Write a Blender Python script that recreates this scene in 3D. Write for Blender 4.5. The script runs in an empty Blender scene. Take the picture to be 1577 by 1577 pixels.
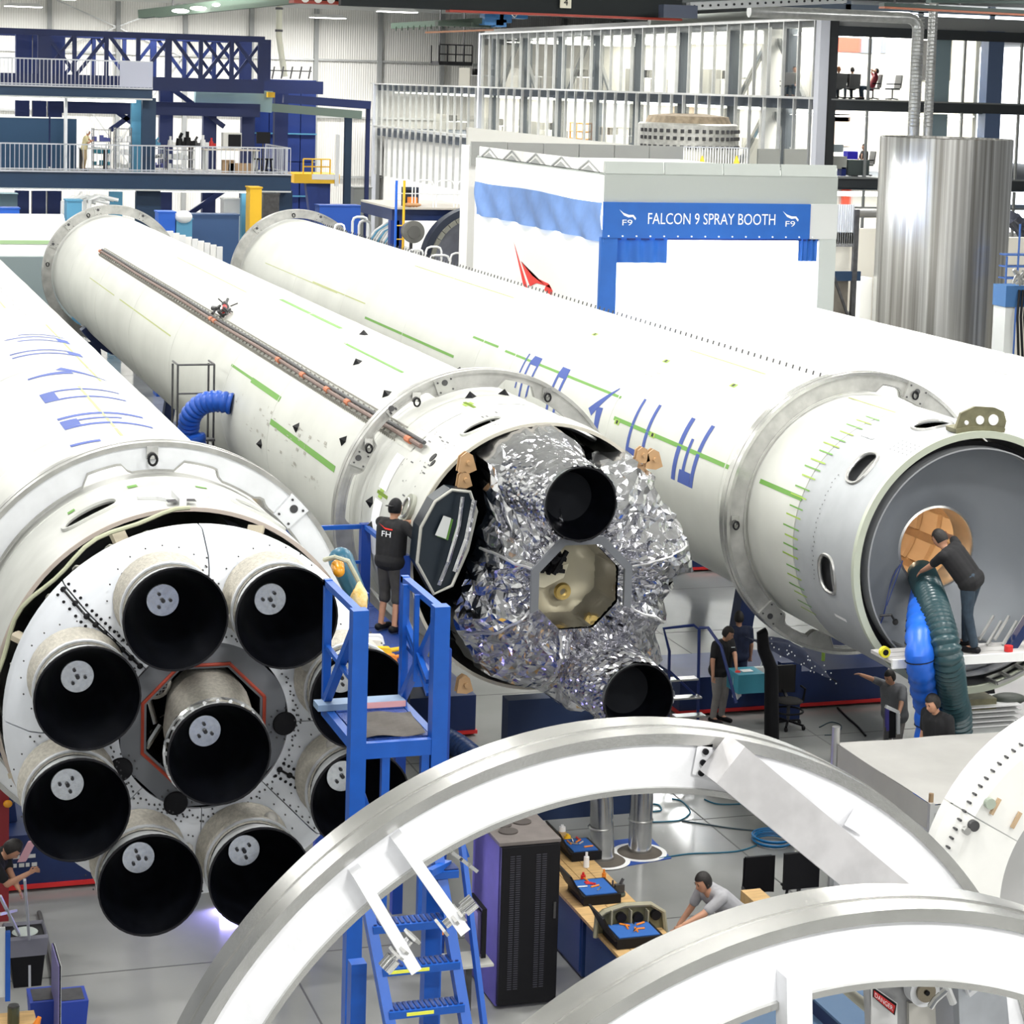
import bpy, bmesh, math, random
from mathutils import Vector, Matrix, noise
rnd = random.Random(7)
PI = math.pi
R = math.radians
C = bpy.context.scene.collection
scn = bpy.context.scene

# ------------------------------------------------------------------ camera
CH = 11.1                                   # eye height above the hall floor
F = 3404.975; PPX = 788.5; PPY = 497.107    # focal length and principal point for a 1577 px frame
MR = Matrix(((0.95135567, -0.00623954, 0.30803158), (-0.30680761, -0.11048127, 0.9453375), (0.02813325, -0.99385862, -0.10702132)))
cam = bpy.data.objects.new('camera', bpy.data.cameras.new('camera'))
C.objects.link(cam); scn.camera = cam
rt, dn, fw = MR.col[0], MR.col[1], MR.col[2]
mw = Matrix((rt, -dn, -fw)).transposed().to_4x4(); mw.translation = (0, 0, CH)
cam.matrix_world = mw
cam.data.sensor_width = 36; cam.data.sensor_fit = 'HORIZONTAL'
cam.data.lens = F / 1577 * 36
cam.data.shift_y = -(788.5 - PPY) / 1577
cam.data.clip_start = .1; cam.data.clip_end = 600

# ------------------------------------------------------------------ world, lights, exposure
world = bpy.data.worlds.new('hall_surroundings'); scn.world = world
world.use_nodes = True
bg = world.node_tree.nodes['Background']; bg.inputs[0].default_value = (.93, .97, 1, 1); bg.inputs[1].default_value = .22
scn.view_settings.view_transform = 'Standard'; scn.view_settings.look = 'None'
scn.view_settings.gamma = 1; scn.view_settings.exposure = 0.0; scn.view_settings.use_curve_mapping = False
LAMP_W = 245          # each row lamp of the hall roof
try: scn.cycles.max_bounces = 6; scn.cycles.diffuse_bounces = 3; scn.cycles.glossy_bounces = 4; scn.cycles.transmission_bounces = 6; scn.cycles.transparent_max_bounces = 8
except Exception: pass
try: scn.cycles.sample_clamp_indirect = 6
except Exception: pass
lamp_spots = [(x, y) for y in (-12, 0, 14, 26, 38, 50, 62, 76, 92, 110, 128, 146) for x in (-6, 4, 14, 24, 34)]  # row behind the camera added as front light for near faces; overhead row boosted
lamp_lights = []
for (x, y) in lamp_spots:
    l = bpy.data.lights.new('roof_lamp_light', 'AREA'); l.shape = 'RECTANGLE'; l.size = 2.4; l.size_y = 1.0; l.energy = LAMP_W * (2.3 if y in (-12, 0) else 1.0 if y < 60 else 1.2 if y < 100 else 3.2) * (.5 if x < 10 and 10 < y < 32 else 1.7 if x == 14 and 10 < y < 32 else 1); l.color = (1, .985, .95)
    o = bpy.data.objects.new('roof_lamp_light', l); o.location = (x, y, 15.15); C.objects.link(o); lamp_lights.append(o)

def ray(px, py):
    return MR @ Vector(((px - PPX) / F, (py - PPY) / F, 1))
def at_y(px, py, Y):
    r = ray(px, py); return Vector((0, 0, CH)) + r * (Y / r.y)
def at_x(px, py, X):
    r = ray(px, py); return Vector((0, 0, CH)) + r * (X / r.x)
def at_z(px, py, z=0.0):
    r = ray(px, py); return Vector((0, 0, CH)) + r * ((z - CH) / r.z)

# ------------------------------------------------------------------ materials
MATS = {}
def mat(name, col, rough=.5, metal=0.0, var=0.0, vs=3.0, bump=0.0, bs=40.0, stretch=None, coat=0.0, emit=None, estr=1.0, aniso=0.0, col2=None):
    if name in MATS: return MATS[name]
    m = bpy.data.materials.new(name); m.use_nodes = True; MATS[name] = m
    nt = m.node_tree; b = nt.nodes['Principled BSDF']
    b.inputs['Base Color'].default_value = (*col, 1); b.inputs['Roughness'].default_value = rough; b.inputs['Metallic'].default_value = metal
    if coat: b.inputs['Coat Weight'].default_value = coat; b.inputs['Coat Roughness'].default_value = .15
    if aniso: b.inputs['Anisotropic'].default_value = aniso
    if emit: b.inputs['Emission Color'].default_value = (*emit, 1); b.inputs['Emission Strength'].default_value = estr
    if var or bump or col2:
        tc = nt.nodes.new('ShaderNodeTexCoord'); mp = nt.nodes.new('ShaderNodeMapping'); nt.links.new(tc.outputs['Object'], mp.inputs[0])
        if stretch: mp.inputs['Scale'].default_value = stretch
        if var or col2:
            n = nt.nodes.new('ShaderNodeTexNoise'); n.inputs['Scale'].default_value = vs; n.inputs['Detail'].default_value = 5; nt.links.new(mp.outputs[0], n.inputs[0])
            rp = nt.nodes.new('ShaderNodeValToRGB'); rp.color_ramp.elements[0].position = .35; rp.color_ramp.elements[1].position = .65
            c2 = col2 or tuple(min(1, c * (1 - var)) for c in col)
            rp.color_ramp.elements[0].color = (*c2, 1); rp.color_ramp.elements[1].color = (*col, 1)
            nt.links.new(n.outputs[0], rp.inputs[0]); nt.links.new(rp.outputs[0], b.inputs['Base Color'])
        if bump:
            n = nt.nodes.new('ShaderNodeTexNoise'); n.inputs['Scale'].default_value = bs; nt.links.new(mp.outputs[0], n.inputs[0])
            bp = nt.nodes.new('ShaderNodeBump'); bp.inputs['Strength'].default_value = bump; bp.inputs['Distance'].default_value = .02
            nt.links.new(n.outputs[0], bp.inputs['Height']); nt.links.new(bp.outputs[0], b.inputs['Normal'])
    return m
primer = mat('pale_primer', (.60, .61, .57), .46, .0, .10, .8, .04, 6)
primer2 = mat('skirt_primer', (.56, .57, .535), .42, .0, .12, 2.2, .04, 12)
whitep = mat('white_paint', (.83, .84, .84), .4, 0, .05, 1.5)
wgrey = mat('light_grey_paint', (.60, .62, .61), .5, 0, .06, 1)
ringm = mat('grey_milled_metal', (.50, .50, .48), .36, .55, .28, 3.5, .08, 25)
ringside = mat('polished_rim_metal', (.62, .62, .60), .22, .85, .15, 5, .03, 60)
ringweb = mat('bright_scuffed_aluminium', (.90, .91, .94), .5, .1, .12, 5.5, .08, 20)
ringdark = mat('dull_cast_metal', (.38, .38, .37), .5, .5, .25, 5, .1, 20)
green = mat('green_tape', (.13, .32, .05), .6)
greenp = mat('yellow_green_tape', (.30, .46, .06), .6)
bluel = mat('blue_mask_film', (.045, .085, .33), .7)
black = mat('black_plastic', (.008, .008, .010), .5)
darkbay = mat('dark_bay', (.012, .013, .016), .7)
nozz = mat('black_nozzle_coating', (.0025, .003, .005), .38, 0, .6, 8)
nozzw = mat('white_nozzle_shroud', (.70, .72, .74), .35, .2, .12, 6)
boot = mat('tan_fibre_boot', (.60, .57, .50), .85, 0, .25, 30, .5, 120)
plug = mat('spun_aluminium_disc', (.80, .83, .88), .25, .9, .2, 30, aniso=.5)
steel = mat('plain_steel', (.55, .55, .54), .32, .9, .1, 5)
chrome = mat('bright_chrome', (.8, .8, .8), .12, 1.0)
dsteel = mat('dark_steel', (.10, .10, .105), .45, .6, .3, 8)
redl = mat('red_sealant', (.45, .06, .03), .6)
orange = mat('orange_plastic', (.75, .22, .02), .5)
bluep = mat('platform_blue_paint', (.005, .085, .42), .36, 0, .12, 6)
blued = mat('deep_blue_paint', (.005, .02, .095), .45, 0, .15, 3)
bluem = mat('mezzanine_blue_paint', (.008, .035, .085), .5, 0, .1, 1)
bluet = mat('truss_blue_paint', (.005, .017, .10), .5, 0, .12, 1)
bluelt = mat('light_blue_column_paint', (.10, .33, .52), .5)
bluebox = mat('cobalt_panel_paint', (.007, .035, .22), .5, 0, .2, .8)
yellow = mat('yellow_paint', (.85, .50, .02), .5)
yel2 = mat('yellow_label', (.78, .80, .08), .6)
grail = mat('grey_railing', (.52, .54, .58), .45, .3)
skin = mat('skin', (.52, .27, .17), .55, 0, .08, 12)
hairm = mat('dark_hair', (.012, .009, .008), .6, 0, .3, 40, .3, 80)
shirtb = mat('black_cotton', (.010, .010, .012), .9, 0, .3, 12)
greysh = mat('grey_cotton', (.17, .175, .19), .9, 0, .12, 10)
lgreysh = mat('light_grey_cotton', (.36, .36, .38), .9, 0, .1, 10)
khaki = mat('grey_khaki', (.28, .26, .25), .9, 0, .15, 10)
shorts = mat('charcoal_twill', (.055, .052, .05), .9, 0, .2, 10)
denim = mat('dark_denim', (.03, .05, .075), .9, 0, .25, 14)
whitec = mat('white_paper', (.85, .85, .85), .8)
wood = mat('pale_plywood', (.62, .40, .17), .6, 0, .25, 3, 0, 1, (1, 8, 1))
woodlt = mat('tan_board', (.55, .40, .25), .7, 0, .2, 5)
olive = mat('olive_primer', (.20, .19, .11), .5, .1, .3, 8)
tealbox = mat('teal_plastic', (.05, .28, .38), .5)
navy = mat('navy_cloth', (.012, .02, .055), .85, 0, .3, 10)
red = mat('red_paint', (.60, .02, .02), .45)
tarp = mat('grey_tarpaulin', (.33, .325, .31), .7, 0, .08, 2, .25, 4)
glassm = mat('office_glass', (.9, .95, .95), .03)
b_ = glassm.node_tree.nodes['Principled BSDF']; b_.inputs['Transmission Weight'].default_value = 1.0; b_.inputs['IOR'].default_value = 1.02; b_.inputs['Alpha'].default_value = .25
galv = mat('galvanised_stud', (.55, .56, .56), .4, .6, .1, 3)
colm = mat('dark_grey_column', (.085, .10, .115), .6)
cream = mat('cream_wall', (.80, .77, .68), .7, 0, .05, .3)
whitew = mat('white_wall', (.88, .88, .86), .7)
parap = mat('grey_parapet', (.36, .37, .36), .7, 0, .08, .6)
boothm = mat('pale_grey_cladding', (.40, .43, .41), .6)
bluecl = mat('blue_banner_cloth', (.010, .11, .44), .55, 0, .1, 2)
bluecl2 = mat('blue_side_cloth', (.16, .30, .66), .5, 0, .25, 1.2, .5, 3)
lettm = mat('white_lettering', (.88, .90, .92), .5)
redm = mat('red_emblem', (.80, .03, .02), .5)
purple = mat('violet_panel', (.12, .10, .42), .55, 0, .2, 3)
ducta = mat('galvanised_duct', (.50, .51, .51), .3, .75, .2, 6)
hosed = mat('dark_green_hose', (.020, .055, .065), .28)
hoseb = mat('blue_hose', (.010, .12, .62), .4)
hoseb2 = mat('navy_blue_hose', (.006, .07, .40), .4)
cable = mat('teal_cable', (.01, .12, .20), .5)
coilm = mat('blue_air_line', (.01, .20, .50), .4)
cardb = mat('cardboard', (.42, .28, .16), .8)

for m_, v_ in ((nozz, .12), (black, .2), (darkbay, .05)): m_.node_tree.nodes['Principled BSDF'].inputs['Specular IOR Level'].default_value = v_
def special():
    # floor: pale sealed concrete with joint lines
    m = mat('sealed_floor', (.50, .52, .51), .14); nt = m.node_tree; b = nt.nodes['Principled BSDF']
    tc = nt.nodes.new('ShaderNodeTexCoord')
    n = nt.nodes.new('ShaderNodeTexNoise'); n.inputs['Scale'].default_value = .35; n.inputs['Detail'].default_value = 6; nt.links.new(tc.outputs['Object'], n.inputs[0])
    rp = nt.nodes.new('ShaderNodeValToRGB'); rp.color_ramp.elements[0].color = (.25, .255, .25, 1); rp.color_ramp.elements[1].color = (.36, .365, .355, 1); rp.color_ramp.elements[0].position = .3; rp.color_ramp.elements[1].position = .7
    nt.links.new(n.outputs[0], rp.inputs[0]); nt.links.new(rp.outputs[0], b.inputs['Base Color'])
    # corrugated wall sheet
    m = mat('ribbed_wall_sheet', (.50, .50, .49), .55); nt = m.node_tree; b = nt.nodes['Principled BSDF']
    tc = nt.nodes.new('ShaderNodeTexCoord'); w = nt.nodes.new('ShaderNodeTexWave'); w.wave_type = 'BANDS'; w.bands_direction = 'X'; w.inputs['Scale'].default_value = 1.9
    nt.links.new(tc.outputs['Object'], w.inputs[0]); bp = nt.nodes.new('ShaderNodeBump'); bp.inputs['Strength'].default_value = .6; bp.inputs['Distance'].default_value = .03
    nt.links.new(w.outputs[1], bp.inputs['Height']); nt.links.new(bp.outputs[0], b.inputs['Normal'])
    rp = nt.nodes.new('ShaderNodeValToRGB'); rp.color_ramp.elements[0].color = (.72, .71, .68, 1); rp.color_ramp.elements[1].color = (.84, .83, .80, 1)
    nt.links.new(w.outputs[1], rp.inputs[0]); nt.links.new(rp.outputs[0], b.inputs['Base Color'])
    # crumpled foil
    m = mat('silver_foil', (.62, .62, .66), .12, 1.0); nt = m.node_tree; b = nt.nodes['Principled BSDF']
    tc = nt.nodes.new('ShaderNodeTexCoord'); mp = nt.nodes.new('ShaderNodeMapping'); mp.inputs['Scale'].default_value = (1, .5, 1); nt.links.new(tc.outputs['Object'], mp.inputs[0])
    v = nt.nodes.new('ShaderNodeTexVoronoi'); v.inputs['Scale'].default_value = 3.5; v.feature = 'F1'
    nz = nt.nodes.new('ShaderNodeTexNoise'); nz.inputs['Scale'].default_value = 4; nz.inputs['Detail'].default_value = 4; nz.inputs['Distortion'].default_value = 1.5
    nt.links.new(mp.outputs[0], v.inputs[0]); nt.links.new(mp.outputs[0], nz.inputs[0])
    ad = nt.nodes.new('ShaderNodeMath'); ad.operation = 'ADD'; nt.links.new(v.outputs[0], ad.inputs[0]); nt.links.new(nz.outputs[0], ad.inputs[1])
    bp = nt.nodes.new('ShaderNodeBump'); bp.inputs['Strength'].default_value = .14; bp.inputs['Distance'].default_value = .05
    nt.links.new(ad.outputs[0], bp.inputs['Height']); nt.links.new(bp.outputs[0], b.inputs['Normal'])
    # vertical tank: brushed stainless with vertical streaks
    m = mat('streaked_stainless', (.5, .5, .48), .28, .95); nt = m.node_tree; b = nt.nodes['Principled BSDF']
    tc = nt.nodes.new('ShaderNodeTexCoord'); mp = nt.nodes.new('ShaderNodeMapping'); mp.inputs['Scale'].default_value = (3.5, 3.5, .03); nt.links.new(tc.outputs['Object'], mp.inputs[0])
    nz = nt.nodes.new('ShaderNodeTexNoise'); nz.inputs['Scale'].default_value = 2; nz.inputs['Detail'].default_value = 7; nt.links.new(mp.outputs[0], nz.inputs[0])
    rp = nt.nodes.new('ShaderNodeValToRGB'); rp.color_ramp.elements[0].color = (.30, .29, .27, 1); rp.color_ramp.elements[1].color = (.72, .72, .70, 1); rp.color_ramp.elements[0].position = .35; rp.color_ramp.elements[1].position = .62
    nt.links.new(nz.outputs[0], rp.inputs[0]); nt.links.new(rp.outputs[0], b.inputs['Base Color'])
    bp = nt.nodes.new('ShaderNodeBump'); bp.inputs['Strength'].default_value = .5; bp.inputs['Distance'].default_value = .03
    nt.links.new(nz.outputs[0], bp.inputs['Height']); nt.links.new(bp.outputs[0], b.inputs['Normal'])
special()
floorm, wallm, foil, tankm = MATS['sealed_floor'], MATS['ribbed_wall_sheet'], MATS['silver_foil'], MATS['streaked_stainless']

# ------------------------------------------------------------------ mesh builder
class MB:
    def __init__(s): s.v = []; s.f = []
    def add(s, vs, fs):
        n = len(s.v); s.v += [tuple(q) for q in vs]; s.f += [tuple(i + n for i in q) for q in fs]; return s
    def box(s, x0, x1, y0, y1, z0, z1):
        return s.add([(x0, y0, z0), (x1, y0, z0), (x1, y1, z0), (x0, y1, z0), (x0, y0, z1), (x1, y0, z1), (x1, y1, z1), (x0, y1, z1)],
                     [(0, 3, 2, 1), (4, 5, 6, 7), (0, 1, 5, 4), (1, 2, 6, 5), (2, 3, 7, 6), (3, 0, 4, 7)])
    def cbox(s, c, sx, sy, sz): return s.box(c[0]-sx/2, c[0]+sx/2, c[1]-sy/2, c[1]+sy/2, c[2]-sz/2, c[2]+sz/2)
    def frame8(s, bot, top):
        return s.add(list(bot) + list(top), [(0, 3, 2, 1), (4, 5, 6, 7), (0, 1, 5, 4), (1, 2, 6, 5), (2, 3, 7, 6), (3, 0, 4, 7)])
    def beam(s, p0, p1, w, h=None, up=(0, 0, 1)):
        p0 = Vector(p0); p1 = Vector(p1); h = h or w; d = (p1 - p0)
        if d.length < 1e-6: return s
        d.normalize(); u = Vector(up)
        if abs(d.dot(u)) > .98: u = Vector((0, 1, 0))
        a = d.cross(u).normalized(); b = a.cross(d).normalized(); a *= w / 2; b *= h / 2
        return s.frame8([p0 - a - b, p0 + a - b, p1 + a - b, p1 - a - b], [p0 - a + b, p0 + a + b, p1 + a + b, p1 - a + b])
    def cyl(s, p0, p1, r0, r1=None, n=12, caps=True):
        p0 = Vector(p0); p1 = Vector(p1); r1 = r0 if r1 is None else r1; d = (p1 - p0).normalized()
        u = Vector((0, 0, 1)) if abs(d.z) < .9 else Vector((1, 0, 0)); a = d.cross(u).normalized(); b = a.cross(d)
        vs = [p0 + (a * math.cos(2*PI*i/n) + b * math.sin(2*PI*i/n)) * r0 for i in range(n)] + [p1 + (a * math.cos(2*PI*i/n) + b * math.sin(2*PI*i/n)) * r1 for i in range(n)]
        fs = [(i, (i+1) % n, n + (i+1) % n, n + i) for i in range(n)]
        if caps: fs += [tuple(range(n-1, -1, -1)), tuple(range(n, 2*n))]
        return s.add(vs, fs)
    def tube(s, path, r, n=8, caps=True):
        path = [Vector(q) for q in path]; rs = r if isinstance(r, (list, tuple)) else [r] * len(path)
        vs = []; pa = None
        for i, q in enumerate(path):
            d = (path[min(i+1, len(path)-1)] - path[max(i-1, 0)]).normalized()
            if pa is None:
                u = Vector((0, 0, 1)) if abs(d.z) < .9 else Vector((1, 0, 0)); a = d.cross(u).normalized()
            else: a = (pa - d * pa.dot(d)).normalized()
            pa = a; b = d.cross(a)
            vs += [q + (a * math.cos(2*PI*k/n) + b * math.sin(2*PI*k/n)) * rs[i] for k in range(n)]
        fs = []
        for i in range(len(path) - 1):
            for k in range(n): fs.append((i*n + k, i*n + (k+1) % n, (i+1)*n + (k+1) % n, (i+1)*n + k))
        if caps: fs += [tuple(range(n-1, -1, -1)), tuple((len(path)-1)*n + k for k in range(n))]
        return s.add(vs, fs)
    def capsule(s, p0, p1, r0, r1=None, n=12, m=4):
        p0 = Vector(p0); p1 = Vector(p1); r1 = r0 if r1 is None else r1; d = p1 - p0
        if d.length < 1e-5: d = Vector((0, 0, 1e-4))
        d.normalize(); path = []; rs = []
        for i in range(m): t = (i + .25) / m * PI / 2; path.append(p0 - d * r0 * math.cos(t)); rs.append(r0 * math.sin(t))
        path.append(p0); rs.append(r0); path.append(p1 if (p1 - p0).length > 1e-5 else p0 + d * 1e-4); rs.append(r1)
        for i in range(m - 1, -1, -1): t = (i + .25) / m * PI / 2; path.append(p1 + d * r1 * math.cos(t)); rs.append(r1 * math.sin(t))
        return s.tube(path, rs, n)
    def ell(s, c, rx, ry, rz, rot=None, n=16, m=10):
        c = Vector(c); vs = []; fs = []
        for i in range(m + 1):
            t = PI * min(max(i / m, .004), .996)
            for k in range(n):
                p = Vector((rx * math.sin(t) * math.cos(2*PI*k/n), ry * math.sin(t) * math.sin(2*PI*k/n), rz * math.cos(t)))
                if rot: p = rot @ p
                vs.append(c + p)
        for i in range(m):
            for k in range(n): fs.append((i*n + k, (i+1)*n + k, (i+1)*n + (k+1) % n, i*n + (k+1) % n))
        fs += [tuple(range(n)), tuple(m*n + k for k in range(n-1, -1, -1))]
        return s.add(vs, fs)
    def lathe(s, c, prof, n=48, axis='Y', a0=0.0, a1=360.0, closed=False):
        # prof: (radius, position along axis); c = centre (axis position added)
        full = abs(a1 - a0) >= 359.9; nn = n if full else n + 1; vs = []
        for (r, t) in prof:
            for k in range(nn):
                a = R(a0 + (a1 - a0) * k / n)
                if axis == 'Y': vs.append((c[0] + r * math.cos(a), c[1] + t, c[2] + r * math.sin(a)))
                else: vs.append((c[0] + r * math.cos(a), c[1] + r * math.sin(a), c[2] + t))
        fs = []; L = len(prof)
        for i in range(L if closed else L - 1):
            j = (i + 1) % L
            for k in range(n):
                k2 = (k + 1) % nn
                fs.append((i*nn + k, j*nn + k, j*nn + k2, i*nn + k2))
        if not full and closed:
            fs += [tuple(i*nn for i in range(L)), tuple(i*nn + n for i in range(L-1, -1, -1))]
        return s.add(vs, fs)
    def grid(s, fn, nu, nv, skip=None):
        n = len(s.v)
        for i in range(nu + 1):
            for j in range(nv + 1): s.v.append(tuple(fn(i / nu, j / nv)))
        for i in range(nu):
            for j in range(nv):
                if skip and skip((i + .5) / nu, (j + .5) / nv): continue
                a = n + i * (nv + 1) + j; s.f.append((a, a + 1, a + nv + 2, a + nv + 1))
        return s
    def prism(s, poly, f3, depth):
        # poly 2D; f3 maps (u, v, w) to 3D; thickness along w
        n = len(poly); vs = [f3(u, v, 0) for u, v in poly] + [f3(u, v, depth) for u, v in poly]
        fs = [tuple(range(n-1, -1, -1)), tuple(range(n, 2*n))] + [(i, (i+1) % n, n + (i+1) % n, n + i) for i in range(n)]
        return s.add(vs, fs)
    def build(s, name, m, parent=None, smooth=False, kind=None, label=None, world=True):
        if parent is not None and kind is None and name not in KEEP and len(s.f) < 20000:
            cs = comps(s)
            if len(cs) > 14: kind = 'stuff'
            elif len(cs) > 1:
                for c in cs[1:]: c.build(name, m, parent, smooth, 'x', label, world)
                s = cs[0]
        if kind == 'x': kind = None
        me = bpy.data.meshes.new(name); vs = s.v
        if parent is not None and world and parent.get('_w'):
            L = wloc(parent); vs = [(x - L[0], y - L[1], z - L[2]) for x, y, z in s.v]
        loc = None
        if parent is None and vs:
            xs = [q[0] for q in vs]; ys = [q[1] for q in vs]; zs = [q[2] for q in vs]
            loc = ((min(xs) + max(xs)) / 2, (min(ys) + max(ys)) / 2, min(zs)); vs = [(x - loc[0], y - loc[1], z - loc[2]) for x, y, z in vs]
        me.from_pydata(vs, [], s.f); me.update()
        if smooth:
            me.polygons.foreach_set('use_smooth', [True] * len(me.polygons))
            try: me.set_sharp_from_angle(angle=R(38))
            except Exception: pass
        if m: me.materials.append(m)
        o = bpy.data.objects.new(name, me); C.objects.link(o)
        if loc: o.location = loc; o['_w'] = 1
        if parent is not None:
            o.parent = parent
            if parent.get('_w'): o['_w'] = 1
        if kind: o['kind'] = kind
        if label: o['label'] = label
        return o
KEEP = {'body', 'shirt', 'trousers', 'shoes', 'foil_blanket', 'hoist_fitting', 'shackle', 'dome_fitting', 'hook', 'glass', 'exhaust_mesh', 'hatch_dial'}
def comps(mb):
    p = list(range(len(mb.v)))
    def find(i):
        while p[i] != i: p[i] = p[p[i]]; i = p[i]
        return i
    for f in mb.f:
        a = find(f[0])
        for j in f[1:]:
            b = find(j)
            if a != b: p[b] = a
    g = {}
    for f in mb.f: g.setdefault(find(f[0]), []).append(f)
    if len(g) < 2: return [mb]
    out = []
    for fs in list(g.values()):
        c = MB(); idx = {}
        for f in fs:
            for i in f:
                if i not in idx: idx[i] = len(c.v); c.v.append(mb.v[i])
            c.f.append(tuple(idx[i] for i in f))
        out.append(c)
        if len(out) > 14: break
    return out
def wloc(o):
    L = Vector(o.location)
    while o.parent: o = o.parent; L += Vector(o.location)
    return L
def thing(name, label, cat, loc=(0, 0, 0), rz=0.0, group=None, w=True):
    o = bpy.data.objects.new(name, None); C.objects.link(o); o.empty_display_size = .2
    o.location = loc; o.rotation_euler = (0, 0, rz); o['label'] = label; o['category'] = cat
    if w and rz == 0: o['_w'] = 1
    if group: o['group'] = group
    return o
def tag(o, label, cat, group=None):
    o['label'] = label; o['category'] = cat
    if group: o['group'] = group
    return o
def struct(o): o['kind'] = 'structure'; return o
KIDS = {}
def dup(root, loc, rz=None, label=None, group=None, scale=None):
    r = root.copy(); C.objects.link(r); r.location = loc
    if rz is not None: r.rotation_euler = (0, 0, rz)
    if label: r['label'] = label
    if group: r['group'] = group
    if scale: r.scale = scale
    for ch in list(root.children):
        c = ch.copy(); C.objects.link(c); c.parent = r
        for g in list(ch.children):
            d = g.copy(); C.objects.link(d); d.parent = c
    return r
def text_part(txt, size, f3, m, parent, name='lettering', depth=.004, font=None, width=None):
    cu = bpy.data.curves.new('t', 'FONT'); cu.body = txt; cu.size = size; cu.resolution_u = 3; cu.align_x = 'CENTER'; cu.align_y = 'CENTER'
    to = bpy.data.objects.new('t', cu); C.objects.link(to)
    dg = bpy.context.evaluated_depsgraph_get(); me = bpy.data.meshes.new_from_object(to.evaluated_get(dg))
    vs = [v.co.copy() for v in me.vertices]; fs = [tuple(p.vertices) for p in me.polygons]
    bpy.data.objects.remove(to); bpy.data.curves.remove(cu); bpy.data.meshes.remove(me)
    if not vs: return None
    xs = [v.x for v in vs]; w = max(xs) - min(xs); sx = (width / w) if width else 1
    b = MB(); b.add([f3(v.x * sx, v.y, depth) for v in vs], fs)
    return b.build(name, m, parent)
def rail_panel(b, bt, p0, p1, h, step=.12, r=.012, midposts=1.5, z=0):
    # posts + bars between two points: b top/bottom rails and posts, bt the balusters
    p0 = Vector(p0); p1 = Vector(p1); L = (p1 - p0).length; d = (p1 - p0) / L
    b.beam(p0 + Vector((0, 0, h)), p1 + Vector((0, 0, h)), .05); b.beam(p0 + Vector((0, 0, .1)), p1 + Vector((0, 0, .1)), .035)
    n = max(1, round(L / midposts))
    for i in range(n + 1): q = p0 + d * (L * i / n); b.beam(q, q + Vector((0, 0, h)), .05)
# ------------------------------------------------------------------ setting
def floor_z(): return 0
fb = MB(); fb.box(-25, 75, -20, 154, -.3, 0); fl = struct(fb.build('floor', floorm))
jb = MB()
for i in range(-4, 14):
    x = i * 3.66 + 2.2; jb.box(x - .012, x + .012, -5, 150, 0, .0025)
for i in range(0, 40):
    y = i * 3.66 + 1.0; jb.box(-20, 60, y - .012, y + .012, 0, .0025)
jb.build('floor_joint', mat('dark_joint', (.10, .10, .10), .7), fl, kind='stuff')
# back wall: ribbed sheets between posts
wb = thing('wall_back', '', 'wall'); del wb['label'], wb['category']; wb['kind'] = 'structure'; wb.location = (20, 153, 0)
for i in range(22):
    x0 = -25 + i * 4.6
    MB().box(x0 + .06, x0 + 4.54, 153.1 + .02 * (i % 2), 153.25, 0, 16.2).build('wall_panel', wallm, wb)
for i in range(23):
    x0 = -25 + i * 4.6; MB().box(x0 - .14, x0 + .14, 152.7, 153.1, 0, 16.2).build('wall_post', mat('wall_post_grey', (.30, .31, .31), .6), wb)
for z in (4.2, 8.4, 12.4): MB().box(-25, 75, 152.85, 153.0, z, z + .14).build('wall_girt', galv, wb)
bb = MB()
for x0 in (-10, 3, 16.4):
    for z0, z1 in ((12.4, 16.1), (0, 12.4)):
        bb.beam((x0, 152.8, z0), (x0 + 9, 152.8, z1), .09); bb.beam((x0 + 9, 152.8, z0), (x0, 152.8, z1), .09)
bb.build('wall_brace', galv, wb)
# ceiling deck with purlins
ce = struct(MB().box(-25, 75, -20, 154, 16.2, 16.4).build('ceiling', mat('white_roof_deck', (.78, .78, .75), .7)))
pb = MB()
for i in range(14): pb.box(-25, 75, 2 + i * 11 - .12, 2 + i * 11 + .12, 15.75, 16.2)
pb.build('roof_beam', mat('roof_steel_white', (.62, .63, .62), .6), ce)
# far right side of the hall: bright open yard door in a wall
wr = thing('wall_right', '', 'wall'); del wr['label'], wr['category']; wr['kind'] = 'structure'; wr.location = (58, 60, 0)
MB().box(58, 58.4, 108, 154, 0, 16.2).build('wall_panel', whitew, wr)
MB().box(58, 58.4, 40, 108, 0, 4.4).build('wall_base', mat('cream_block_wall', (.62, .60, .54), .8, 0, .1, 1), wr)

# roof lamps, added front row included: housing + diffuser, with their own light
em = mat('lit_lamp_diffuser', (1, 1, 1), .5, emit=(1, .99, .95), estr=14)
for i, ((x, y), lo) in enumerate(zip(lamp_spots, lamp_lights)):
    if i == 0:
        lt = thing('roof_lamp', 'long white roof lamp hanging under the hall ceiling', 'lamp', (x, y, 15.2), group='lamps under the hall roof')
        b = MB(); b.frame8([(x-1.25, y-.55, 15.2), (x+1.25, y-.55, 15.2), (x+1.25, y+.55, 15.2), (x-1.25, y+.55, 15.2)], [(x-.9, y-.3, 15.42), (x+.9, y-.3, 15.42), (x+.9, y+.3, 15.42), (x-.9, y+.3, 15.42)])
        b.build('housing', whitep, lt)
        MB().box(x-1.15, x+1.15, y-.45, y+.45, 15.17, 15.2).build('diffuser', em, lt)
        b = MB()
        for sx in (-.8, .8): b.cyl((x+sx, y, 15.4), (x+sx, y, 16.2), .02, n=5)
        b.build('hanger', steel, lt); cur = lt
    else: cur = dup(lt, (x, y, 15.2))
    lo.location = (0, 0, -.06); lo.parent = cur

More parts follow.
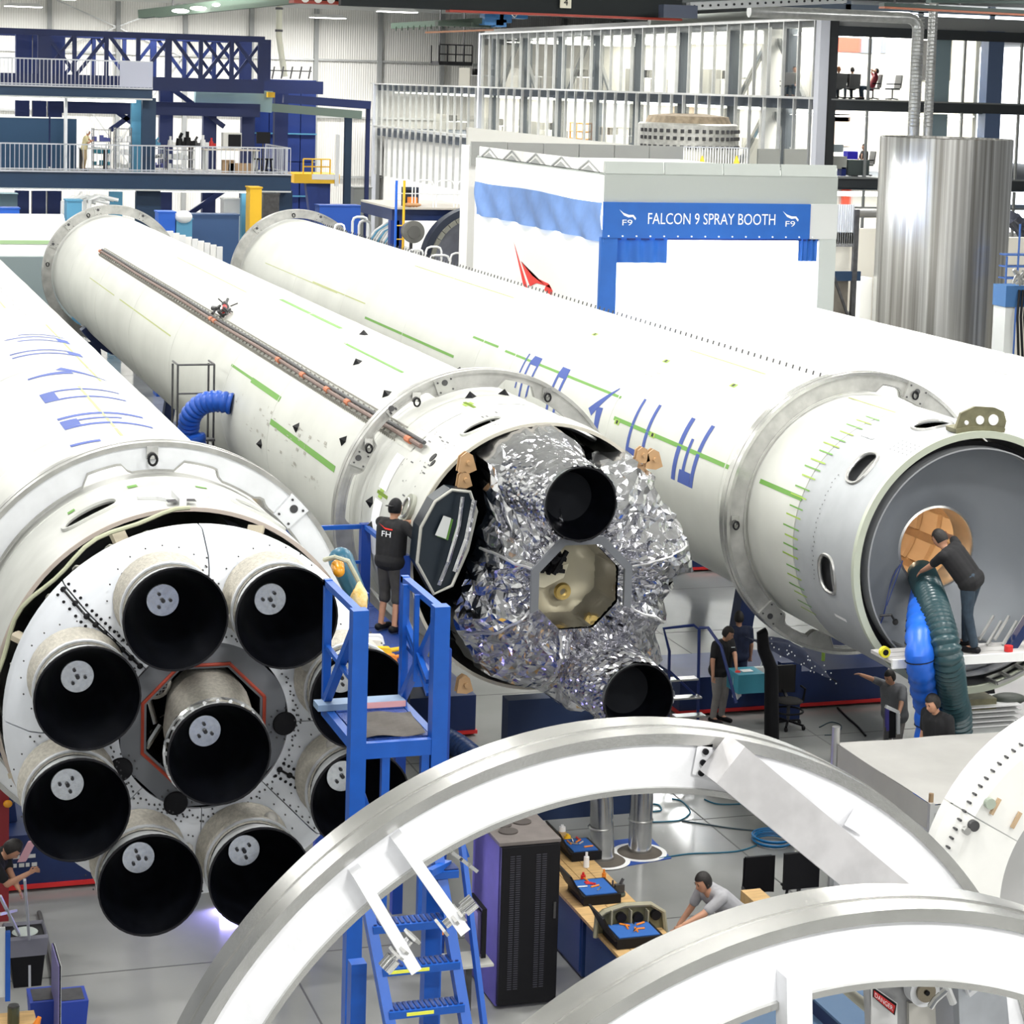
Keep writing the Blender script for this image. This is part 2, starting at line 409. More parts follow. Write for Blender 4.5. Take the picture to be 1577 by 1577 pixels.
# ------------------------------------------------------------------ handling rings
def pocket(b, c, R0, R1, a0, a1, y, t=.03):
    b.lathe((c[0], y, c[1]), [(R0, 0), (R1, 0), (R1, -t), (R0, -t)], 10, 'Y', a0, a1, closed=True)
def ring(label, x, z, yn, Ro=2.18, dep=.28, wr=.27, face=None, side=None, gaps=(), plates=(), shackles=(), group=None, n=120, ri=None, holes=()):
    t = thing('handling_ring', label, 'ring', (x, yn, z - Ro), group=group); face = face or ringm; side = side or ringside
    MB().lathe((x, yn, z), [(Ro, 0), (Ro, dep), (Ro - .05, dep), (Ro - .05, .03), (Ro - .05, 0)], n, closed=True).build('outer_rim', side, t, smooth=True)
    MB().lathe((x, yn, z), [(Ro + .006, dep*.45), (Ro + .006, dep*.55), (Ro - .01, dep*.55), (Ro - .01, dep*.45)], n, closed=True).build('rim_rib', side, t, smooth=True)
    ri0 = Ro - wr if ri is None else ri
    def inner(a):
        r = ri0
        for (g0, g1, dr) in gaps:
            d = (a - g0) % 360; w = g1 - g0
            if d < w:
                e = min(d, w - d) / 3.0; e = min(1, e); r = max(r, ri0 + dr * (e*e*(3-2*e)))
        return r
    b = MB(); N = 240
    for k in range(N):
        a0, a1 = 360 * k / N, 360 * (k + 1) / N; q = []
        for a in (a0, a1):
            ri_ = inner(a); c_, s_ = math.cos(R(a)), math.sin(R(a))
            for rr, yy in ((Ro - .05, yn + .02), (Ro - .05, yn + .06), (ri_, yn + .06), (ri_, yn + .02)): q.append((x + rr * c_, yy, z + rr * s_))
        b.add(q, [(0, 3, 7, 4), (1, 5, 6, 2), (2, 6, 7, 3)])
    b.build('web', face, t)
    b = MB()
    for k in range(N):
        a0, a1 = 360 * k / N, 360 * (k + 1) / N; q = []
        for a in (a0, a1):
            ri_ = inner(a); c_, s_ = math.cos(R(a)), math.sin(R(a))
            for rr, yy in ((ri_, yn), (ri_ + .025, yn), (ri_ + .025, yn + .12), (ri_, yn + .12)): q.append((x + rr * c_, yy, z + rr * s_))
        b.add(q, [(0, 4, 5, 1), (0, 3, 7, 4), (1, 5, 6, 2)])
    b.build('inner_lip', side, t)
    for (a0, a1) in plates:
        b = MB(); b.lathe((x, yn, z), [(inner((a0+a1)/2) + .01, -.035), (Ro - .015, -.035), (Ro - .015, .03), (inner((a0+a1)/2) + .01, .03)], 8, 'Y', a0, a1, closed=True)
        pl = b.build('joint_plate', face, t)
        b = MB()
        for aa in (a0 + 1.2, a1 - 1.2):
            for rr in (inner((a0+a1)/2) + .05, Ro - .06): b.cyl((x + rr*math.cos(R(aa)), yn - .05, z + rr*math.sin(R(aa))), (x + rr*math.cos(R(aa)), yn - .03, z + rr*math.sin(R(aa))), .014, n=8)
        am = R((a0+a1)/2); rm = (inner((a0+a1)/2) + Ro) / 2
        b.cyl((x + (rm+.04)*math.cos(am), yn - .045, z + (rm+.04)*math.sin(am)), (x + (rm+.04)*math.cos(am), yn - .03, z + (rm+.04)*math.sin(am)), .045, n=14)
        b.build('bolt', dsteel, pl)
    for a in shackles:
        c_, s_ = math.cos(R(a)), math.sin(R(a)); rm = Ro - .13
        P = Vector((x + rm*c_, yn - .01, z + rm*s_))
        pl = MB().cbox(P + Vector((0, 0, .02)), .12, .03, .14).build('lug_plate', ringside, t)
        pts = [P + Vector((.045*math.sin(q), -.05, -.05 + .06*math.cos(q))) for q in [2*PI*k/14 for k in range(15)]]
        MB().tube(pts, .014, 6).build('shackle', black, pl, smooth=True)
    for k in range(0): pass
    return t
def cyl_pt(x, z, Rr, y, a): return (x + Rr*math.cos(R(a)), y, z + Rr*math.sin(R(a)))
def patch(b, x, z, c4, Rr=1.834, n=8, m=2):
    # c4: four (Y, angle) corners in order; bilinear, subdivided along the angle
    (y0, a0), (y1, a1), (y2, a2), (y3, a3) = c4
    def fn(u, v):
        ya = y0 + (y1-y0)*u; aa = a0 + (a1-a0)*u; yb = y3 + (y2-y3)*u; ab = a3 + (a2-a3)*u
        return cyl_pt(x, z, Rr, ya + (yb-ya)*v, aa + (ab-aa)*v)
    b.grid(fn, n, m); return b
def strip(b, x, z, y0, y1, a, w, Rr=1.834):
    da = math.degrees(w / 2 / 1.83); return patch(b, x, z, [(y0, a-da), (y1, a-da), (y1, a+da), (y0, a+da)], Rr, 1, 2)
def letters(root, x, z, yo, a_open, a_close, names='ECAPS', m=bluel):
    # masked lettering running along the tube; t=0 at the open end, 1 at the closed end of each glyph
    def A(t): return a_open + (a_close - a_open) * t
    def q(b, pts): patch(b, x, z, [(yo + y, A(t)) for y, t in pts], 1.8345, 10, 2)
    for ch in names:
        b = MB()
        if ch == 'E':
            q(b, [(.80, 0), (.80, 1), (.96, 1), (.96, 0)]); q(b, [(0, 0), (.06, 1), (.20, 1), (.14, 0)])
            q(b, [(.20, .8), (.20, 1), (.68, 1), (.66, .8)]); q(b, [(.45, .3), (.45, .82), (.57, .82), (.55, .3)])
        elif ch == 'C':
            q(b, [(2.28, 0), (2.25, .85), (2.38, .85), (2.40, 0)]); q(b, [(2.98, 0), (2.95, .85), (3.08, .85), (3.08, 0)])
            q(b, [(2.25, .82), (2.28, 1), (3.05, 1), (3.08, .82)])
        elif ch == 'A':
            q(b, [(4.28, 0), (4.98, .6), (5.22, .5), (4.30, -.02)]); q(b, [(4.55, .40), (4.50, 1), (4.63, 1), (4.85, .42)])
        elif ch == 'P':
            q(b, [(6.85, .1), (6.85, 1), (6.97, 1), (6.98, .1)]); q(b, [(7.25, .1), (7.25, 1), (7.37, 1), (7.37, .1)])
            q(b, [(6.9, 0), (6.86, .2), (7.37, .2), (7.33, 0)]); q(b, [(6.85, .82), (6.88, 1), (7.35, 1), (7.37, .82)]) if a_open > 100 and False else None
        elif ch == 'S':
            q(b, [(8.52, .1), (8.55, .75), (8.65, .8), (8.62, .1)]); q(b, [(8.98, .1), (8.95, .9), (9.05, .95), (9.08, .1)])
            q(b, [(8.55, 0), (8.52, .18), (9.08, .18), (9.0, 0)]); q(b, [(9.3, 0), (9.3, .7), (9.38, .7), (9.38, 0)])
        elif ch == 'X':
            q(b, [(-1.75, .55), (-1.65, 1), (-1.50, 1), (-1.60, .55)])
        b.build('painted_letter', m, root, smooth=True)

def barrel(root, x, z, y0, y1, m=primer, Ro=1.83, name='tank_barrel', windows=(), inner=False, n=96):
    b = MB()
    if not windows:
        prof = [(Ro - .02, 0), (Ro, .005), (Ro, y1 - y0 - .005), (Ro - .02, y1 - y0)]
        b.lathe((x, y0, z), prof, n)
        if inner: b.lathe((x, y0, z), [(Ro - .03, 0), (Ro - .03, y1 - y0)], n); b.lathe((x, y0, z), [(Ro - .02, 0), (Ro - .03, 0)], n)
    else:
        na = 420; ny = max(6, int((y1 - y0) / .03))
        def fn(u, v): return cyl_pt(x, z, Ro, y0 + (y1-y0)*v, 360*u)
        def sk(u, v):
            y = y0 + (y1-y0)*v; a = 360*u
            for (wy, wa, hy, ha) in windows:
                da = ((a - wa + 180) % 360 - 180) * R(1) * 1.83
                if (abs(y - wy)/hy)**2.6 + (abs(da)/ha)**2.6 < 1: return True
            return False
        b.grid(fn, na, ny, sk)
        if inner: b.lathe((x, y0, z), [(Ro, 0), (Ro - .03, 0)], n)
    o = b.build(name, m, root, smooth=True)
    for (wy, wa, hy, ha) in windows:
        path = []
        for k in range(33):
            t = 2*PI*k/32; c_, s_ = math.cos(t), math.sin(t); rr = (abs(c_)**2.6 + abs(s_)**2.6) ** (-1/2.6)
            path.append(cyl_pt(x, z, Ro + .002, wy + hy*rr*c_, wa + math.degrees(ha*rr*s_/1.83)))
        w = MB().tube(path, .028, 6).build('window_frame', steel if inner else primer2, root, smooth=True)
        b = MB(); patch(b, x, z, [(wy-hy, wa - math.degrees(ha/1.83)), (wy+hy, wa - math.degrees(ha/1.83)), (wy+hy, wa + math.degrees(ha/1.83)), (wy-hy, wa + math.degrees(ha/1.83))], Ro - .22, 4, 4)
        b.build('window_recess', mat('recess_grey', (.30, .32, .33), .5) if inner else darkbay, w)
        b = MB(); b.tube([cyl_pt(x, z, Ro - .08, wy, wa + math.degrees(ha/1.83)*s) for s in (-1, -.5, 0, .5, 1)], .03, 8)
        if not inner: b.tube([cyl_pt(x, z, Ro - .10, wy + hy*.5, wa + math.degrees(ha/1.83)*s) for s in (-1, -.5, 0, .5, 1)], .02, 8)
        b.build('recess_bar', steel, w, smooth=True)
    return o
def weld(root, x, z, ys, w=.05):
    for y in ys: MB().lathe((x, y, z), [(1.829, -w/2), (1.836, -w/3), (1.836, w/3), (1.829, w/2)], 96).build('weld_band', mat('weld_grey', (.60, .61, .57), .35, .1, .1, 3), root, smooth=True)
def marks(root, x, z, pts, m=black, name='mark', s=.05):
    b = MB()
    for (y, a, w, h) in pts: da = math.degrees(h/2/1.83); patch(b, x, z, [(y-w/2, a-da), (y+w/2, a-da), (y+w/2, a+da), (y-w/2, a+da)], 1.8365, 2, 1)
    return b.build(name, m, root)

X1, Z1, X2, Z2, X3, Z3, X4, Z4 = 3.609, 5.06, 9.516, 4.796, 15.359, 4.751, 21.2, 4.575

# ---- first stage (left): nine engines
def engine(px, py, Yx, idx, root, x=None, z=None, foilb=False):
    P = at_y(px, py, Yx) if px is not None else Vector((x, Yx, z))
    c = (P.x, Yx, P.z)
    e = MB().lathe(c, [(.462, 0), (.470, 0), (.470, .03), (.452, .10), (.42, .26), (.36, .46), (.29, .62), (.21, .74), (.20, .78)], 40).build('engine_bell', nozzw, root, smooth=True)
    MB().lathe(c, [(.462, 0), (.44, .10), (.405, .26), (.345, .44), (.27, .60), (.19, .70), (.15, .76)], 40).build('bell_lining', nozz, e, smooth=True)
    MB().lathe(c, [(.458, -.004), (.473, -.004), (.473, .02), (.458, .02)], 40, closed=True).build('bell_rim', black, e, smooth=True)
    MB().lathe(c, [(0.001, .745), (.148, .745), (.148, .77), (.001, .77)], 30).build('throat_plug', plug, e, smooth=True)
    b = MB()
    for k in range(3): a = 2*PI*k/3 + idx; b.cyl((c[0] + .07*math.cos(a), Yx + .72, c[2] + .07*math.sin(a)), (c[0] + .07*math.cos(a), Yx + .746, c[2] + .07*math.sin(a)), .016, n=7)
    b.cyl((c[0], Yx + .71, c[2]), (c[0], Yx + .746, c[2]), .02, n=8)
    b.build('plug_bolt', dsteel, e)
    return e, c
def stage1():
    x, z = X1, Z1
    t = thing('rocket_stage', 'pale rocket stage at the left with nine black engine bells and blue lettering on top', 'rocket stage', (x, 19.2, z - 1.83))
    barrel(t, x, z, 23.0, 68.0)
    barrel(t, x, z, 21.3, 23.0, primer2, windows=[(22.1, 116.4, .21, .30), (22.1, 60, .21, .30)], name='aft_skirt')
    weld(t, x, z, (26.3, 32.0, 38.2, 44.0, 50.0, 56.0, 62.0))
    weld(t, x, z, (22.98,), .06)
    letters(t, x, z, 26.62, 73.5, 107, 'ECAPS'); letters(t, x, z, 27.2, 85, 109, 'X')
    for y0, y1, a in ((30.7, 37.8, 77), (25.7, 29.9, 89.7), (40, 47, 92), (50, 58, 80)):
        b = MB(); strip(b, x, z, y0, y1, a, .04); b.build('green_tape', mat('olive_tape', (.40, .44, .16), .6), t)
    marks(t, x, z, [(22.6, 100, .12, .10), (22.55, 121, .10, .08), (22.5, 78, .08, .12)], green, 'green_tape')
    marks(t, x, z, [(39 + i * .8, 84 + (i % 3), .3, .012) for i in range(8)], dsteel, 'panel_tick')
    # skirt edge frames and dark gap
    MB().lathe((x, 21.28, z), [(1.83, 0), (1.83, .05), (1.79, .05), (1.79, 0)], 96, closed=True).build('skirt_edge', mat('edge_pink', (.52, .45, .40), .6), t, smooth=True)
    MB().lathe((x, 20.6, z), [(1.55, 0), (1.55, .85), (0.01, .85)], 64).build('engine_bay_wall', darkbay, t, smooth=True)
    b = MB()
    for k in range(26):
        a = 40 + k * 12.3; r0 = 1.60 + .08 * rnd.random(); q = [cyl_pt(x, z, r0 + .07*math.sin(s*PI), 20.85 + .25*s*rnd.uniform(.8, 1.1), a + 5*s) for s in (0, .25, .5, .75, 1)]
        b.tube(q, .014, 6)
    b.build('bay_hose', mat('grey_hose', (.45, .45, .40), .5), t, smooth=True)
    b = MB()
    for k in range(8):
        a = 22.5 + 45 * k
        b.beam(cyl_pt(x, z, 1.58, 20.95, a), cyl_pt(x, z, 1.79, 21.1, a), .16, .05)
    b.build('bay_bracket', mat('tan_bracket', (.45, .40, .30), .6), t)
    # hoist fitting on the skirt near the top
    b = MB(); b.beam(cyl_pt(x, z, 1.86, 21.35, 90), cyl_pt(x, z, 1.86, 21.85, 90), .07, .09)
    for s in (-1, 1):
        b.beam(cyl_pt(x, z, 1.845, 21.45, 90), cyl_pt(x, z, 1.845, 21.9, 90 + 7*s), .05, .04); b.beam(cyl_pt(x, z, 1.845, 21.75, 90 + 4*s), cyl_pt(x, z, 1.845, 21.95, 90 + 11*s), .04, .03)
    b.build('hoist_fitting', whitep, t)
    b = MB()
    for s in (-1, 1): b.add([cyl_pt(x, z, 1.87, 21.38, 90 + 1.4*s), cyl_pt(x, z, 1.87, 21.38, 90 + 4.4*s), cyl_pt(x, z, 1.87, 21.53, 90 + 4.4*s), cyl_pt(x, z, 1.87, 21.53, 90 + 1.4*s)], [(0, 1, 2, 3)])
    b.build('fitting_pad', black, t)
    # heat shield panels
    def sector(a0, a1):
        b = MB(); prof = [(.80, 0), (1.50, -.0), (1.60, .06), (1.78, .40), (1.79, .46), (1.79, .66), (1.75, .66), (1.75, .47), (1.56, .12), (.80, .05)]
        b.lathe((x, 20.02, z), prof, 12, 'Y', a0 + .25, a1 - .25, closed=True); return b
    for k in range(8):
        p = sector(-1 + 45 * k, 44 + 45 * k).build('heat_shield_panel', mat('heat_shield_white', (.72, .75, .80), .42, 0, .08, 3), t, smooth=True)
        a = R(21.5 + 45 * k); b = MB()
        for s in range(5): aa = a + R(-6 + 3*s); rr = [.024, .02, .034, .042, .03][s] * .8; b.cyl((x + 1.62*math.cos(aa), 20.06, z + 1.62*math.sin(aa)), (x + 1.62*math.cos(aa), 20.2, z + 1.62*math.sin(aa)), rr, n=12)
        b.build('port', black, p)
        b = MB()
        for s in range(9): rr = .92 + s * .085; b.cyl((x + rr*math.cos(R(45*k)), 20.005, z + rr*math.sin(R(45*k))), (x + rr*math.cos(R(45*k)), 20.02, z + rr*math.sin(R(45*k))), .010, n=6)
        for s in range(14):
            aa = R(45*k + s*3.2); rr = .86 + .02 * (s % 2); b.cyl((x + rr*math.cos(aa), 20.005, z + rr*math.sin(aa)), (x + rr*math.cos(aa), 20.025, z + rr*math.sin(aa)), .010, n=6)
        b.build('rivet', dsteel, p)
    # two bolted black seams
    for aa in (135, -33):
        b = MB(); pts = []
        for s in range(17):
            rr = .86 + s * .058; pts.append((x + rr*math.cos(R(aa)) , 20.0 + max(0, rr - 1.58)*2.0, z + rr*math.sin(R(aa))))
        b.tube(pts, .012, 6)
        for s, q in enumerate(pts):
            if s % 2 == 0: b.ell(q, .03, .015, .03, n=8, m=4)
            for sg in (-1, 1):
                o_ = Vector((-math.sin(R(aa)), 0, math.cos(R(aa)))) * .07 * sg; b.ell(Vector(q) + o_, .016, .01, .016, n=6, m=4)
        b.build('bolted_seam', black, t, smooth=True)
    MB().lathe((x, 20.04, z), [(.58, .02), (.84, .01), (.84, .06), (.58, .06)], 8, a0=22.5, a1=382.5, closed=True).build('centre_plate', mat('mid_grey_plate', (.17, .18, .20), .5), t)
    b = MB(); b.tube([(x + .62*math.cos(R(22.5 + 45*k)), 20.05, z + .62*math.sin(R(22.5 + 45*k))) for k in range(9)], .018, 6); b.build('seal_strip', redl, t)
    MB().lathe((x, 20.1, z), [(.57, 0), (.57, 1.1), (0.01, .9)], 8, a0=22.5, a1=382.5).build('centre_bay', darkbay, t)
    b = MB()
    for k in range(30):
        p = Vector((x + rnd.uniform(-.5, .45), 20.25 + rnd.random()*.5, z + rnd.uniform(-.5, .5))); q = p + Vector((rnd.uniform(-.2, .2), rnd.uniform(-.2, .2), rnd.uniform(-.25, .25)))
        b.cyl(p, q, rnd.choice([.012, .02, .035]), n=7)
    b.build('plumbing', chrome, t, smooth=True)
    # round meshed exhaust in the centre bay
    q = at_y(239, 1053, 20.2); e = MB().lathe((q.x, 20.2, q.z), [(.115, 0), (.15, 0), (.17, .05), (.15, .4)], 24).build('exhaust_flange', chrome, t, smooth=True)
    b = MB()
    for k in range(-3, 4):
        h = math.sqrt(max(0, .115**2 - (k*.032)**2)); b.beam((q.x + k*.032, 20.21, q.z - h), (q.x + k*.032, 20.21, q.z + h), .006); b.beam((q.x - h, 20.215, q.z + k*.032), (q.x + h, 20.215, q.z + k*.032), .006)
    b.build('exhaust_mesh', steel, e); MB().cyl((q.x, 20.24, q.z), (q.x, 20.25, q.z), .115, n=20).build('exhaust_back', dsteel, e)
    # open round holes
    for (px, py) in ((439, 1115), (271, 1238), (186, 1186), (300, 900)):
        q = at_y(px, py, 20.0); MB().lathe((q.x, 20.008, q.z), [(.001, 0), (.105, 0), (.115, .01)], 24).build('vent_hole', black, t)
        b = MB()
        for k in range(12): aa = 2*PI*k/12; b.cyl((q.x + .15*math.cos(aa), 20.0, q.z + .15*math.sin(aa)), (q.x + .15*math.cos(aa), 20.018, q.z + .15*math.sin(aa)), .009, n=6)
        b.build('rivet', dsteel, t)
    spots = [(271, 954), (442, 952), (135, 1076), (119, 1248), (232, 1364), (400, 1352), (556, 1233), (555, 1076), (338, 1162)]
    for i, (px, py) in enumerate(spots):
        e, c = engine(px, py, 19.2, i, t)
        if i < 8:
            MB().lathe(c, [(.405, .34), (.43, .36), (.44, .44), (.39, .50), (.385, .58), (.42, .66), (.45, .80)], 36).build('fibre_boot', boot, e, smooth=True)
            MB().lathe(c, [(.43, .33), (.45, .31), (.455, .34), (.44, .37)], 36, closed=True).build('boot_band', nozzw, e, smooth=True)
            b = MB(); a = math.atan2(c[2] - z, c[0] - x) + PI; p = Vector((c[0] + .42*math.cos(a - .8), 19.7, c[2] + .42*math.sin(a - .8))); b.ell(p, .07, .1, .07, n=10, m=6); b.build('boot_lug', mat('lug_grey', (.35, .34, .32), .6), e, smooth=True)
            b = MB()
            for k in range(20): aa = 2*PI*k/20; b.cyl((c[0] + .5*math.cos(aa), 20.005, c[2] + .5*math.sin(aa)), (c[0] + .5*math.cos(aa), 20.018, c[2] + .5*math.sin(aa)), .008, n=6)
            b.build('rivet', dsteel, e)
        else:
            b = MB(); p = [Vector(c) + Vector(v) for v in ((0, .45, 0), (.03, .7, .06), (.06, .95, .14), (.07, 1.2, .18))]
            b.tube(p, [.405, .425, .40, .36], 28, caps=False); b.build('fibre_boot', boot, e, smooth=True)
            b = MB()
            for k in range(24): aa = 2*PI*k/24; b.cyl((c[0] + .462*math.cos(aa), 19.33, c[2] + .462*math.sin(aa)), (c[0] + .462*math.cos(aa), 19.37, c[2] + .462*math.sin(aa)), .02, n=5)
            MB().lathe(c, [(.47, .13), (.49, .15), (.47, .19)], 30).build('boot_band', chrome, e, smooth=True); b.build('band_stud', chrome, e)
    # pale hose looped round the rim
    pts = [cyl_pt(x, z, 1.84 + .03*math.sin(k*.9), 20.95 + .12*math.sin(k*.35), 186 - k*4.2) for k in range(24)]
    MB().tube(pts, .022, 7).build('perimeter_hose', mat('pale_green_hose', (.50, .52, .36), .5), t, smooth=True)
    return t
stage1()
ring('white-faced ring clamped round the left rocket stage just ahead of its engines', X1, Z1, 23.12, face=mat('white_ring_face', (.78, .80, .83), .45, .1, .08, 4), side=ringm,
     gaps=[(68, 84, .11), (98, 114, .11), (50, 56, .05), (150, 170, .1), (200, 225, .1)], shackles=(91,), plates=[(40, 47)], ri=1.86)

# ---- second stage (centre): raceway and foil-wrapped engine section
def stage2():
    x, z = X2, Z2
    t = thing('rocket_stage', 'central rocket stage with long pipe raceway and foil-wrapped engine end', 'rocket stage', (x, 26, z - 1.83))
    barrel(t, x, z, 30.3, 70.8)
    barrel(t, x, z, 27.7, 30.3, primer2, windows=[(28.35, 111.5, .19, .30), (28.3, 66, .19, .30)], name='aft_skirt')
    weld(t, x, z, (31.0, 37.0, 41.3, 47.5, 53.6, 60.0, 66.0)); weld(t, x, z, (30.28,), .1)
    MB().lathe((x, 27.66, z), [(1.83, 0), (1.83, .06), (1.785, .06), (1.785, 0)], 96, closed=True).build('skirt_edge', mat('edge_tan', (.48, .46, .39), .6), t, smooth=True)
    # white tape ribbon and green tape
    for a0, a1 in ((143, 160), (110, 128), (80, 96), (165, 190), (40, 66)):
        b = MB(); patch(b, x, z, [(29.35, a0), (29.75, a0), (29.75, a1), (29.35, a1)], 1.836, 2, 10); b.build('white_film', whitec, t, smooth=True)
    for y0, y1, a, w in ((36.9, 39.4, 153, .1), (39.4, 41.4, 152.5, .05), (32.2, 37.0, 166, .10), (38.8, 44.1, 93.8, .09), (35.3, 37.1, 104.9, .05), (33.2, 35.3, 104.8, .05), (46, 55, 104, .02), (57, 62, 160, .025), (48, 56, 160, .03)):
        b = MB(); strip(b, x, z, y0, y1, a, w); b.build('green_tape', green if w > .04 else mat('olive_tape', (.40, .44, .16), .6), t)
    b = MB()
    for (y, a) in ((29.8, 162), (30.0, 104)):
        for s in (-1, 1): strip(b, x, z, y - .35, y - .15, a + 3*s*.5, .04); strip(b, x, z, y - .6, y - .05, a, .05)
    b.build('green_tape', greenp, t)
    marks(t, x, z, [(33 + rnd.random()*7, 158 + rnd.random()*26, rnd.choice([.02, .14]), rnd.choice([.015, .05])) for i in range(60)], mat('smudge_grey', (.38, .37, .33), .7), 'scuff_mark')
    marks(t, x, z, [(28 + rnd.random()*1.3, rnd.choice([125, 140, 150, 100, 80, 172]) + rnd.random()*8, .02 + .1*(i % 3 == 0), .02) for i in range(46)], dsteel, 'scuff_mark')
    for (y, a) in ((37.8, 88.7), (35.1, 113.5), (32.3, 121.7), (35.1, 160), (37.5, 181), (32.3, 152), (30.19, 98.6), (30.39, 80.9), (33.0, 78), (29.9, 168), (29.7, 178)):
        b = MB(); c = Vector(cyl_pt(x, z, 1.83, y, a)); o = Vector((math.cos(R(a)), 0, math.sin(R(a)))); tg = Vector((-o.z, 0, o.x)); Y_ = Vector((0, 1, 0))
        b.add([c - Y_*.10, c + tg*.09, c + Y_*.10, c - tg*.09, c + o*.09], [(0, 1, 4), (1, 2, 4), (2, 3, 4), (3, 0, 4), (0, 3, 2, 1)]); b.build('black_cleat', black, t)
    # raceway
    b = MB(); patch(b, x, z, [(29.3, 130), (62.6, 132.2), (62.6, 138.8), (29.3, 139.5)], 1.838, 2, 10); rb = b.build('raceway_base', mat('raceway_grey', (.56, .57, .52), .5, 0, .1, 20), t, smooth=True)
    for a, r, m in ((133.8, .030, dsteel), (135.9, .034, mat('brown_pipe', (.20, .13, .11), .45, .3))):
        b = MB(); b.tube([cyl_pt(x, z, 1.91, y, a + .25*math.sin(y*.6)) for y in [28.9 + .6*k for k in range(57)]], r, 8); b.build('raceway_pipe', m, t, smooth=True)
    b = MB()
    for k in range(290):
        y = 30.2 + k * .112
        for a in (130.6, 139.3): b.beam(cyl_pt(x, z, 1.83, y, a), cyl_pt(x, z, 1.90, y, a + (1.2 if a < 135 else -1.2)), .016, .03, (0, 1, 0))
        if k % 3 == 0: b.beam(cyl_pt(x, z, 1.87, y, 132), cyl_pt(x, z, 1.87, y, 138.4), .03, .02, (0, 1, 0))
    b.build('raceway_clip', mat('clip_grey', (.30, .29, .26), .5, .3), t, kind='stuff')
    b = MB()
    for y in (62.4, 44.5, 44.9, 38.2, 36.2, 34.4, 33.0, 29.4, 31): b.lathe((0, 0, 0), [(0.001, 0)], 3) if False else b.cyl(cyl_pt(x, z, 1.91, y, 135.9), cyl_pt(x, z, 1.91, y + .22, 135.9), .05, n=8)
    b.build('pipe_coupling', mat('rust_red', (.52, .16, .07), .5), t, smooth=True)
    # valve cluster beside the raceway
    b = MB()
    for k in range(26):
        c = Vector(cyl_pt(x, z, 1.9 + .05*rnd.random(), 44.3 + rnd.random()*1.0, 122 + rnd.random()*9)); b.cyl(c, c + Vector((rnd.uniform(-.15, .15), rnd.uniform(-.2, .2), rnd.uniform(-.05, .12))), rnd.choice([.015, .03, .05]), n=7)
    b.build('valve_cluster', dsteel, t, smooth=True)
    b = MB(); b.cyl(cyl_pt(x, z, 1.92, 44.6, 128), cyl_pt(x, z, 1.95, 44.9, 125), .05, n=8); b.build('valve_tag', red, t)
    b = MB()
    for (y, a, s) in ((28.4, 136.5, .07), (28.25, 138.5, .05)): b.cyl(cyl_pt(x, z, 1.82, y, a), cyl_pt(x, z, 1.84, y, a), s, n=12)
    b.build('skirt_hole', black, t)
    # round service hatch the worker attends to
    c = Vector(cyl_pt(x, z, 1.83, 28.1, 160)); o = Vector((math.cos(R(160)), 0, math.sin(R(160))))
    MB().cyl(c - o*.02, c + o*.05, .20, n=28).build('service_hatch', mat('hatch_olive', (.30, .31, .26), .5), t, smooth=True)
    b = MB(); b.tube([c + o*.07 + Vector((.13*math.cos(q)*-o.z, .13*math.sin(q), .13*math.cos(q)*o.x)) for q in [2*PI*k/20 for k in range(21)]], .016, 6); b.build('hatch_dial', steel, t, smooth=True)
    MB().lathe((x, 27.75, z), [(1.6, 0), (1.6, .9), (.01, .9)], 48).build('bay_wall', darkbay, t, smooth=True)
    return t
st2 = stage2()
ring('grey cast ring with pocketed plates round the central rocket stage beside the worker', X2, Z2, 30.42, face=ringm, side=ringm, ri=1.92,
     gaps=[(112, 146, .13), (66, 84, .13), (158, 182, .12)], plates=[(103, 111), (150, 157), (128, 133)], shackles=(120, 62, 147))
ring('grey ring round the far end of the central rocket stage by the mezzanine', X2, Z2, 70.1, face=ringm, side=ringm, ri=1.90, plates=[(128, 135), (100, 106), (60, 66), (150, 156)], shackles=(112, 170))

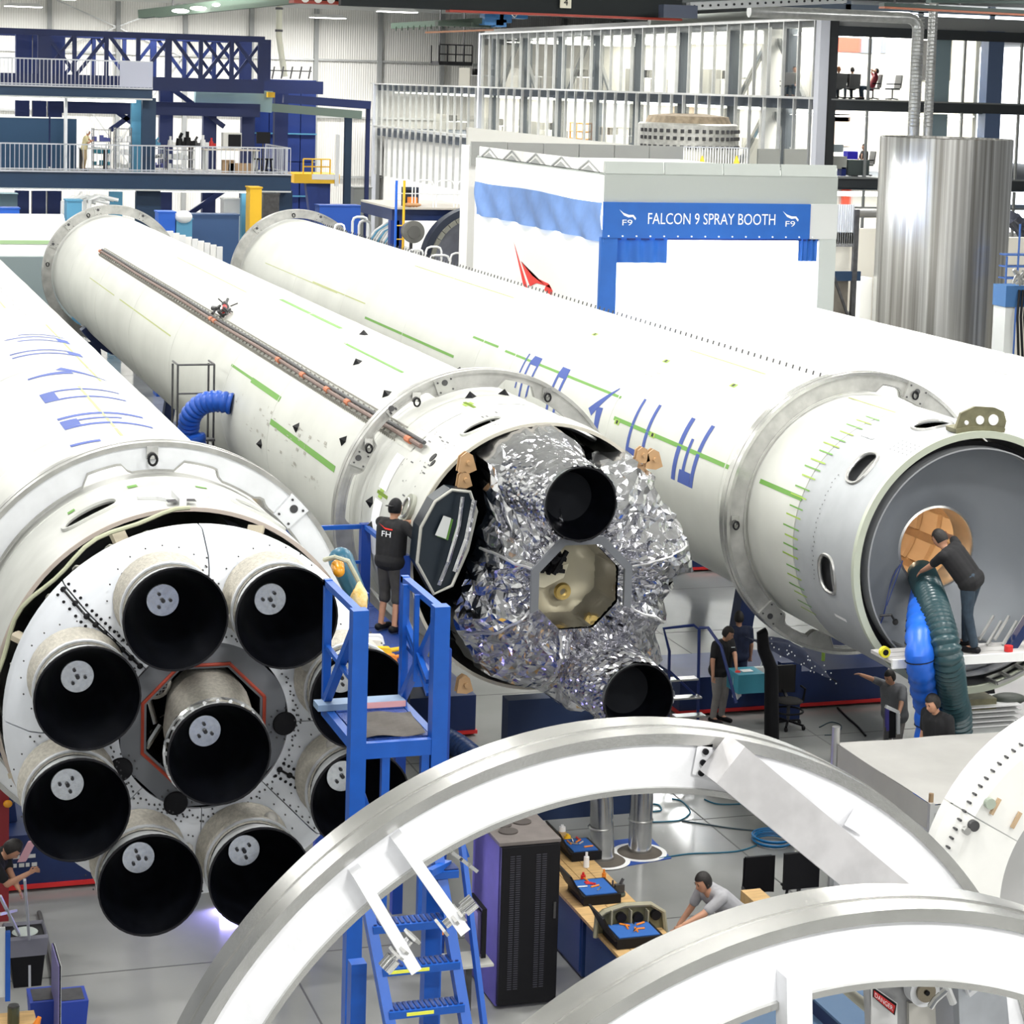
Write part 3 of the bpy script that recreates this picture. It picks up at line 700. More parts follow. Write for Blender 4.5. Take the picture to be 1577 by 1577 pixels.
# ---- third stage: open-ended
def stage3():
    x, z = X3, Z3
    t = thing('rocket_stage', 'open-ended pale rocket stage on the right with blue lettering on its side', 'rocket stage', (x, 26.4, z - 1.83))
    barrel(t, x, z, 30.0, 70.2)
    barrel(t, x, z, 28.29, 30.0, primer, name='aft_barrel')
    barrel(t, x, z, 26.4, 28.27, mat('cool_grey_skirt', (.40, .42, .44), .42, .1, .08, 3), Ro=1.826, windows=[(27.2, 137.7, .24, .27), (27.2, 188.3, .24, .27), (27.2, 99.3, .24, .27)], name='aft_skirt', inner=True)
    barrel(t, x, z, 26.4, 28.2, mat('inner_grey', (.30, .31, .33), .5), Ro=1.60, name='inner_skirt')
    weld(t, x, z, (31.0, 36.1, 42.0, 44.2, 50.0, 56.2, 62.0))
    letters(t, x, z, 31.98, 145, 178.4, 'ECAPS')
    for y0, y1, a, w in ((36.0, 42.7, 149.2, .05), (30.87, 35.9, 161, .07), (28.25, 29.7, 161, .07), (45.7, 53.6, 166.1, .06), (32.6, 35.8, 102, .03), (45.4, 53.5, 107, .03), (43.2, 45.0, 148.5, .05), (54, 60, 156, .03), (57, 66.5, 157, .02), (28.3, 29.8, 99, .03)):
        b = MB(); strip(b, x, z, y0, y1, a, w); b.build('green_tape', green if w > .04 else mat('olive_tape', (.40, .44, .16), .6), t)
    for k in range(24):
        a = 110 + k * 4.6 + rnd.uniform(-.6, .6); b = MB(); strip(b, x, z, 28.12, 28.55 + .04*(k % 3), a, .022, 1.838); b.build('green_tape', greenp if k % 2 else green, t)
    for (y, a) in ((39.5, 116.3), (35.7, 118.3), (32.7, 119.2), (35.7, 162.5), (34.05, 161.3)):
        p = marks(t, x, z, [(y, a, .22, .09)], greenp, 'green_tape'); marks(t, x, z, [(y, a, .09, .06)], black, 'bolt_hole').location.z += .002
    marks(t, x, z, [(36.6 + 1.3*math.cos(i), 128 + 4*math.sin(i*2.1), .1, .02) for i in range(12)], mat('smudge_grey', (.38, .37, .33), .7), 'scuff_mark')
    marks(t, x, z, [(26.5 + .12*(i % 5), 118 + 2.2*(i//5), .02, .02) for i in range(20)] + [(27.6 + .02*(i % 3), 145 + i*2.1, .02, .02) for i in range(24)], dsteel, 'rivet_mark')
    marks(t, x, z, [(27.8, 122, .36, .05), (27.1, 208, .36, .05)], whitec, 'paper_label')
    # seam of studs on the far side
    b = MB()
    for k in range(150): y = 31 + .26*k; b.beam(cyl_pt(x, z, 1.83, y, 76), cyl_pt(x, z, 1.90, y, 76), .02, .02)
    b.build('stud_row', dsteel, t, kind='stuff')
    # rim
    MB().lathe((x, 26.36, z), [(1.835, 0), (1.835, .08), (1.74, .08), (1.74, 0)], 110, closed=True).build('end_rim', mat('rim_green_edge', (.52, .56, .46), .45, .2), t, smooth=True)
    MB().lathe((x, 26.62, z), [(1.60, 0), (1.66, .0), (1.66, .06), (1.60, .06)], 96, closed=True).build('dome_seal', black, t, smooth=True)
    # bulkhead dome with a manhole
    dm = mat('dome_grey', (.22, .24, .27), .38, .1, .05, 2)
    MB().lathe((x, 26.8, z), [(1.62, 0), (1.55, .10), (1.35, .28), (1.1, .44), (.85, .56), (.60, .64), (.585, .66)], 110).build('bulkhead_dome', dm, t, smooth=True)
    MB().lathe((x, 27.44, z), [(.60, 0), (.57, -.015), (.555, .02), (.555, .5), (.70, .7)], 72).build('manhole_rim', steel, t, smooth=True)
    b = MB(); b.lathe((x, 28.0, z), [(.62, 0), (1.2, .3), (1.55, 1.0), (1.6, 4.0), (.01, 4.2)], 40); b.build('tank_interior', mat('interior_tan', (.62, .47, .32), .45, .3, .2, 2), t, smooth=True)
    b = MB()
    for k in range(20):
        for j in range(5): b.lathe((x, 28.9 + j*.6, z), [(1.5, 0), (1.57, 0), (1.57, .45), (1.5, .45)], 3, a0=k*18 + 1, a1=k*18 + 14, closed=True)
    b.build('interior_rib', mat('rib_cream', (.66, .54, .40), .5), t)
    MB().cyl((x + .35, 31.9, z), (x + .35, 31.95, z), .45, n=30).build('blue_baffle', mat('blue_baffle', (.02, .06, .50), .5), t)
    b = MB(); b.cyl(cyl_pt(x, z, .66, 27.2, 190), cyl_pt(x, z, 1.2, 26.98, 215), .008, n=5); b.tube([cyl_pt(x, z, .62 + .9*s, 27.38 - .5*s*s, 200 + 22*math.sin(s*2)) for s in [k/10 for k in range(11)]], .010, 6); b.build('test_line', mat('blue_test_line', (.03, .06, .25), .5), t, smooth=True)
    b = MB(); q = cyl_pt(x, z, 1.25, 26.98, 228); b.tube([(q[0] - .25, q[1], q[2] + .1), (q[0] - .1, q[1] - .05, q[2] + .12), (q[0], q[1], q[2])], .018, 6); b.ell(q, .045, .03, .045); b.build('dome_fitting', dsteel, t, smooth=True)
    marks(t, x, z, [], green)if False else None
    l = bpy.data.lights.new('tank_lamp_light', 'POINT'); l.energy = 90; l.color = (1, .80, .55); l.shadow_soft_size = .08; lo = bpy.data.objects.new('tank_lamp_light', l); C.objects.link(lo); lp = MB().ell((x - .9, 29.2, z + .95), .10, .10, .10).build('inspection_lamp', mat('warm_lamp', (1, 1, 1), .5, emit=(1, .82, .6), estr=20), t, smooth=True); lo.location = (x - .75 - wloc(t).x, 29.0 - wloc(t).y, z + .8 - wloc(t).z); lo.parent = t
    # olive bracket on the rim
    b = MB(); c = Vector((x, 26.55, z))
    prof = [(78, 1.84), (78, 2.0), (80, 2.12), (84, 2.16), (92, 2.17), (98, 2.10), (101, 1.9), (101, 1.84)]
    pts = [(math.cos(R(a))*r, math.sin(R(a))*r) for a, r in prof]
    b.prism(pts, lambda u, v, w: (x + u, 26.42 + w, z + v), .05); br = b.build('rim_bracket', olive, t)
    for (a, r, s) in ((84, 1.99, .075), (90, 1.98, .06), (96, 1.96, .03)): MB().cyl((x + r*math.cos(R(a)), 26.405, z + r*math.sin(R(a))), (x + r*math.cos(R(a)), 26.48, z + r*math.sin(R(a))), s, n=18).build('bracket_hole', whitec, br)
    MB().lathe((x, 26.40, z), [(1.84, 0), (1.90, 0), (1.90, .3), (1.84, .3)], 8, a0=78, a1=101, closed=True).build('bracket_foot', olive, br)
    return t
stage3()
ring('grey milled ring with bright rim round the open-ended rocket stage', X3, Z3, 29.85, face=ringm, side=ringside, ri=1.88, gaps=[(70, 84, .12), (232, 250, .12), (258, 275, .18)], plates=[(60, 70), (222, 231)], shackles=(181, 66))
ring('grey ring round the far end of the open-ended stage near the yellow platform', X3, Z3, 69.5, face=ringm, side=ringm, ri=1.90, plates=[(66, 74), (128, 134)], shackles=(95,))
# ---- fourth stage: plain, coming out of the booth
def stage4():
    x, z = X4, Z4
    t = thing('rocket_stage', 'plain white rocket stage at the far right coming out of the spray booth', 'rocket stage', (x, 20, z - 1.83))
    barrel(t, x, z, 24.0, 58.0, mat('fresh_white_paint', (.86, .87, .87), .30, 0, .03, 1)); weld(t, x, z, (30, 36, 42, 48), .03)
    MB().lathe((x, 24, z), [(1.81, 0), (1.5, .3), (.8, .55), (.01, .62)], 64).build('end_dome', mat('dome_grey', (.3, .32, .35), .4), t, smooth=True)
    MB().lathe((x, 58, z), [(1.81, 0), (1.5, -.0), (.01, -.0)], 64).build('end_cap', whitep, t)
    marks(t, x, z, [(34.5, 110, .45, .35)], mat('grey_patch', (.35, .35, .35), .5), 'grey_patch'); marks(t, x, z, [(33.4, 100, .05, .05), (41, 85, .06, .05), (36, 84, .06, .05)], black, 'bolt_hole')
stage4()
# ---- part of another stage and ring at the far left
t = thing('rocket_stage', 'white rocket stage lying crosswise at the far left edge behind the others', 'rocket stage', (3, 80, .9))
MB().cyl((-2, 79.3, 4.35), (9.0, 79.3, 4.35), 1.75, n=64).build('tank_barrel', whitep, t, smooth=True)
b = MB(); b.box(-2, 9, 77.72, 77.8, 5.15, 5.28); b.build('green_tape', mat('pale_green_tape', (.45, .65, .35), .6), t)
MB().box(-2, 9.1, 77.2, 77.5, 0, 4.75).build('cradle_skirt', mat('grey_teal_panel', (.25, .31, .32), .6), t)
ring('grey ring edge just showing at the left border behind the left stage', -1.95, Z1, 60.0, face=ringm, side=ringm, ri=1.90)
# ------------------------------------------------------------------ spray booth
def booth():
    Y0, Y1, xa, xb, xc = 50.0, 60.5, 18.53, 23.98, 24.72
    t = thing('spray_booth', 'white spray booth with blue banner reading FALCON 9 SPRAY BOOTH', 'booth', (21.6, 50, 0))
    MB().box(xa, xa + .12, Y0 + .1, Y1, 0, 7.4).build('side_wall', mat('booth_white_wall', (.90, .90, .87), .6, emit=None), t)
    MB().box(xc - .12, xc, Y0 + .1, Y1, 0, 7.4).build('side_wall', whitew, t)
    MB().box(xa, xc, Y1, Y1 + .12, 0, 9.0).build('back_wall', whitew, t)
    MB().box(xa - .02, xa + .1, Y0, Y1, 8.33, 9.0).build('upper_band', whitew, t)
    MB().box(xa, xc, Y0 - .02, Y0 + .25, 8.36, 9.02).build('front_cladding', boothm, t)
    MB().box(xa, xc, Y0 + .02, Y1, 9.0, 9.06).build('booth_roof', boothm, t)
    b = MB()
    for k in range(4):
        w = (xc - xa) / 4; MB().frame8([(xa + w*k + .02, Y0, 9.04), (xa + w*(k+1) - .02, Y0, 9.04), (xa + w*(k+1) - .02, Y0 + .05, 9.04), (xa + w*k + .02, Y0 + .05, 9.04)],
              [(xa + w*k + .02, Y0 + .05, 9.33), (xa + w*(k+1) - .02, Y0 + .05, 9.33), (xa + w*(k+1) - .02, Y0 + .1, 9.33), (xa + w*k + .02, Y0 + .1, 9.33)]).build('parapet_panel', boothm, t)
    # left top light panel with triangular openings
    for k in range(5):
        y0 = Y0 + .1 + k * 2.05; MB().frame8([(xa, y0, 9.04), (xa + .03, y0, 9.04), (xa + .03, y0 + 2, 9.04), (xa, y0 + 2, 9.04)], [(xa, y0, 9.33), (xa + .03, y0, 9.33), (xa + .03, y0 + 2, 9.33), (xa, y0 + 2, 9.33)]).build('parapet_panel', whitew, t)
        b = MB(); ym = y0 + 1.0
        b.beam((xa - .02, ym - .75, 9.06), (xa - .02, ym, 9.31), .02, .04); b.beam((xa - .02, ym + .75, 9.06), (xa - .02, ym, 9.31), .02, .04)
        b.add([(xa - .03, ym - .45, 9.06), (xa - .03, ym + .45, 9.06), (xa - .03, ym, 9.2)], [(0, 1, 2)])
        b.build('truss_frame', mat('truss_grey', (.33, .34, .34), .5), t)
    # banners
    MB().box(xa - .03, xb, Y0 - .08, Y0 - .03, 7.49, 8.36).build('front_banner', bluecl, t)
    b = MB()
    def fn(u, v):
        y = Y0 - .06 + (Y1 - Y0)*u; zt = 8.34 - .02*math.sin(u*9); zb = 7.40 - .01*math.sin(u*14 + 1)
        return (xa - .06 - .05*math.sin(u*38 + v*5)*(.3 + v), y, zt + (zb - zt)*v)
    b.grid(fn, 90, 8); b.build('side_banner', bluecl2, t, smooth=True)
    MB().box(xa - .05, xa + .37, Y0 - .05, Y0 + .1, 0, 7.5).build('corner_cloth', bluecl, t)
    b = MB(); b.grid(lambda u, v: (xa + .3 + 1.4*u, Y0 + .06 + .03*math.sin(u*24), 7.5 - .62*v), 40, 3); b.build('door_valance', bluecl, t, smooth=True)
    b = MB(); b.grid(lambda u, v: (23.75 + .5*u, Y0 + .06 + .03*math.sin(u*24), 7.48 - .55*v), 16, 3); b.build('door_valance', bluecl, t, smooth=True)
    MB().box(xa + .3, 24.3, Y0 + .05, Y0 + .12, 7.44, 7.52).build('valance_rail', mat('navy_rail', (.01, .03, .15), .5), t)
    b = MB()
    for k in range(16): b.cyl((xa + .12 + k*.36, Y0 - .1, 7.54), (xa + .12 + k*.36, Y0 - .08, 7.54), .022, n=8)
    b.build('banner_grommet', lettm, t)
    MB().box(xb, xc + .02, Y0 - .05, Y0 + .2, 7.49, 8.36).build('corner_panel', mat('corner_grey', (.62, .64, .63), .5), t)
    MB().box(24.28, xc + .02, Y0 - .03, Y0 + .2, 0, 7.49).build('door_post', mat('post_green_grey', (.52, .56, .54), .5), t)
    # lettering
    L0, L1 = at_y(998, 341, Y0 - .09), at_y(1194, 341, Y0 - .09)
    text_part('FALCON 9 SPRAY BOOTH', .39, lambda u, v, w: ((L0.x + L1.x)/2 + u, Y0 - .082 - w, 7.955 + v), lettm, t, 'banner_lettering', .004, width=L1.x - L0.x)
    for px in (966, 1217):
        c = at_y(px, 341, Y0 - .09)
        text_part('F9', .20, lambda u, v, w: (c.x + u, Y0 - .084 - w, 7.86 + v), lettm, t, 'emblem_lettering', .004, width=.26)
        b = MB(); s = .013
        wing = [(-12, 12), (-5, 3), (2, 0), (8, 1), (12, -4), (13, -1), (9, 4), (2, 4), (-6, 7)]
        b.add([(c.x + u*s*1.35, Y0 - .086, 7.99 + v*s*1.25) for u, v in wing], [(0, 1, 8), (1, 2, 7, 8), (2, 3, 6, 7), (3, 4, 5, 6)]); b.build('emblem_wing', lettm, t)
    # red falcon emblem on the side wall
    def side(px, py): return at_x(px, py, xa - .01)
    for poly in ([(791, 372), (806, 440), (813, 445), (803, 412)], [(802, 402), (816, 441), (826, 436), (840, 440)], [(802, 402), (840, 440), (849, 445), (845, 437), (820, 425)], [(838, 447), (849, 455), (851, 448), (846, 438), (840, 441)]):
        MB().add([side(*q) for q in poly], [tuple(range(len(poly)))]).build('red_emblem', redm, t)
    # lit interior
    for k in range(3): MB().box(19.4, 23.8, 51.5 + 3*k, 52.3 + 3*k, 8.85, 8.9).build('booth_lamp', mat('booth_lamp_diffuser', (1, 1, 1), .5, emit=(1, 1, 1), estr=70), t)
    MB().box(xa + .12, xc - .12, Y0 + .3, Y1, 0, .04).build('booth_floor', whitew, t)
booth()
# grey roof parapets behind the booth
t = thing('roof_parapet', 'low grey panelled parapet running behind the spray booth roof', 'parapet', (23, 64, 0))
for k in range(6): MB().box(18.8 + k*1.12, 19.88 + k*1.12, 62.0, 62.1, 8.7, 9.42 - .005*k).build('parapet_panel', parap, t)
MB().frame8([(18.8, 62.2, 0), (25.4, 62.2, 0), (25.4, 63, 0), (18.8, 63, 0)], [(18.8, 62.2, 9.3), (25.4, 62.2, 8.85), (25.4, 63, 8.85), (18.8, 63, 9.3)]).build('roof_block', whitew, t)
MB().frame8([(19.9, 66, 0), (27.8, 66, 0), (27.8, 66.2, 0), (19.9, 66.2, 0)], [(19.9, 66, 9.75), (27.8, 66, 9.1), (27.8, 66.2, 9.1), (19.9, 66.2, 9.75)]).build('sloping_panel', mat('parapet_face2', (.50, .50, .47), .7), t)
# mock-up capsule ring standing behind the booth
q = at_y(1058, 236, 72)
t = thing('machined_ring', 'squat round metal barrel with rows of slots on the roof behind the booth', 'barrel', (q.x, 72, 0))
MB().lathe((q.x, 72, 0), [(1.75, 0), (1.75, q.z + 1.0), (1.68, q.z + 1.05), (1.2, q.z + 1.08)], 48, 'Z').build('barrel_shell', mat('shell_pale', (.62, .62, .58), .4, .4, .3, 6), t, smooth=True)
for k in range(22):
    a = R(180 + k*8.2 + 4)
    for j, zz in enumerate((.25, .55, .8)): MB().cbox((q.x + 1.755*math.cos(a), 72 + 1.755*math.sin(a), q.z + zz), .10, .10, .12).build('slot', dsteel, t)
b = MB(); b.lathe((q.x, 72, 0), [(1.5, q.z + 1.05), (1.4, q.z + 1.3), (.6, q.z + 1.38)], 30, 'Z'); b.build('top_cover', mat('tan_cover', (.42, .34, .24), .8, 0, .4, 5), t, smooth=True)
# railing on the roof
q0, q1 = at_y(1048, 256, 66), at_y(1150, 258, 66)
t = thing('roof_railing', 'pale bar railing in front of the slotted barrel', 'railing', (q0.x, 66, q0.z)); b = MB()
b.beam((q0.x, 66, q0.z + .62), (q1.x, 66, q0.z + .62), .04); b.beam((q0.x, 66, q0.z + .05), (q1.x, 66, q0.z + .05), .04); b.build('rail', grail, t)
n = 26
for k in range(n): xx = q0.x + (q1.x - q0.x)*k/(n-1); MB().cyl((xx, 66, q0.z), (xx, 66, q0.z + .62), .016, n=6).build('baluster', lettm, t)
MB().box(q0.x - .1, q1.x + .1, 65.8, 66.2, 0, q0.z).build('plinth', parap, t)
for i, (px, lb) in enumerate(((1081, 'small yellow cone standing by the pale roof railing'), (1134, 'second yellow cone at the right end of the roof railing'))):
    q = at_y(px, 257, 65.9); o = MB().cyl(q, q + Vector((0, 0, .36)), .14, .02, 12).build('safety_cone', yellow); tag(o, lb, 'cone')
    MB().cbox(q + Vector((0, 0, .01)), .3, .3, .03).build('cone_base', yellow, o, world=False).location = q - o.location
for i, (a, b2) in enumerate(((1167, 1210), (1208, 1252))):
    p0 = at_y(a, 254, 70); p1 = at_y(b2, 254, 70); h = .55
    o = MB().frame8([(p0.x, p0.y, 0), (p1.x, p1.y, 0), (p1.x, p1.y + .1, 0), (p0.x, p0.y + .1, 0)], [p0 + Vector((0, 0, h)), p1 + Vector((-.25, 0, h)), p1 + Vector((-.25, .1, h)), p0 + Vector((0, .1, h))]).build('slanted_screen', mat('screen_grey', (.30, .31, .29), .7), None)
    tag(o, ('grey slanted panel left of the office corner post', 'grey slanted panel touching the office corner post')[i], 'panel')

# ------------------------------------------------------------------ glazed office building
def office():
    X = 38.6; Ya = 80.0
    t = thing('office_building', 'two-storey office block with glazed stud facade behind the spray booth', 'building', (X, Ya, 0))
    fl = mat('slab_blue_grey', (.045, .06, .085), .6)
    for z0, z1, y1 in ((10.45, 10.86, 152), (7.3, 7.8, 152), (13.75, 14.3, 126)):
        MB().box(X + .25, 60, Ya + .25, y1, z0, z1).build('floor_slab', fl if z1 < 14 else mat('roof_slab', (.30, .31, .31), .6), t)
    for z0, z1, y1 in ((10.86, 10.95, 152), (13.98, 14.08, 126), (7.95, 8.02, 152)):
        MB().box(X - .05, X + .1, Ya, y1, z0, z1).build('facade_rail', galv, t)
    MB().box(X - .12, X + .28, Ya - .12, Ya + .3, 0, 14.15).build('corner_post', mat('corner_post_pale', (.50, .52, .58), .5), t)
    MB().box(X + .3, X + .7, Ya - .05, Ya + .3, 0, 14.0).build('corner_column', mat('near_black', (.02, .022, .025), .6), t)
    b0 = MB().box(X - .02, X + .08, -.03, .03, 0, 1); st = None
    def stud(y, z0, z1):
        MB().box(X - .02, X + .12, y - .035, y + .035, z0, z1).build('stud', galv, t)
    y = Ya + .7
    while y < 126: stud(y, 10.95, 14.0); y += 1.45
    y = Ya + .9
    while y < 151: stud(y, 8.0 if y < 126 else 4.6, 10.86); y += 1.48
    MB().box(X - .06, X + .2, 125.9, 126.2, 7.8, 14.1).build('corner_post', mat('corner_post_pale', (.50, .52, .58), .5), t)
    MB().box(X - .06, X + .2, 150.9, 151.2, 0, 10.95).build('corner_post', mat('corner_post_pale', (.50, .52, .58), .5), t)
    for k in range(8): MB().box(X + .9, X + 1.4, Ya + 5 + k*5.9, Ya + 5.6 + k*5.9, 0, 13.8).build('column', colm, t)
    for (y, z0) in ((84, 10.9), (107, 10.9), (119, 10.9), (84, 7.8)):
        b = MB(); b.beam((X + 1.2, y, z0), (X + 1.2, y + 3.2, z0 + 2.9), .18); b.beam((X + 1.2, y + 6.4, z0), (X + 1.2, y + 3.2, z0 + 2.9), .18); b.build('brace', mat('brace_grey', (.18, .19, .19), .6), t)
    # glazing
    MB().box(X + .03, X + .05, Ya + .3, 126, 10.95, 13.98).build('glazing', glassm, t); MB().box(X + .03, X + .05, Ya + .3, 151, 8.02, 10.86).build('glazing', glassm, t)
    # interior back wall and ceilings
    MB().box(X + 8, X + 8.2, Ya + 2, 152, 0, 13.8).build('room_wall', cream, t)
    MB().box(X + .3, 62, 92.0, 92.2, 4, 13.8).build('room_wall', cream, t) if False else None
    for z in (13.55, 10.3):
        MB().box(X + 1.5, X + 7.5, Ya + 1, 150 if z < 12 else 125, z, z + .06).build('strip_lamp', mat('office_lamp', (1, 1, 1), .5, emit=(1, .97, .86), estr=5.5), t)
    MB().box(X + .8, X + .9, Ya + 5, 151, 0, 7.25).build('lower_wall', whitew, t)
    for k, (y, z, m, w, h) in enumerate(((90, 11.9, mat('poster_grey', (.45, .5, .55), .6), 1.6, 1.5), (96, 12, woodlt, .8, 1.6), (104, 11.8, mat('poster_grey', (.45, .5, .55), .6), 2, 1.4), (112, 9, woodlt, 2.2, 1.4), (88, 8.7, woodlt, 3.4, 1.3), (100, 8.8, bluelt, 1.5, 1.8), (120, 8.8, mat('poster_grey', (.45, .5, .55), .6), 3, 1.8), (84, 11.8, dsteel, 2.4, 1.9))):
        MB().box(X + 7.9, X + 7.98, y, y + w*1.3, z, z + h).build('wall_board', m, t)
    # front rooms facing the camera
    xs = [X + .7, 40.75, 43.05, 45.0, 47.6, 50.2, 52.8]
    for z0, z1 in ((10.9, 13.8), (7.8, 10.5), (4.2, 7.3)):
        for xx in xs[1:]: MB().box(xx - .04, xx + .04, Ya, Ya + .12, z0, z1).build('mullion', mat('mullion_grey', (.20, .21, .21), .5), t)
        MB().box(X + .7, 46.6, Ya + .05, Ya + .07, z0, z1).build('glazing', glassm, t)
        MB().box(X + .5, 46.5, Ya + 6.6, Ya + 6.8, z0, z1).build('room_wall', mat('room_white', (.85, .84, .80), .7, emit=None), t)
    for z in (10.9, 7.8, 13.8): MB().box(X + .5, 53, Ya - .02, Ya + .1, z - .42, z - .02).build('slab_edge', mat('edge_black', (.025, .03, .035), .6), t)
    for z in (10.88, 7.78, 6.6): MB().box(X + .5, 53, Ya - .06, Ya + .12, z - .03, z + .03).build('slab_trim', mat('mullion_grey', (.2, .21, .21), .5), t)
    for z in (13.5, 10.2, 7.0): MB().box(X + 1.2, 46, Ya + 1.5, Ya + 5, z - .02, z).build('strip_lamp', mat('office_lamp2', (1, 1, 1), .5, emit=(1, .97, .88), estr=9), t)
    for (px, py, w, h, m, nm) in ((1307, 69, 1.15, .6, mat('sign_red', (.8, .12, .08), .6), 'red_sign'), (1336, 71, .7, .6, mat('poster_slate', (.25, .27, .33), .6), 'picture'), (1361, 71, .35, .6, mat('poster_slate', (.25, .27, .33), .6), 'picture'), (1291, 179, 1.1, .45, mat('sign_red', (.8, .12, .08), .6), 'red_sign'), (1292, 200, 1.3, 1.4, mat('board_pinkish', (.55, .42, .35), .7), 'notice_board'), (1303, 300, .45, 1.1, mat('sign_red2', (.85, .10, .05), .6), 'red_sign')):
        q = at_y(px, py, Ya + 6.5); MB().cbox(q, w, .05, h).build(nm, m, t)
    for xx in (46.4, 52.9): MB().box(xx - .35, xx + .35, Ya, Ya + .6, 0, 13.8).build('front_column', mat('column_steel_blue', (.08, .12, .22), .6), t)
    for z0, z1 in ((10.9, 13.4), (7.8, 10.4)): MB().box(43.6, 44.5, Ya + .3, Ya + .4, z0, z1).build('side_panel', mat('panel_grey_blue', (.25, .33, .37), .6), t)
office()
# daylight glazing of the hall end at the right
w1 = thing('window_1', '', 'window'); del w1['label'], w1['category']; w1['kind'] = 'structure'; w1.location = (54, 104, 0)
day = mat('daylit_pane', (1, 1, 1), .5, emit=(.93, .97, 1), estr=3.2)
for k in range(6):
    for j in range(3): MB().box(47.5 + k*4.2, 51.5 + k*4.2, 104, 104.1, .4 + j*5.1, 5.3 + j*5.1).build('pane', day, w1)
b = MB()
for k in range(7): b.box(47.2 + k*4.2, 47.5 + k*4.2, 103.9, 104.2, 0, 16)
for j in range(4): b.box(47.2, 72.7, 103.9, 104.2, .1 + j*5.1, .4 + j*5.1)
b.build('window_frame', mat('frame_blue_grey', (.25, .3, .38), .5), w1)

# ------------------------------------------------------------------ vertical tank barrel and ducts
t = thing('upright_tank', 'tall upright stainless tank barrel with vertical streaks', 'tank', (30.48, 55, 0))
MB().lathe((30.48, 55, 0), [(1.70, 0), (1.83, 0), (1.83, 9.96), (1.80, 9.98), (1.80, 9.5)], 120, 'Z').build('tank_shell', tankm, t, smooth=True)
MB().lathe((30.48, 55, 0), [(1.84, 3.5), (1.85, 3.51), (1.85, 3.55), (1.84, 3.56)], 96, 'Z').build('weld_band', steel, t, smooth=True)
MB().cyl((30.48, 55, 9.4), (30.48, 55, 9.45), 1.79, n=60).build('inner_lid', dsteel, t)
for i, (px, w) in enumerate(((1406, 19), (1428, 15))):
    p0 = at_y(px, 215, 59.5); p1 = at_y(px + 6, 28, 59.5); r = w / 2 / 54.5
    pts = [(p0.x, 59.5, 0), (p0.x, 59.5, p1.z - .35)] + [(p0.x - .35*(1 - math.cos(a)), 59.5, p1.z - .35 + .35*math.sin(a)) for a in (R(30), R(60), R(90))] + [(p0.x - 5.5, 59.5 + i*.4, p1.z)]
    o = MB().tube(pts if i == 0 else [(p0.x, 59.5, 0), (p0.x, 59.5, 16.2)], r, 18).build('ventilation_duct', ducta, None, smooth=True)
    tag(o, ('grey round duct bending left above the steel tank', 'straight grey round duct rising behind the steel tank')[i], 'duct')
    b = MB()
    for k in range(34): zz = 10.2 + k*.11; b.lathe((p0.x, 59.5, zz), [(r, 0), (r + .012, .01), (r, .03)], 18, 'Z')
    ch = b.build('spiral_seam', steel, o, smooth=True, world=False); ch.location = -Vector(o.location)
q0 = at_y(1000, 32, 62); q1 = at_y(1265, 18, 62)
o = MB().tube([(q0.x, 62, q0.z), (q1.x, 62, q1.z)], .13, 16).build('ventilation_duct', mat('duct_dark', (.15, .16, .15), .4, .5), None, smooth=True); tag(o, 'long dark horizontal duct above the office roof edge', 'duct'); MB().cyl((q0.x + 1, 62, q0.z), (q0.x + 1, 62, 16.2), .03, n=6).build('hanger', dsteel, o, world=False).location = -Vector(o.location)
# pipe and stair tower between booth and tank
q0, q1 = at_y(1312, 328, 62), at_y(1368, 328, 62)
o = MB().tube([q0 + Vector((-1, 0, 0)), q0, q1], .15, 16).build('pipe', mat('pipe_grey', (.30, .30, .29), .4, .5), None, smooth=True); tag(o, 'short thick grey pipe between the booth and the steel tank', 'pipe'); MB().box(q0.x - .05, q0.x + .05, 61.95, 62.05, 0, q0.z).build('pipe_support', dsteel, o, world=False).location = -Vector(o.location)
t = thing('stair_tower', 'grey stair tower with louvre panel at the right edge of the booth', 'stair tower', (25.5, 52, 0))
for k in range(9): q = at_y(1287 + k*3.4, 315, 52); MB().box(q.x, q.x + .035, 52, 52.06, at_y(1290, 375, 52).z, q.z).build('louvre_bar', grail, t)
za, zb, zc, zd = [at_y(1300, v, 52).z for v in (358, 380, 418, 480)]
xa_, xb_ = at_y(1283, 380, 52).x, at_y(1317, 380, 52).x
MB().box(xa_, xb_, 52, 52.2, zb, za).build('deck_edge', mat('deck_edge_grey', (.17, .17, .17), .6), t)
MB().box(xa_, xb_, 52.3, 52.35, zc, zb).build('back_panel', cream, t)
MB().box(xa_ - .1, xb_ + .2, 52, 52.1, zc - .25, zc).build('blue_beam', bluem, t)
b = MB(); b.beam((xa_, 52, zc), (xb_, 52, zd - .4), .06); b.beam((xb_, 52, zd - .4), (xb_, 52, za + .6), .12); b.build('brace', dsteel, t)
MB().box(xa_, xb_, 52.3, 52.4, 0, zc - .25).build('lower_panel', mat('lower_brownish', (.20, .18, .15), .7, 0, .4, 2), t); MB().box(xb_ - .06, xb_ + .06, 52, 52.12, 0, zd).build('tower_leg', grail, t)
o = MB().box(at_y(1327, 400, 56).x, at_y(1345, 400, 56).x, 56, 56.5, 0, at_y(1335, 428, 56).z).build('pale_door_panel', mat('lit_white_panel', (.9, .9, .85), .6)); tag(o, 'narrow pale door panel left of the steel tank', 'door')
o = MB().box(at_y(1318, 400, 58).x, at_y(1366, 400, 58).x, 58, 58.2, 0, at_y(1335, 352, 58).z).build('partition', cream); tag(o, 'cream partition behind the narrow door left of the steel tank', 'partition')
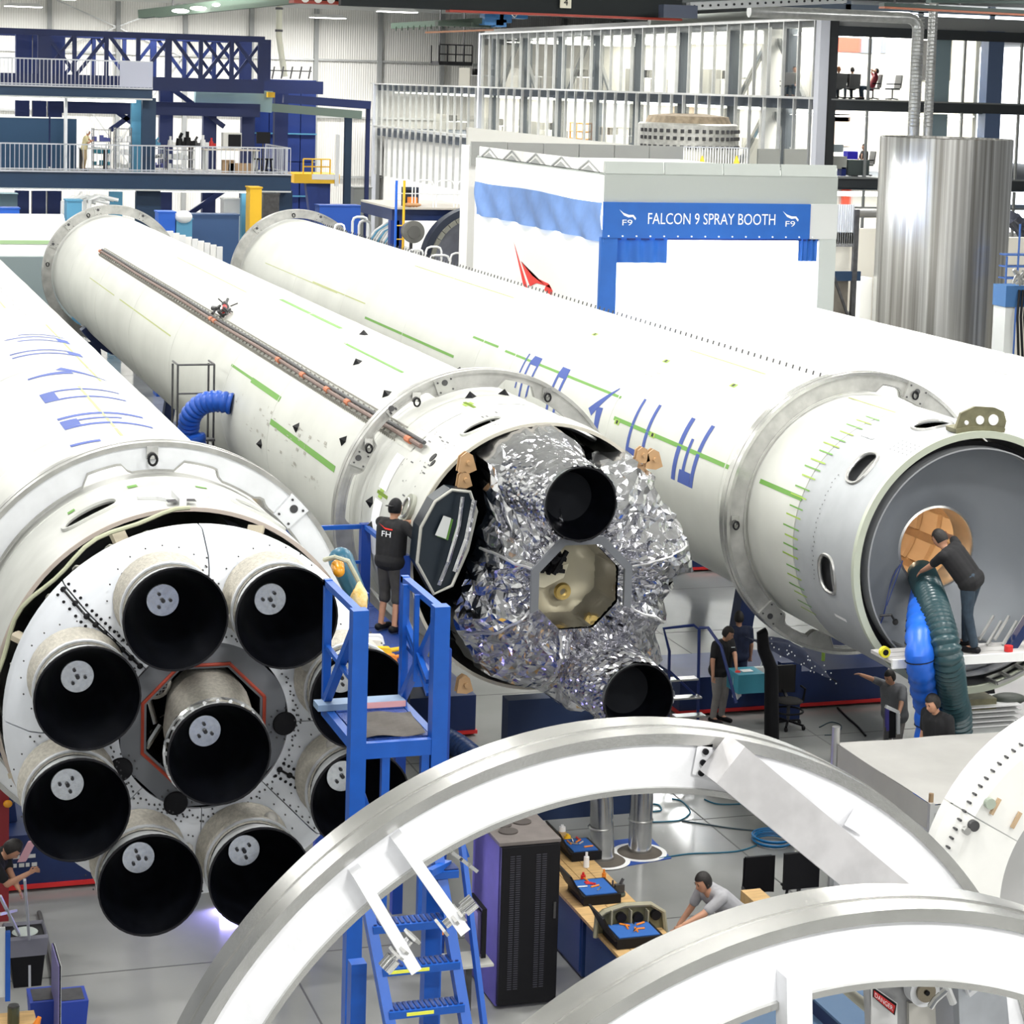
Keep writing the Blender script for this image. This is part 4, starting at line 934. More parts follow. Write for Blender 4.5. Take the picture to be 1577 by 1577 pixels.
# right edge: blue rack, machine with hoses, foil heap
t = thing('rack', 'thin blue open rack at the right border beside the steel tank', 'rack', (32, 52.4, 0)); b = MB()
x0, x1 = at_y(1548, 450, 52.4).x, at_y(1600, 450, 52.4).x
for xx in (x0, x0 + .35, x1): b.beam((xx, 52.4, 0), (xx, 52.4, at_y(1562, 395 if xx != x0 + .35 else 345, 52.4).z), .04)
b.build('upright', mat('rack_blue', (.05, .12, .35), .5), t)
for py in (394, 412, 430): z_ = at_y(1560, py, 52.4).z; MB().box(x0, x1, 52.4, 52.8, z_, z_ + .04).build('shelf', mat('rack_blue', (.05, .12, .35), .5), t)
q = at_y(1562, 440, 50); t = thing('valve_machine', 'blue-topped machine with looping dark hoses at the right border', 'machine', (q.x, 50, 0))
MB().box(q.x - .22, q.x + .05, 50, 50.6, 0, q.z - .2).build('cabinet', wgrey, t); MB().box(q.x - .26, q.x + .3, 49.95, 50.6, q.z - .55, q.z).build('head', mat('machine_blue', (.05, .14, .32), .4), t)
b = MB()
for k in range(6): b.tube([(q.x + .1 + k*.1, 49.9, q.z - .1), (q.x + .02 + k*.1, 49.8, q.z - .8), (q.x + .12 + k*.12, 49.8, q.z - 1.9)], .035, 7)
b.build('hose', black, t, smooth=True)
b = MB()
for k in range(14): b.cyl((q.x - .2 + rnd.random()*.6, 49.9, q.z + rnd.random()*.1), (q.x - .2 + rnd.random()*.6, 49.8, q.z + .25 + rnd.random()*.2), .03, n=6)
b.build('pipework', steel, t, smooth=True)
q = at_y(1566, 340, 66); b = MB()
b.grid(lambda u, v: (q.x - 1.0 + 3*u, 66 + 2*v, q.z - .8 + 1.3*math.sin(PI*min(1, u*1.3))*(.7 + .3*noise.noise((u*6, v*6, 1))) + .3*noise.noise((u*9, v*9, 3))), 24, 12); o = b.build('covered_equipment', mat('dark_wrap', (.12, .13, .18), .35, .3, .4, 3)); tag(o, 'dark wrapped equipment behind the low wall at the right border', 'covered machine')
o = MB().box(x0 - 1.5, x0 + 6, 60, 60.3, 0, at_y(1560, 366, 60).z).build('low_wall', cream); tag(o, 'low cream wall at the right border behind the blue rack', 'wall')

# ------------------------------------------------------------------ left mezzanine
def bars(t, p0, p1, h, step, r=.012, m=grail, posts=1.4):
    p0 = Vector(p0); p1 = Vector(p1); L = (p1 - p0).length; d = (p1 - p0) / L
    b = MB(); b.beam(p0 + Vector((0, 0, h)), p1 + Vector((0, 0, h)), .05); b.beam(p0 + Vector((0, 0, .08)), p1 + Vector((0, 0, .08)), .04)
    b.build('rail', m, t)
    n = int(L / step); np_ = max(1, round(L / posts / step))
    for i in range(n + 1):
        q = p0 + d * (L * i / n); w = .045 if i % max(1, round(posts/step)) == 0 else r * 2
        MB().beam(q, q + Vector((0, 0, h)), w).build('baluster', m, t)
def mezz():
    t = thing('mezzanine', 'two-level blue steel mezzanine with railings at the back left', 'mezzanine', (8, 85, 0))
    for z0, z1, x1 in ((6.72, 7.33, 18.45), (10.18, 10.53, 13.0)):
        MB().box(-3, x1, 85, 85.35, z0, z1).build('edge_beam', bluem, t); MB().box(-3, x1, 85.36, 89.6, z1 - .25, z1).build('deck', mat('deck_grey', (.42, .42, .40), .7), t)
        MB().box(-3, x1, 84.9, 85.4, z1, z1 + .05).build('deck_lip', grail, t); MB().box(-3, x1, 84.97, 85.38, z0 - .06, z0).build('beam_flange', wgrey, t)
    MB().box(18.2, 18.45, 85.3, 89.6, 6.72, 7.33).build('edge_beam', bluem, t)
    for (x, y, m, w, z1) in ((at_y(212, 250, 86.5).x, 86.5, bluelt, .5, 10.2), (at_y(229, 250, 85.6).x, 85.6, bluem, .52, 10.2), (at_y(381, 300, 87).x, 87, bluelt, .45, 6.7), (at_y(439, 300, 85.6).x, 85.6, bluem, .6, 6.7),
                          (at_y(229, 300, 85.6).x, 85.62, bluem, .95, 6.7), (at_y(179, 300, 88).x, 88, bluelt, .5, 6.7), (at_y(102, 170, 85.6).x, 85.6, lettm, .10, 10.2)):
        MB().box(x - w/2, x + w/2, y, y + .35, 0 if z1 < 8 else 7.33, z1).build('column', m, t)
    bars(t, (-1, 85.05, 10.55), (13.0, 85.05, 10.55), 1.02, .145); bars(t, (-1, 84.95, 7.37), (18.4, 84.95, 7.37), 1.02, .17)
    bars(t, (18.35, 85.3, 7.37), (18.35, 89.5, 7.37), 1.02, .33)
    MB().box(11.75, 12.98, 84.98, 85.02, 10.6, 11.55).build('gate_panel', mat('gate_grey', (.48, .50, .60), .4), t)
    MB().cyl((12.5, 84.6, 10.2), (12.9, 84.4, 10.05), .35, .2, 12).build('floodlight', whitep, t, smooth=True) if False else None
    q = at_y(20, 152, 86); MB().box(-3, 12.5, 85.9, 86.2, 10.0, 10.1).build('strip_lamp', mat('mezz_lamp', (1, 1, 1), .5, emit=(1, .97, .9), estr=6), t)
    MB().box(-3, 18, 86.5, 86.8, 6.55, 6.62).build('strip_lamp', MATS['mezz_lamp'], t)
mezz()
# upper blue truss frame
t = thing('truss_frame', 'dark blue steel truss frame with crossed braces above the mezzanine', 'frame', (12, 92, 0))
yT = 92
for yy in (90.0, 94.0):
    x0, x1 = at_y(60, 90, yT).x, at_y(392, 90, yT).x; zt = at_y(220, 56, yT).z; zb = at_y(220, 118, yT).z
    MB().box(x0 - 3, x1, yy - .12, yy + .12, zt - .12, zt + .12).build('top_chord', bluet, t); MB().box(x0 - 3, x1 + (3.4 if yy > 92 else 0), yy - .12, yy + .12, zb - .55, zb).build('bottom_chord', bluet, t)
    for k in range(8):
        xx = x0 + (x1 - x0) * k / 7; w = .26 if k in (0, 7, 4) else .16; MB().box(xx - w, xx + w if k in (0, 7) else xx, yy - .1, yy + .1, zb, zt).build('post', bluet, t)
        if k < 7:
            xn = x0 + (x1 - x0) * (k + 1) / 7
            if k % 2: MB().beam((xx, yy, zb), (xn, yy, zt), .14, .12, (0, 1, 0)).build('diagonal', bluet, t)
            else: MB().beam((xx, yy, zt), (xn, yy, zb), .14, .12, (0, 1, 0)).build('diagonal', bluet, t)
            if k in (0, 1, 3, 5): MB().beam((xx, yy + .3, zt), (xn, yy + .3, zb) if k % 2 else (xx, yy + .3, zb), .01, .01).build('tie', bluet, t) if False else None
            if k in (0, 5, 6): (MB().beam((xx, yy + .15, zb), (xn, yy + .15, zt), .12, .1, (0, 1, 0)) if k % 2 == 0 else MB().beam((xx, yy + .15, zt), (xn, yy + .15, zb), .12, .1, (0, 1, 0))).build('diagonal', bluet, t)
for px in (34, 60, 84, 255, 322, 381): q = at_y(px, 200, 93); MB().box(q.x - .28, q.x + .28, 92.8, 93.2, 0, zt if px < 100 else zb).build('leg', bluet, t)
for (a, c) in (((180, 172), (226, 206)), ((226, 160), (170, 200)), ((265, 137), (345, 195)), ((350, 290), (290, 330))):
    MB().beam(at_y(*a, 92.5), at_y(*c, 92.5), .2).build('diagonal', bluet, t)
q0, q1 = at_y(75, 160, 92), at_y(400, 165, 92); MB().box(q0.x, q1.x, 91.9, 92.2, q0.z - .35, q0.z + .2).build('lower_beam', bluet, t)
# blue tower box
t = thing('blue_tower', 'tall cobalt blue panelled machine tower left of the yellow platform', 'tower', (22, 99, 0))
x0, x1 = at_y(390, 200, 98).x, at_y(487, 200, 98).x; zt = at_y(440, 122, 98).z
n = 4
for k in range(n):
    for j in range(3):
        w = (x1 - x0)/n; h = zt/3; MB().box(x0 + k*w + .02, x0 + (k+1)*w - .02, 98 + .03*((k + j) % 2), 98.3, j*h + .02, (j+1)*h - .02).build('panel', bluebox, t)
MB().box(x0 + .1, x1 - .1, 98.3, 101, 0, zt - .05).build('core', bluebox, t)
for k in range(3): z_ = 3 + k*2.8; MB().box(x0, x1, 97.85, 97.95, z_, z_ + .06).build('seam_rail', bluelt, t)
b = MB()
for k in range(6): q = at_y(405 + k*14, 118, 98); b.beam(q + Vector((0, 0, -.1)), q + Vector((.1, 0, .45)), .06)
b.beam(at_y(400, 108, 98), at_y(480, 110, 98), .05); b.build('top_rail', dsteel, t)
o = MB().beam(at_y(433, 130, 96.5), (at_y(433, 130, 96.5).x, 96.5, 0), .6, .4).build('steel_column', bluet); tag(o, 'dark blue steel column in front of the cobalt tower', 'column')
# jib beams
t = thing('jib_crane', 'dark blue and pale green jib beam reaching right from the tower', 'crane', (24, 93, 0))
MB().beam(at_y(436, 152, 93), at_y(570, 162, 93), .3, .35).build('jib_arm', bluet, t); MB().beam(at_y(300, 148, 92.4), at_y(418, 157, 92.4), .4, .9).build('duct_beam', mat('pale_teal', (.30, .44, .46), .5), t)
MB().beam(at_y(400, 164, 92.6), at_y(556, 177, 92.6), .3, .35).build('lower_arm', mat('sage_green', (.16, .22, .19), .5), t)
MB().cbox(at_y(417, 146, 92), .3, .3, .22).build('yellow_box', yellow, t)
p = at_y(537, 172, 92.6); MB().box(p.x - .14, p.x + .14, 92.5, 92.8, 0, p.z).build('support_post', bluem, t); p = at_y(568, 160, 93); MB().box(p.x - .08, p.x + .08, 93, 93.2, 0, p.z).build('support_post', bluet, t)
# yellow platform
t = thing('yellow_platform', 'yellow maintenance platform with tube railing beside the blue tower', 'platform', (24, 91, 0))
a, c = at_y(453, 282, 91), at_y(523, 282, 91); zt = at_y(490, 268, 91).z
MB().box(a.x, c.x, 91, 93, a.z, zt).build('deck', yellow, t)
for k in range(4): xx = a.x + .4 + (c.x - a.x - .8)*k/3; MB().cyl((xx, 91.1, zt), (xx, 91.1, zt + .62), .035, n=6).build('post', yellow, t)
for z_ in (.3, .62): MB().cyl((a.x + .4, 91.1, zt + z_), (c.x - .4, 91.1, zt + z_), .03, n=6).build('rail', yellow, t)
MB().cbox((c.x - .7, 90.97, zt - .12), 1.0, .03, .22).build('name_plate', whitec, t)
MB().beam((a.x + .8, 91.5, a.z), (c.x - .3, 91.5, 1.0), .45).build('strut', bluebox, t); MB().box(c.x - .9, c.x - .3, 91.4, 91.9, 0, a.z).build('leg', bluebox, t)
MB().box(at_y(517, 230, 90.9).x, at_y(523, 230, 90.9).x, 90.9, 91, zt - .5, at_y(520, 207, 91).z).build('white_post', whitep, t)
# ---------- things on the mezzanine decks
def deck_pt(px, y, z=7.34): q = at_y(px, 250, y); return Vector((q.x, y, z))
for i, (a, c) in enumerate(((-1, 75), (78, 118))):
    x0, x1 = at_y(a, 200, 86.3).x, at_y(c, 200, 86.3).x; zt = at_y(60, 182, 86.3).z
    o = MB().box(x0, x1, 86.3, 86.36, 7.36, zt).build('partition_panel', mat('slate_blue_panel', (.012, .05, .11), .7)); tag(o, ('wide dark blue partition panel on the lower mezzanine deck', 'narrow dark blue partition panel next to the bench worker')[i], 'partition')
    b = MB().box(x0, x1, 86.28, 86.38, zt, zt + .05); b.build('top_trim', whitep, o, world=False).location = -Vector(o.location)
def table(name, label, x0, x1, y0, y1, z0, h, top, leg, cat='table', lw=.06, tt=.05):
    t = thing(name, label, cat, ((x0+x1)/2, (y0+y1)/2, z0)); MB().box(x0, x1, y0, y1, z0 + h - tt, z0 + h).build('table_top', top, t)
    for xx in (x0 + lw, x1 - lw):
        for yy in (y0 + lw, y1 - lw): MB().box(xx - lw/2, xx + lw/2, yy - lw/2, yy + lw/2, z0, z0 + h - tt).build('leg', leg, t)
    return t
def cart(label, px0, px1, y, z0, h, shelves, m=chrome, cat='cart', gname=None):
    x0, x1 = at_y(px0, 250, y).x, at_y(px1, 250, y).x; t = thing('wire_cart', label, cat, ((x0+x1)/2, y, z0), group=gname)
    for xx in (x0, x1):
        for yy in (y, y + .5): MB().cyl((xx, yy, z0), (xx, yy, z0 + h), .022, n=6).build('upright', m, t)
    for k in range(shelves):
        zz = z0 + .12 + (h - .2)*k/(shelves - 1); MB().box(x0, x1, y, y + .5, zz, zz + .03).build('shelf', m, t)
        b = MB()
        for j in range(5):
            if rnd.random() < .8: s = .1 + rnd.random()*.14; b.cbox((x0 + (x1-x0)*(j+.5)/5, y + .2, zz + .03 + s/2), .14, .2, s)
        if b.v and k < shelves - 1: b.build('stored_box', rnd.choice([wgrey, whitep, mat('bin_periwinkle', (.12, .14, .45), .5), tealbox]), t)
    return t
cart('tall chrome wire shelf beside the bench worker on the mezzanine', 178, 202, 86.2, 7.34, 1.7, 4)
cart('shorter chrome wire shelf between bench worker and light blue column', 144, 170, 88.2, 7.34, 1.6, 4)
cart('wire cart with dark bins right of the front blue column', 234, 252, 86.6, 7.34, .95, 3)
cart('low wire cart with a blue bin in the middle of the lower deck', 258, 300, 86.6, 7.34, .9, 3)
for i, (a, c, y, h, lb) in enumerate(((124, 168, 87, .85, 'grey bench behind the yellow-sleeved worker'), (232, 300, 88.5, .95, 'long tan bench along the back of the lower deck'), (315, 400, 86.2, .92, 'white bench with boxes beneath at the right of the lower deck'))):
    x0, x1 = at_y(a, 240, y).x, at_y(c, 240, y).x; table('workbench', lb, x0, x1, y, y + .8, 7.34, h, (wgrey, woodlt, mat('bench_cream', (.55, .50, .42), .6))[i], (dsteel, dsteel, wgrey)[i], 'bench', .09)
q = deck_pt(357, 86.4); t = thing('computer_monitor', 'bulky pale old monitor on the white mezzanine bench', 'monitor', (q.x, 86.4, 8.26)); MB().cbox((q.x, 86.55, 8.60), .72, .5, .62).build('monitor_case', mat('case_beige', (.62, .62, .58), .5), t); MB().cbox((q.x + .08, 86.29, 8.60), .5, .03, .5).build('monitor_screen', black, t)
q = deck_pt(405, 86.0); t = thing('computer_monitor', 'flat black monitor on a pole at the right end of the mezzanine', 'monitor', (q.x, 86, 7.34)); MB().cbox((q.x, 86, 8.75), .55, .06, .45).build('monitor_screen', black, t); MB().cyl((q.x, 86.06, 7.34), (q.x, 86.06, 8.6), .03, n=8).build('pole', dsteel, t); MB().cbox((q.x, 86, 7.37), .5, .4, .05).build('base', dsteel, t)
for i, (px, w, h, lb) in enumerate(((370, .95, .38, 'low wide cardboard box under the white bench'), (352, .5, .5, 'taller cardboard box at the left under the white bench'))):
    q = deck_pt(px, 85.8); o = MB().cbox((q.x, 85.9, 7.36 + h/2), w, .35, h).build('cardboard_box', cardb); tag(o, lb, 'box')
for i, px in enumerate((398, 414)):
    q = deck_pt(px, 85.5); t = thing('stool', ('left','right')[i] + ' one of two black stools by the flat monitor pole', 'stool', (q.x, 85.5, 7.34)); MB().cyl((q.x, 85.5, 7.9), (q.x, 85.5, 7.96), .17, n=12).build('seat', black, t)
    for k in range(4): a = PI/4 + k*PI/2; MB().cyl((q.x + .1*math.cos(a), 85.5 + .1*math.sin(a), 7.9), (q.x + .17*math.cos(a), 85.5 + .17*math.sin(a), 7.34), .02, n=5).build('leg', black, t)
MB_items = ((262, .22, whitep, 'white gadget left of the black tools'), (276, .3, black, 'black tool heap on the tan bench'), (288, .34, black, 'tallest black instrument on the tan bench'), (300, .22, dsteel, 'grey instrument at the right end of the tan bench'), (312, .26, whitec, 'white bottle cluster left of the white bench'), (240, .18, bluelt, 'pale blue ball at the left end of the tan bench'), (325, .2, red, 'small red-lidded jar beside the old monitor'))
for i, (px, s, m, lb) in enumerate(MB_items):
    q = deck_pt(px, 88.8, 8.29); b = MB(); b.cyl(q, q + Vector((0, 0, s)), s*.55, s*.4, 9); b.cyl(q + Vector((0, 0, s)), q + Vector((.1*(i % 2), 0, s*1.7)), s*.22, n=7); b.cbox(q + Vector((s*.6, -.05, s*.3)), s*.6, s*.5, s*.6)
    o = b.build('bench_instrument', m); tag(o, lb, 'instrument')
# under the mezzanine
for i, (a, c, d, e, y, m, nm, lb) in enumerate(((385, 403, 290, 334, 82, yellow, 'cabinet', 'tall yellow locker under the right end of the mezzanine'), (244, 270, 328, 352, 76, hoseb, 'storage_bin', 'bright blue bin right of the ring top'), (271.5, 296, 338, 358, 76, bluelt, 'storage_bin', 'lighter blue bin with a white dome lid'), (296, 368, 332, 352, 78, mat('blue_glass_panel', (.05, .10, .22), .3), 'low_cabinet', 'long low dark blue cabinet under the mezzanine'),
      (-10, 30, 322, 334, 83.5, hoseb, 'tent_cover', 'blue sloping cover at the left border'), (0, 27, 300, 322, 86.5, mat('teal_grey', (.18, .28, .32), .6), 'low_cabinet', 'grey-teal cabinet at the left border under the mezzanine'), (103, 126, 310, 332, 80, bluelt, 'low_cabinet', 'blue cabinet under white pipes behind the back ring'), (345, 372, 308, 320, 88, whitep, 'low_cabinet', 'white cabinet behind the light blue column'), (492, 555, 318, 350, 84, mat('blue_bin', (.012, .08, .42), .5), 'storage_bin', 'large blue skip behind the white hoops'), (545, 572, 290, 318, 100, mat('wall_unit_dark', (.18, .19, .18), .6), 'wall_unit', 'dark grey unit against the back wall'), (405, 430, 300, 330, 84, dsteel, 'cabinet', 'dark locker right of the yellow locker'))):
    x0, x1 = at_y(a, (d+e)/2, y).x, at_y(c, (d+e)/2, y).x; zt, zb = at_y((a+c)/2, d, y).z, 0
    o = MB().box(x0, x1, y, y + .8, 0, zt).build(nm, m); tag(o, lb, nm.replace('_', ' '))
    b = MB().box(x0 - .03, x1 + .03, y - .03, y + .83, zt, zt + .05); b.build('lid', m, o, world=False).location = -Vector(o.location)
b = MB(); q = at_y(283, 334, 76); b.ell(q, .3, .3, .22); o = b.build('dome_lid', whitep, None, smooth=True); tag(o, 'white domed cover on the lighter blue bin', 'lid')
t = thing('pipe_bundle', 'stack of white pipes and wraps behind the back ring', 'pipes', (9, 84.6, 0)); 
for k in range(7):
    p = at_y(92 + k*7, 318 + 3*math.sin(k*2), 84.4); MB().tube([(p.x, p.y, 0), p + Vector((.1, 0, .2)), p + Vector((.5, .2, .35)), p + Vector((1.2, .2, .2))], .07, 8).build('pipe', (whitep, wgrey)[k % 2], t, smooth=True)
# white panels standing at right of back ring
for k in range(9):
    p = at_y(262 + k*9.5, 356 + 3*k, 72.6); p.z -= 1.1; o = MB().frame8([(p.x - .11, p.y, 0), (p.x + .11, p.y, 0), (p.x + .11, p.y + .1, 0), (p.x - .11, p.y + .1, 0)], [(p.x - .11, p.y, p.z + 1.1), (p.x + .11, p.y, p.z + 1.1), (p.x + .11, p.y + .1, p.z + 1.1), (p.x - .11, p.y + .1, p.z + 1.1)]).build('standing_panel', (whitep, whitew)[k % 2])
    tag(o, ('leftmost', 'second', 'third', 'fourth', 'fifth', 'sixth', 'seventh', 'eighth', 'rightmost')[k] + ' white standing panel, counted from the left, between the two back rings', 'panel', 'white panels between the back rings')
# ------------------------------------------------------------------ gantry with reel, hoops
t = thing('gantry', 'blue gantry deck with white hoop railings left of the spray booth', 'gantry', (20, 66, 0))
a, c = at_y(604, 322, 66), at_y(733, 328, 66)
MB().box(a.x, c.x, 66, 70, a.z - .35, a.z).build('deck', blued, t); MB().box(a.x, c.x, 65.9, 70, a.z, a.z + .06).build('deck_board', mat('board_grey', (.50, .47, .42), .7), t)
for px in (608, 616, 727): q = at_y(px, 360, 66); MB().box(q.x - .14, q.x + .14, 66, 66.3, 0, a.z - .35).build('leg', (bluelt if px > 700 else bluebox), t)
def hoop(t, p0, p1, h, r=.022, m=whitep, n='hoop'):
    p0 = Vector(p0); p1 = Vector(p1); d = (p1 - p0); e = d.normalized() * min(.15, d.length/3); u = Vector((0, 0, 1))
    pts = [p0, p0 + u*(h - .15), p0 + u*(h - .04) + e*.3, p0 + u*h + e, p1 + u*h - e, p1 + u*(h - .04) - e*.3, p1 + u*(h - .15), p1]
    MB().tube(pts, r, 7).build(n, m, t, smooth=True)
zz = a.z + .06; L = (c.x - a.x)
for k in range(4): hoop(t, (a.x + .08 + L*k/4, 66.1, zz), (a.x - .02 + L*(k+1)/4, 66.1, zz), .84)
MB().cyl((a.x, 66.1, zz + .42), (c.x, 66.1, zz + .42), .018, n=6).build('mid_rail', whitep, t)
t = thing('ladder', 'blue and yellow ladder at the left leg of the gantry', 'ladder', (17.5, 65.6, 0))
for px in (609, 621): q = at_y(px, 360, 65.6); MB().cyl((q.x, 65.6, 0), (q.x, 65.6, a.z + .9), .04, n=6).build('rail', (hoseb, yellow)[px > 615], t)
q = at_y(609, 360, 65.6); q2 = at_y(621, 360, 65.6)
for k in range(16): MB().cyl((q.x, 65.6, .4 + k*.42), (q2.x, 65.6, .4 + k*.42), .02, n=5).build('rung', yellow, t)
q = at_y(632, 302, 66.6); t = thing('control_cabinet', 'black control cabinet on the gantry deck', 'cabinet', (q.x, 66.6, zz)); MB().box(q.x - .24, q.x + .24, 66.5, 66.8, zz, q.z + .28).build('cabinet_body', mat('ink_blue', (.01, .018, .04), .5), t); MB().box(q.x - .18, q.x + .18, 66.46, 66.5, zz + .4, q.z + .2).build('cabinet_door', black, t)
q = at_y(635, 308, 66.2); o = MB().box(q.x - .12, q.x + .14, 66.1, 66.35, zz, zz + .3).build('orange_box', orange); tag(o, 'small orange box in front of the black control cabinet', 'box')
q = at_y(634, 317, 66.2); o = MB().ell((q.x, 66.15, zz + .07), .3, .12, .07).build('coiled_line', mat('tan_line', (.45, .25, .12), .7), None, smooth=True); tag(o, 'flat tan coil lying under the orange box', 'coil')
q = at_y(636, 357, 64.5); t = thing('cable_reel', 'large dark grey reel below the gantry deck', 'reel', (q.x, 64.5, q.z - .36))
MB().cyl((q.x, 64.4, q.z), (q.x, 64.5, q.z), .34, n=36).build('flange', mat('reel_grey', (.13, .13, .12), .7), t, smooth=True); MB().cyl((q.x, 64.36, q.z), (q.x, 64.4, q.z), .20, n=24).build('hub', mat('reel_hub', (.09, .09, .085), .7), t, smooth=True); MB().cyl((q.x, 64.5, q.z), (q.x, 64.9, q.z), .28, n=24).build('drum', dsteel, t, smooth=True)
b = MB(); b.beam((q.x, 64.7, q.z), (q.x, 64.7, 0), .08); b.build('stand', dsteel, t)
q = at_y(735, 405, 64.9); t = thing('segmented_ring', 'large dark segmented ring standing under the gantry', 'ring', (q.x, 64.9, q.z - 1.75))
MB().lathe((q.x, 64.9, q.z), [(1.52, 0), (1.72, 0), (1.72, .5), (1.52, .5)], 64, 'Y', closed=True).build('outer_ring', mat('ring_ink', (.018, .025, .045), .5), t, smooth=True)
for k in range(36): a_ = k*10; MB().lathe((q.x, 64.82, q.z), [(1.38, 0), (1.51, 0), (1.51, .3), (1.38, .3)], 3, 'Y', a_ + .4, a_ + 9.6, closed=True).build('segment', mat('segment_olive', (.20, .20, .17), .6), t)
MB().lathe((q.x, 65.0, q.z), [(1.38, 0), (.8, .25), (.4, .35), (.01, .38)], 48).build('ring_dish', mat('dish_grey', (.40, .42, .50), .35, .5, .2, 3), t, smooth=True)
b = MB(); b.cyl((q.x + .15, 64.7, q.z + .05), (q.x + .15, 65.0, q.z + .05), .42, n=32); b.build('access_cover', dsteel, t, smooth=True)
t = thing('hoop_barrier', 'row of white hoop barriers between the gantry and the open-ended stage', 'barrier', (17, 64, 0))
for k, (p, c2, y, h) in enumerate(((630, 652, 64.0, 384), (656, 680, 63.9, 380), (662, 692, 63.6, 393), (694, 722, 63.5, 390))):
    q = at_y(p, h, y); q2 = at_y(c2, h, y); hoop(t, (q.x, y, 0), (q2.x, y, 0), q.z, .035)
t = thing('hoop_barrier', 'short white hoop barrier beside the large blue skip', 'barrier', (17, 68, 0))
for k, (p, c2, y, h) in enumerate(((543, 566, 72, 334), (553, 570, 70, 340))): q = at_y(p, h, y); q2 = at_y(c2, h, y); hoop(t, (q.x, y, 0), (q2.x, y, 0), q.z, .045)
t = thing('hoop_barrier', 'thin white barrier behind the right-hand back ring', 'barrier', (12, 66, 0))
q = at_y(515, 345, 66); q2 = at_y(531, 345, 66); hoop(t, (q.x, 66, 0), (q2.x, 66, 0), q.z, .03)
b = MB(); t = thing('bent_frames', 'leaning bundle of pale bent frames left of the gantry ladder', 'frames', (17, 71.5, 0))
for k in range(11):
    p = at_y(563 + k*4, 376, 71.5); pts = [(p.x, 71.5 + .05*k, 0), (p.x, 71.5, p.z), (p.x + .3, 71.5, p.z + .45), (p.x + .75, 71.5, p.z + .75 - .02*k)]; MB().tube(pts, .035, 6).build('bent_tube', (whitep, bluelt, wgrey)[k % 3], t, smooth=True)
t = thing('roof_monitor_lift', 'small black lift cage hanging high near the office block', 'lift cage', (24, 90, 11)); a, c = at_y(676, 97, 90), at_y(727, 99, 90)
MB().box(a.x, c.x, 90, 91.2, a.z - .08, a.z + .08).build('cage_floor', black, t)
for k in range(5):
    for yy in (90, 91.2): xx = a.x + (c.x - a.x)*k/4; MB().cyl((xx, yy, a.z), (xx, yy, a.z + .75), .03, n=5).build('bar', black, t)
for zz_ in (.35, .75): MB().box(a.x, c.x, 89.97, 90.03, a.z + zz_, a.z + zz_ + .05).build('cage_rail', black, t)
for xx in (a.x + .2, c.x - .2): MB().cyl((xx, 90.6, a.z), (xx, 90.6, 16.2), .035, n=5).build('hanger', dsteel, t)
# ------------------------------------------------------------------ overhead cranes
t = thing('bridge_crane', 'black overhead crane girder with red edges and a number 4 plate', 'crane', (20, 60, 13.2))
gm = mat('girder_black', (.004, .007, .009), .8); rm = mat('girder_red', (.30, .03, .015), .5)
a, c = at_y(452, 3, 60), at_y(1052, 24, 60)
MB().box(a.x, at_y(960, 10, 60).x, 60, 60.5, a.z + .06, a.z + .9).build('girder', gm, t); MB().box(a.x, at_y(960, 10, 60).x, 59.92, 60.6, a.z - .02, a.z + .06).build('girder_flange', rm, t)
p, q = at_y(800, 18, 58), at_y(1050, 24, 58); MB().box(p.x - 5, q.x, 58, 58.3, p.z - .02, p.z + .5).build('girder', gm, t); MB().box(p.x - 2, q.x, 57.95, 58.35, p.z - .08, p.z - .02).build('girder_flange', rm, t)
for k in range(30): xx = a.x + .3 + k*.36; MB().cyl((xx, 59.9, a.z + .10), (xx, 59.86, a.z + .10), .11, n=10).build('scallop', whitec, t)
q = at_y(871, 4, 57.9); MB().cbox(q, .32, .04, .3).build('number_plate', mat('plate_cream', (.7, .66, .55), .6), t)
text_part('4', .26, lambda u, v, w: (q.x + u, 57.86 - w, q.z + v), black, t, 'plate_number', .004)
t = thing('crane_trolley', 'blue crane trolley hanging under the black girder', 'trolley', (21, 61, 12.6))
for px, py, w, h in ((757, 30, .55, .32), (775, 24, .35, .40), (800, 20, .34, .32), (768, 36, .3, .2)): MB().cbox(at_y(px, py, 59), w, .5, h).build('trolley_box', mat('trolley_blue', (.03, .17, .42), .45), t)
b = MB(); p = at_y(788, 22, 58.6); b.tube([p + Vector((0, 0, .3)), p, p + Vector((.08, 0, -.08)), p + Vector((.14, 0, 0))], .03, 7); b.build('hook', chrome, t, smooth=True)
MB().cbox(at_y(715, 38, 59.4), 1.6, .3, .12).build('end_truck', mat('girder_green', (.05, .08, .06), .5), t); MB().beam(at_y(604, 40, 62), at_y(745, 32, 59), .1, .16).build('lattice_boom', mat('girder_green', (.05, .08, .06), .5), t)
for k in range(14): p = at_y(610 + k*9, 41 - k*.5, 61.5 - k*.2); MB().beam(p, p + Vector((0, 0, -.12)), .03).build('lattice_bar', MATS['girder_green'], t)
MB().beam(at_y(655, 50, 59), at_y(760, 46, 59), .06, .05).build('rail', mat('rail_rust', (.40, .20, .12), .5), t)
for xx in (757, 800): p = at_y(xx, 15, 59); MB().cyl(p, (p.x, p.y, 16.2), .04, n=6).build('hanger', dsteel, t)
t = thing('green_girder', 'dark green lattice girder with three lamps at the top left', 'girder', (14, 75, 13)); p, q = at_y(218, 22, 80), at_y(470, -8, 74)
MB().beam(p, q, .35, .30).build('girder', mat('girder_green2', (.10, .14, .11), .5), t); MB().beam(at_y(242, 24, 79), at_y(480, 0, 73), .2, .15).build('girder', MATS['girder_green2'], t)
for (px, py) in ((278, 17), (306, 13), (340, 8)):
    c = at_y(px, py, 77); MB().ell(c, .30, .2, .07).build('lamp_lens', em, t, smooth=True)
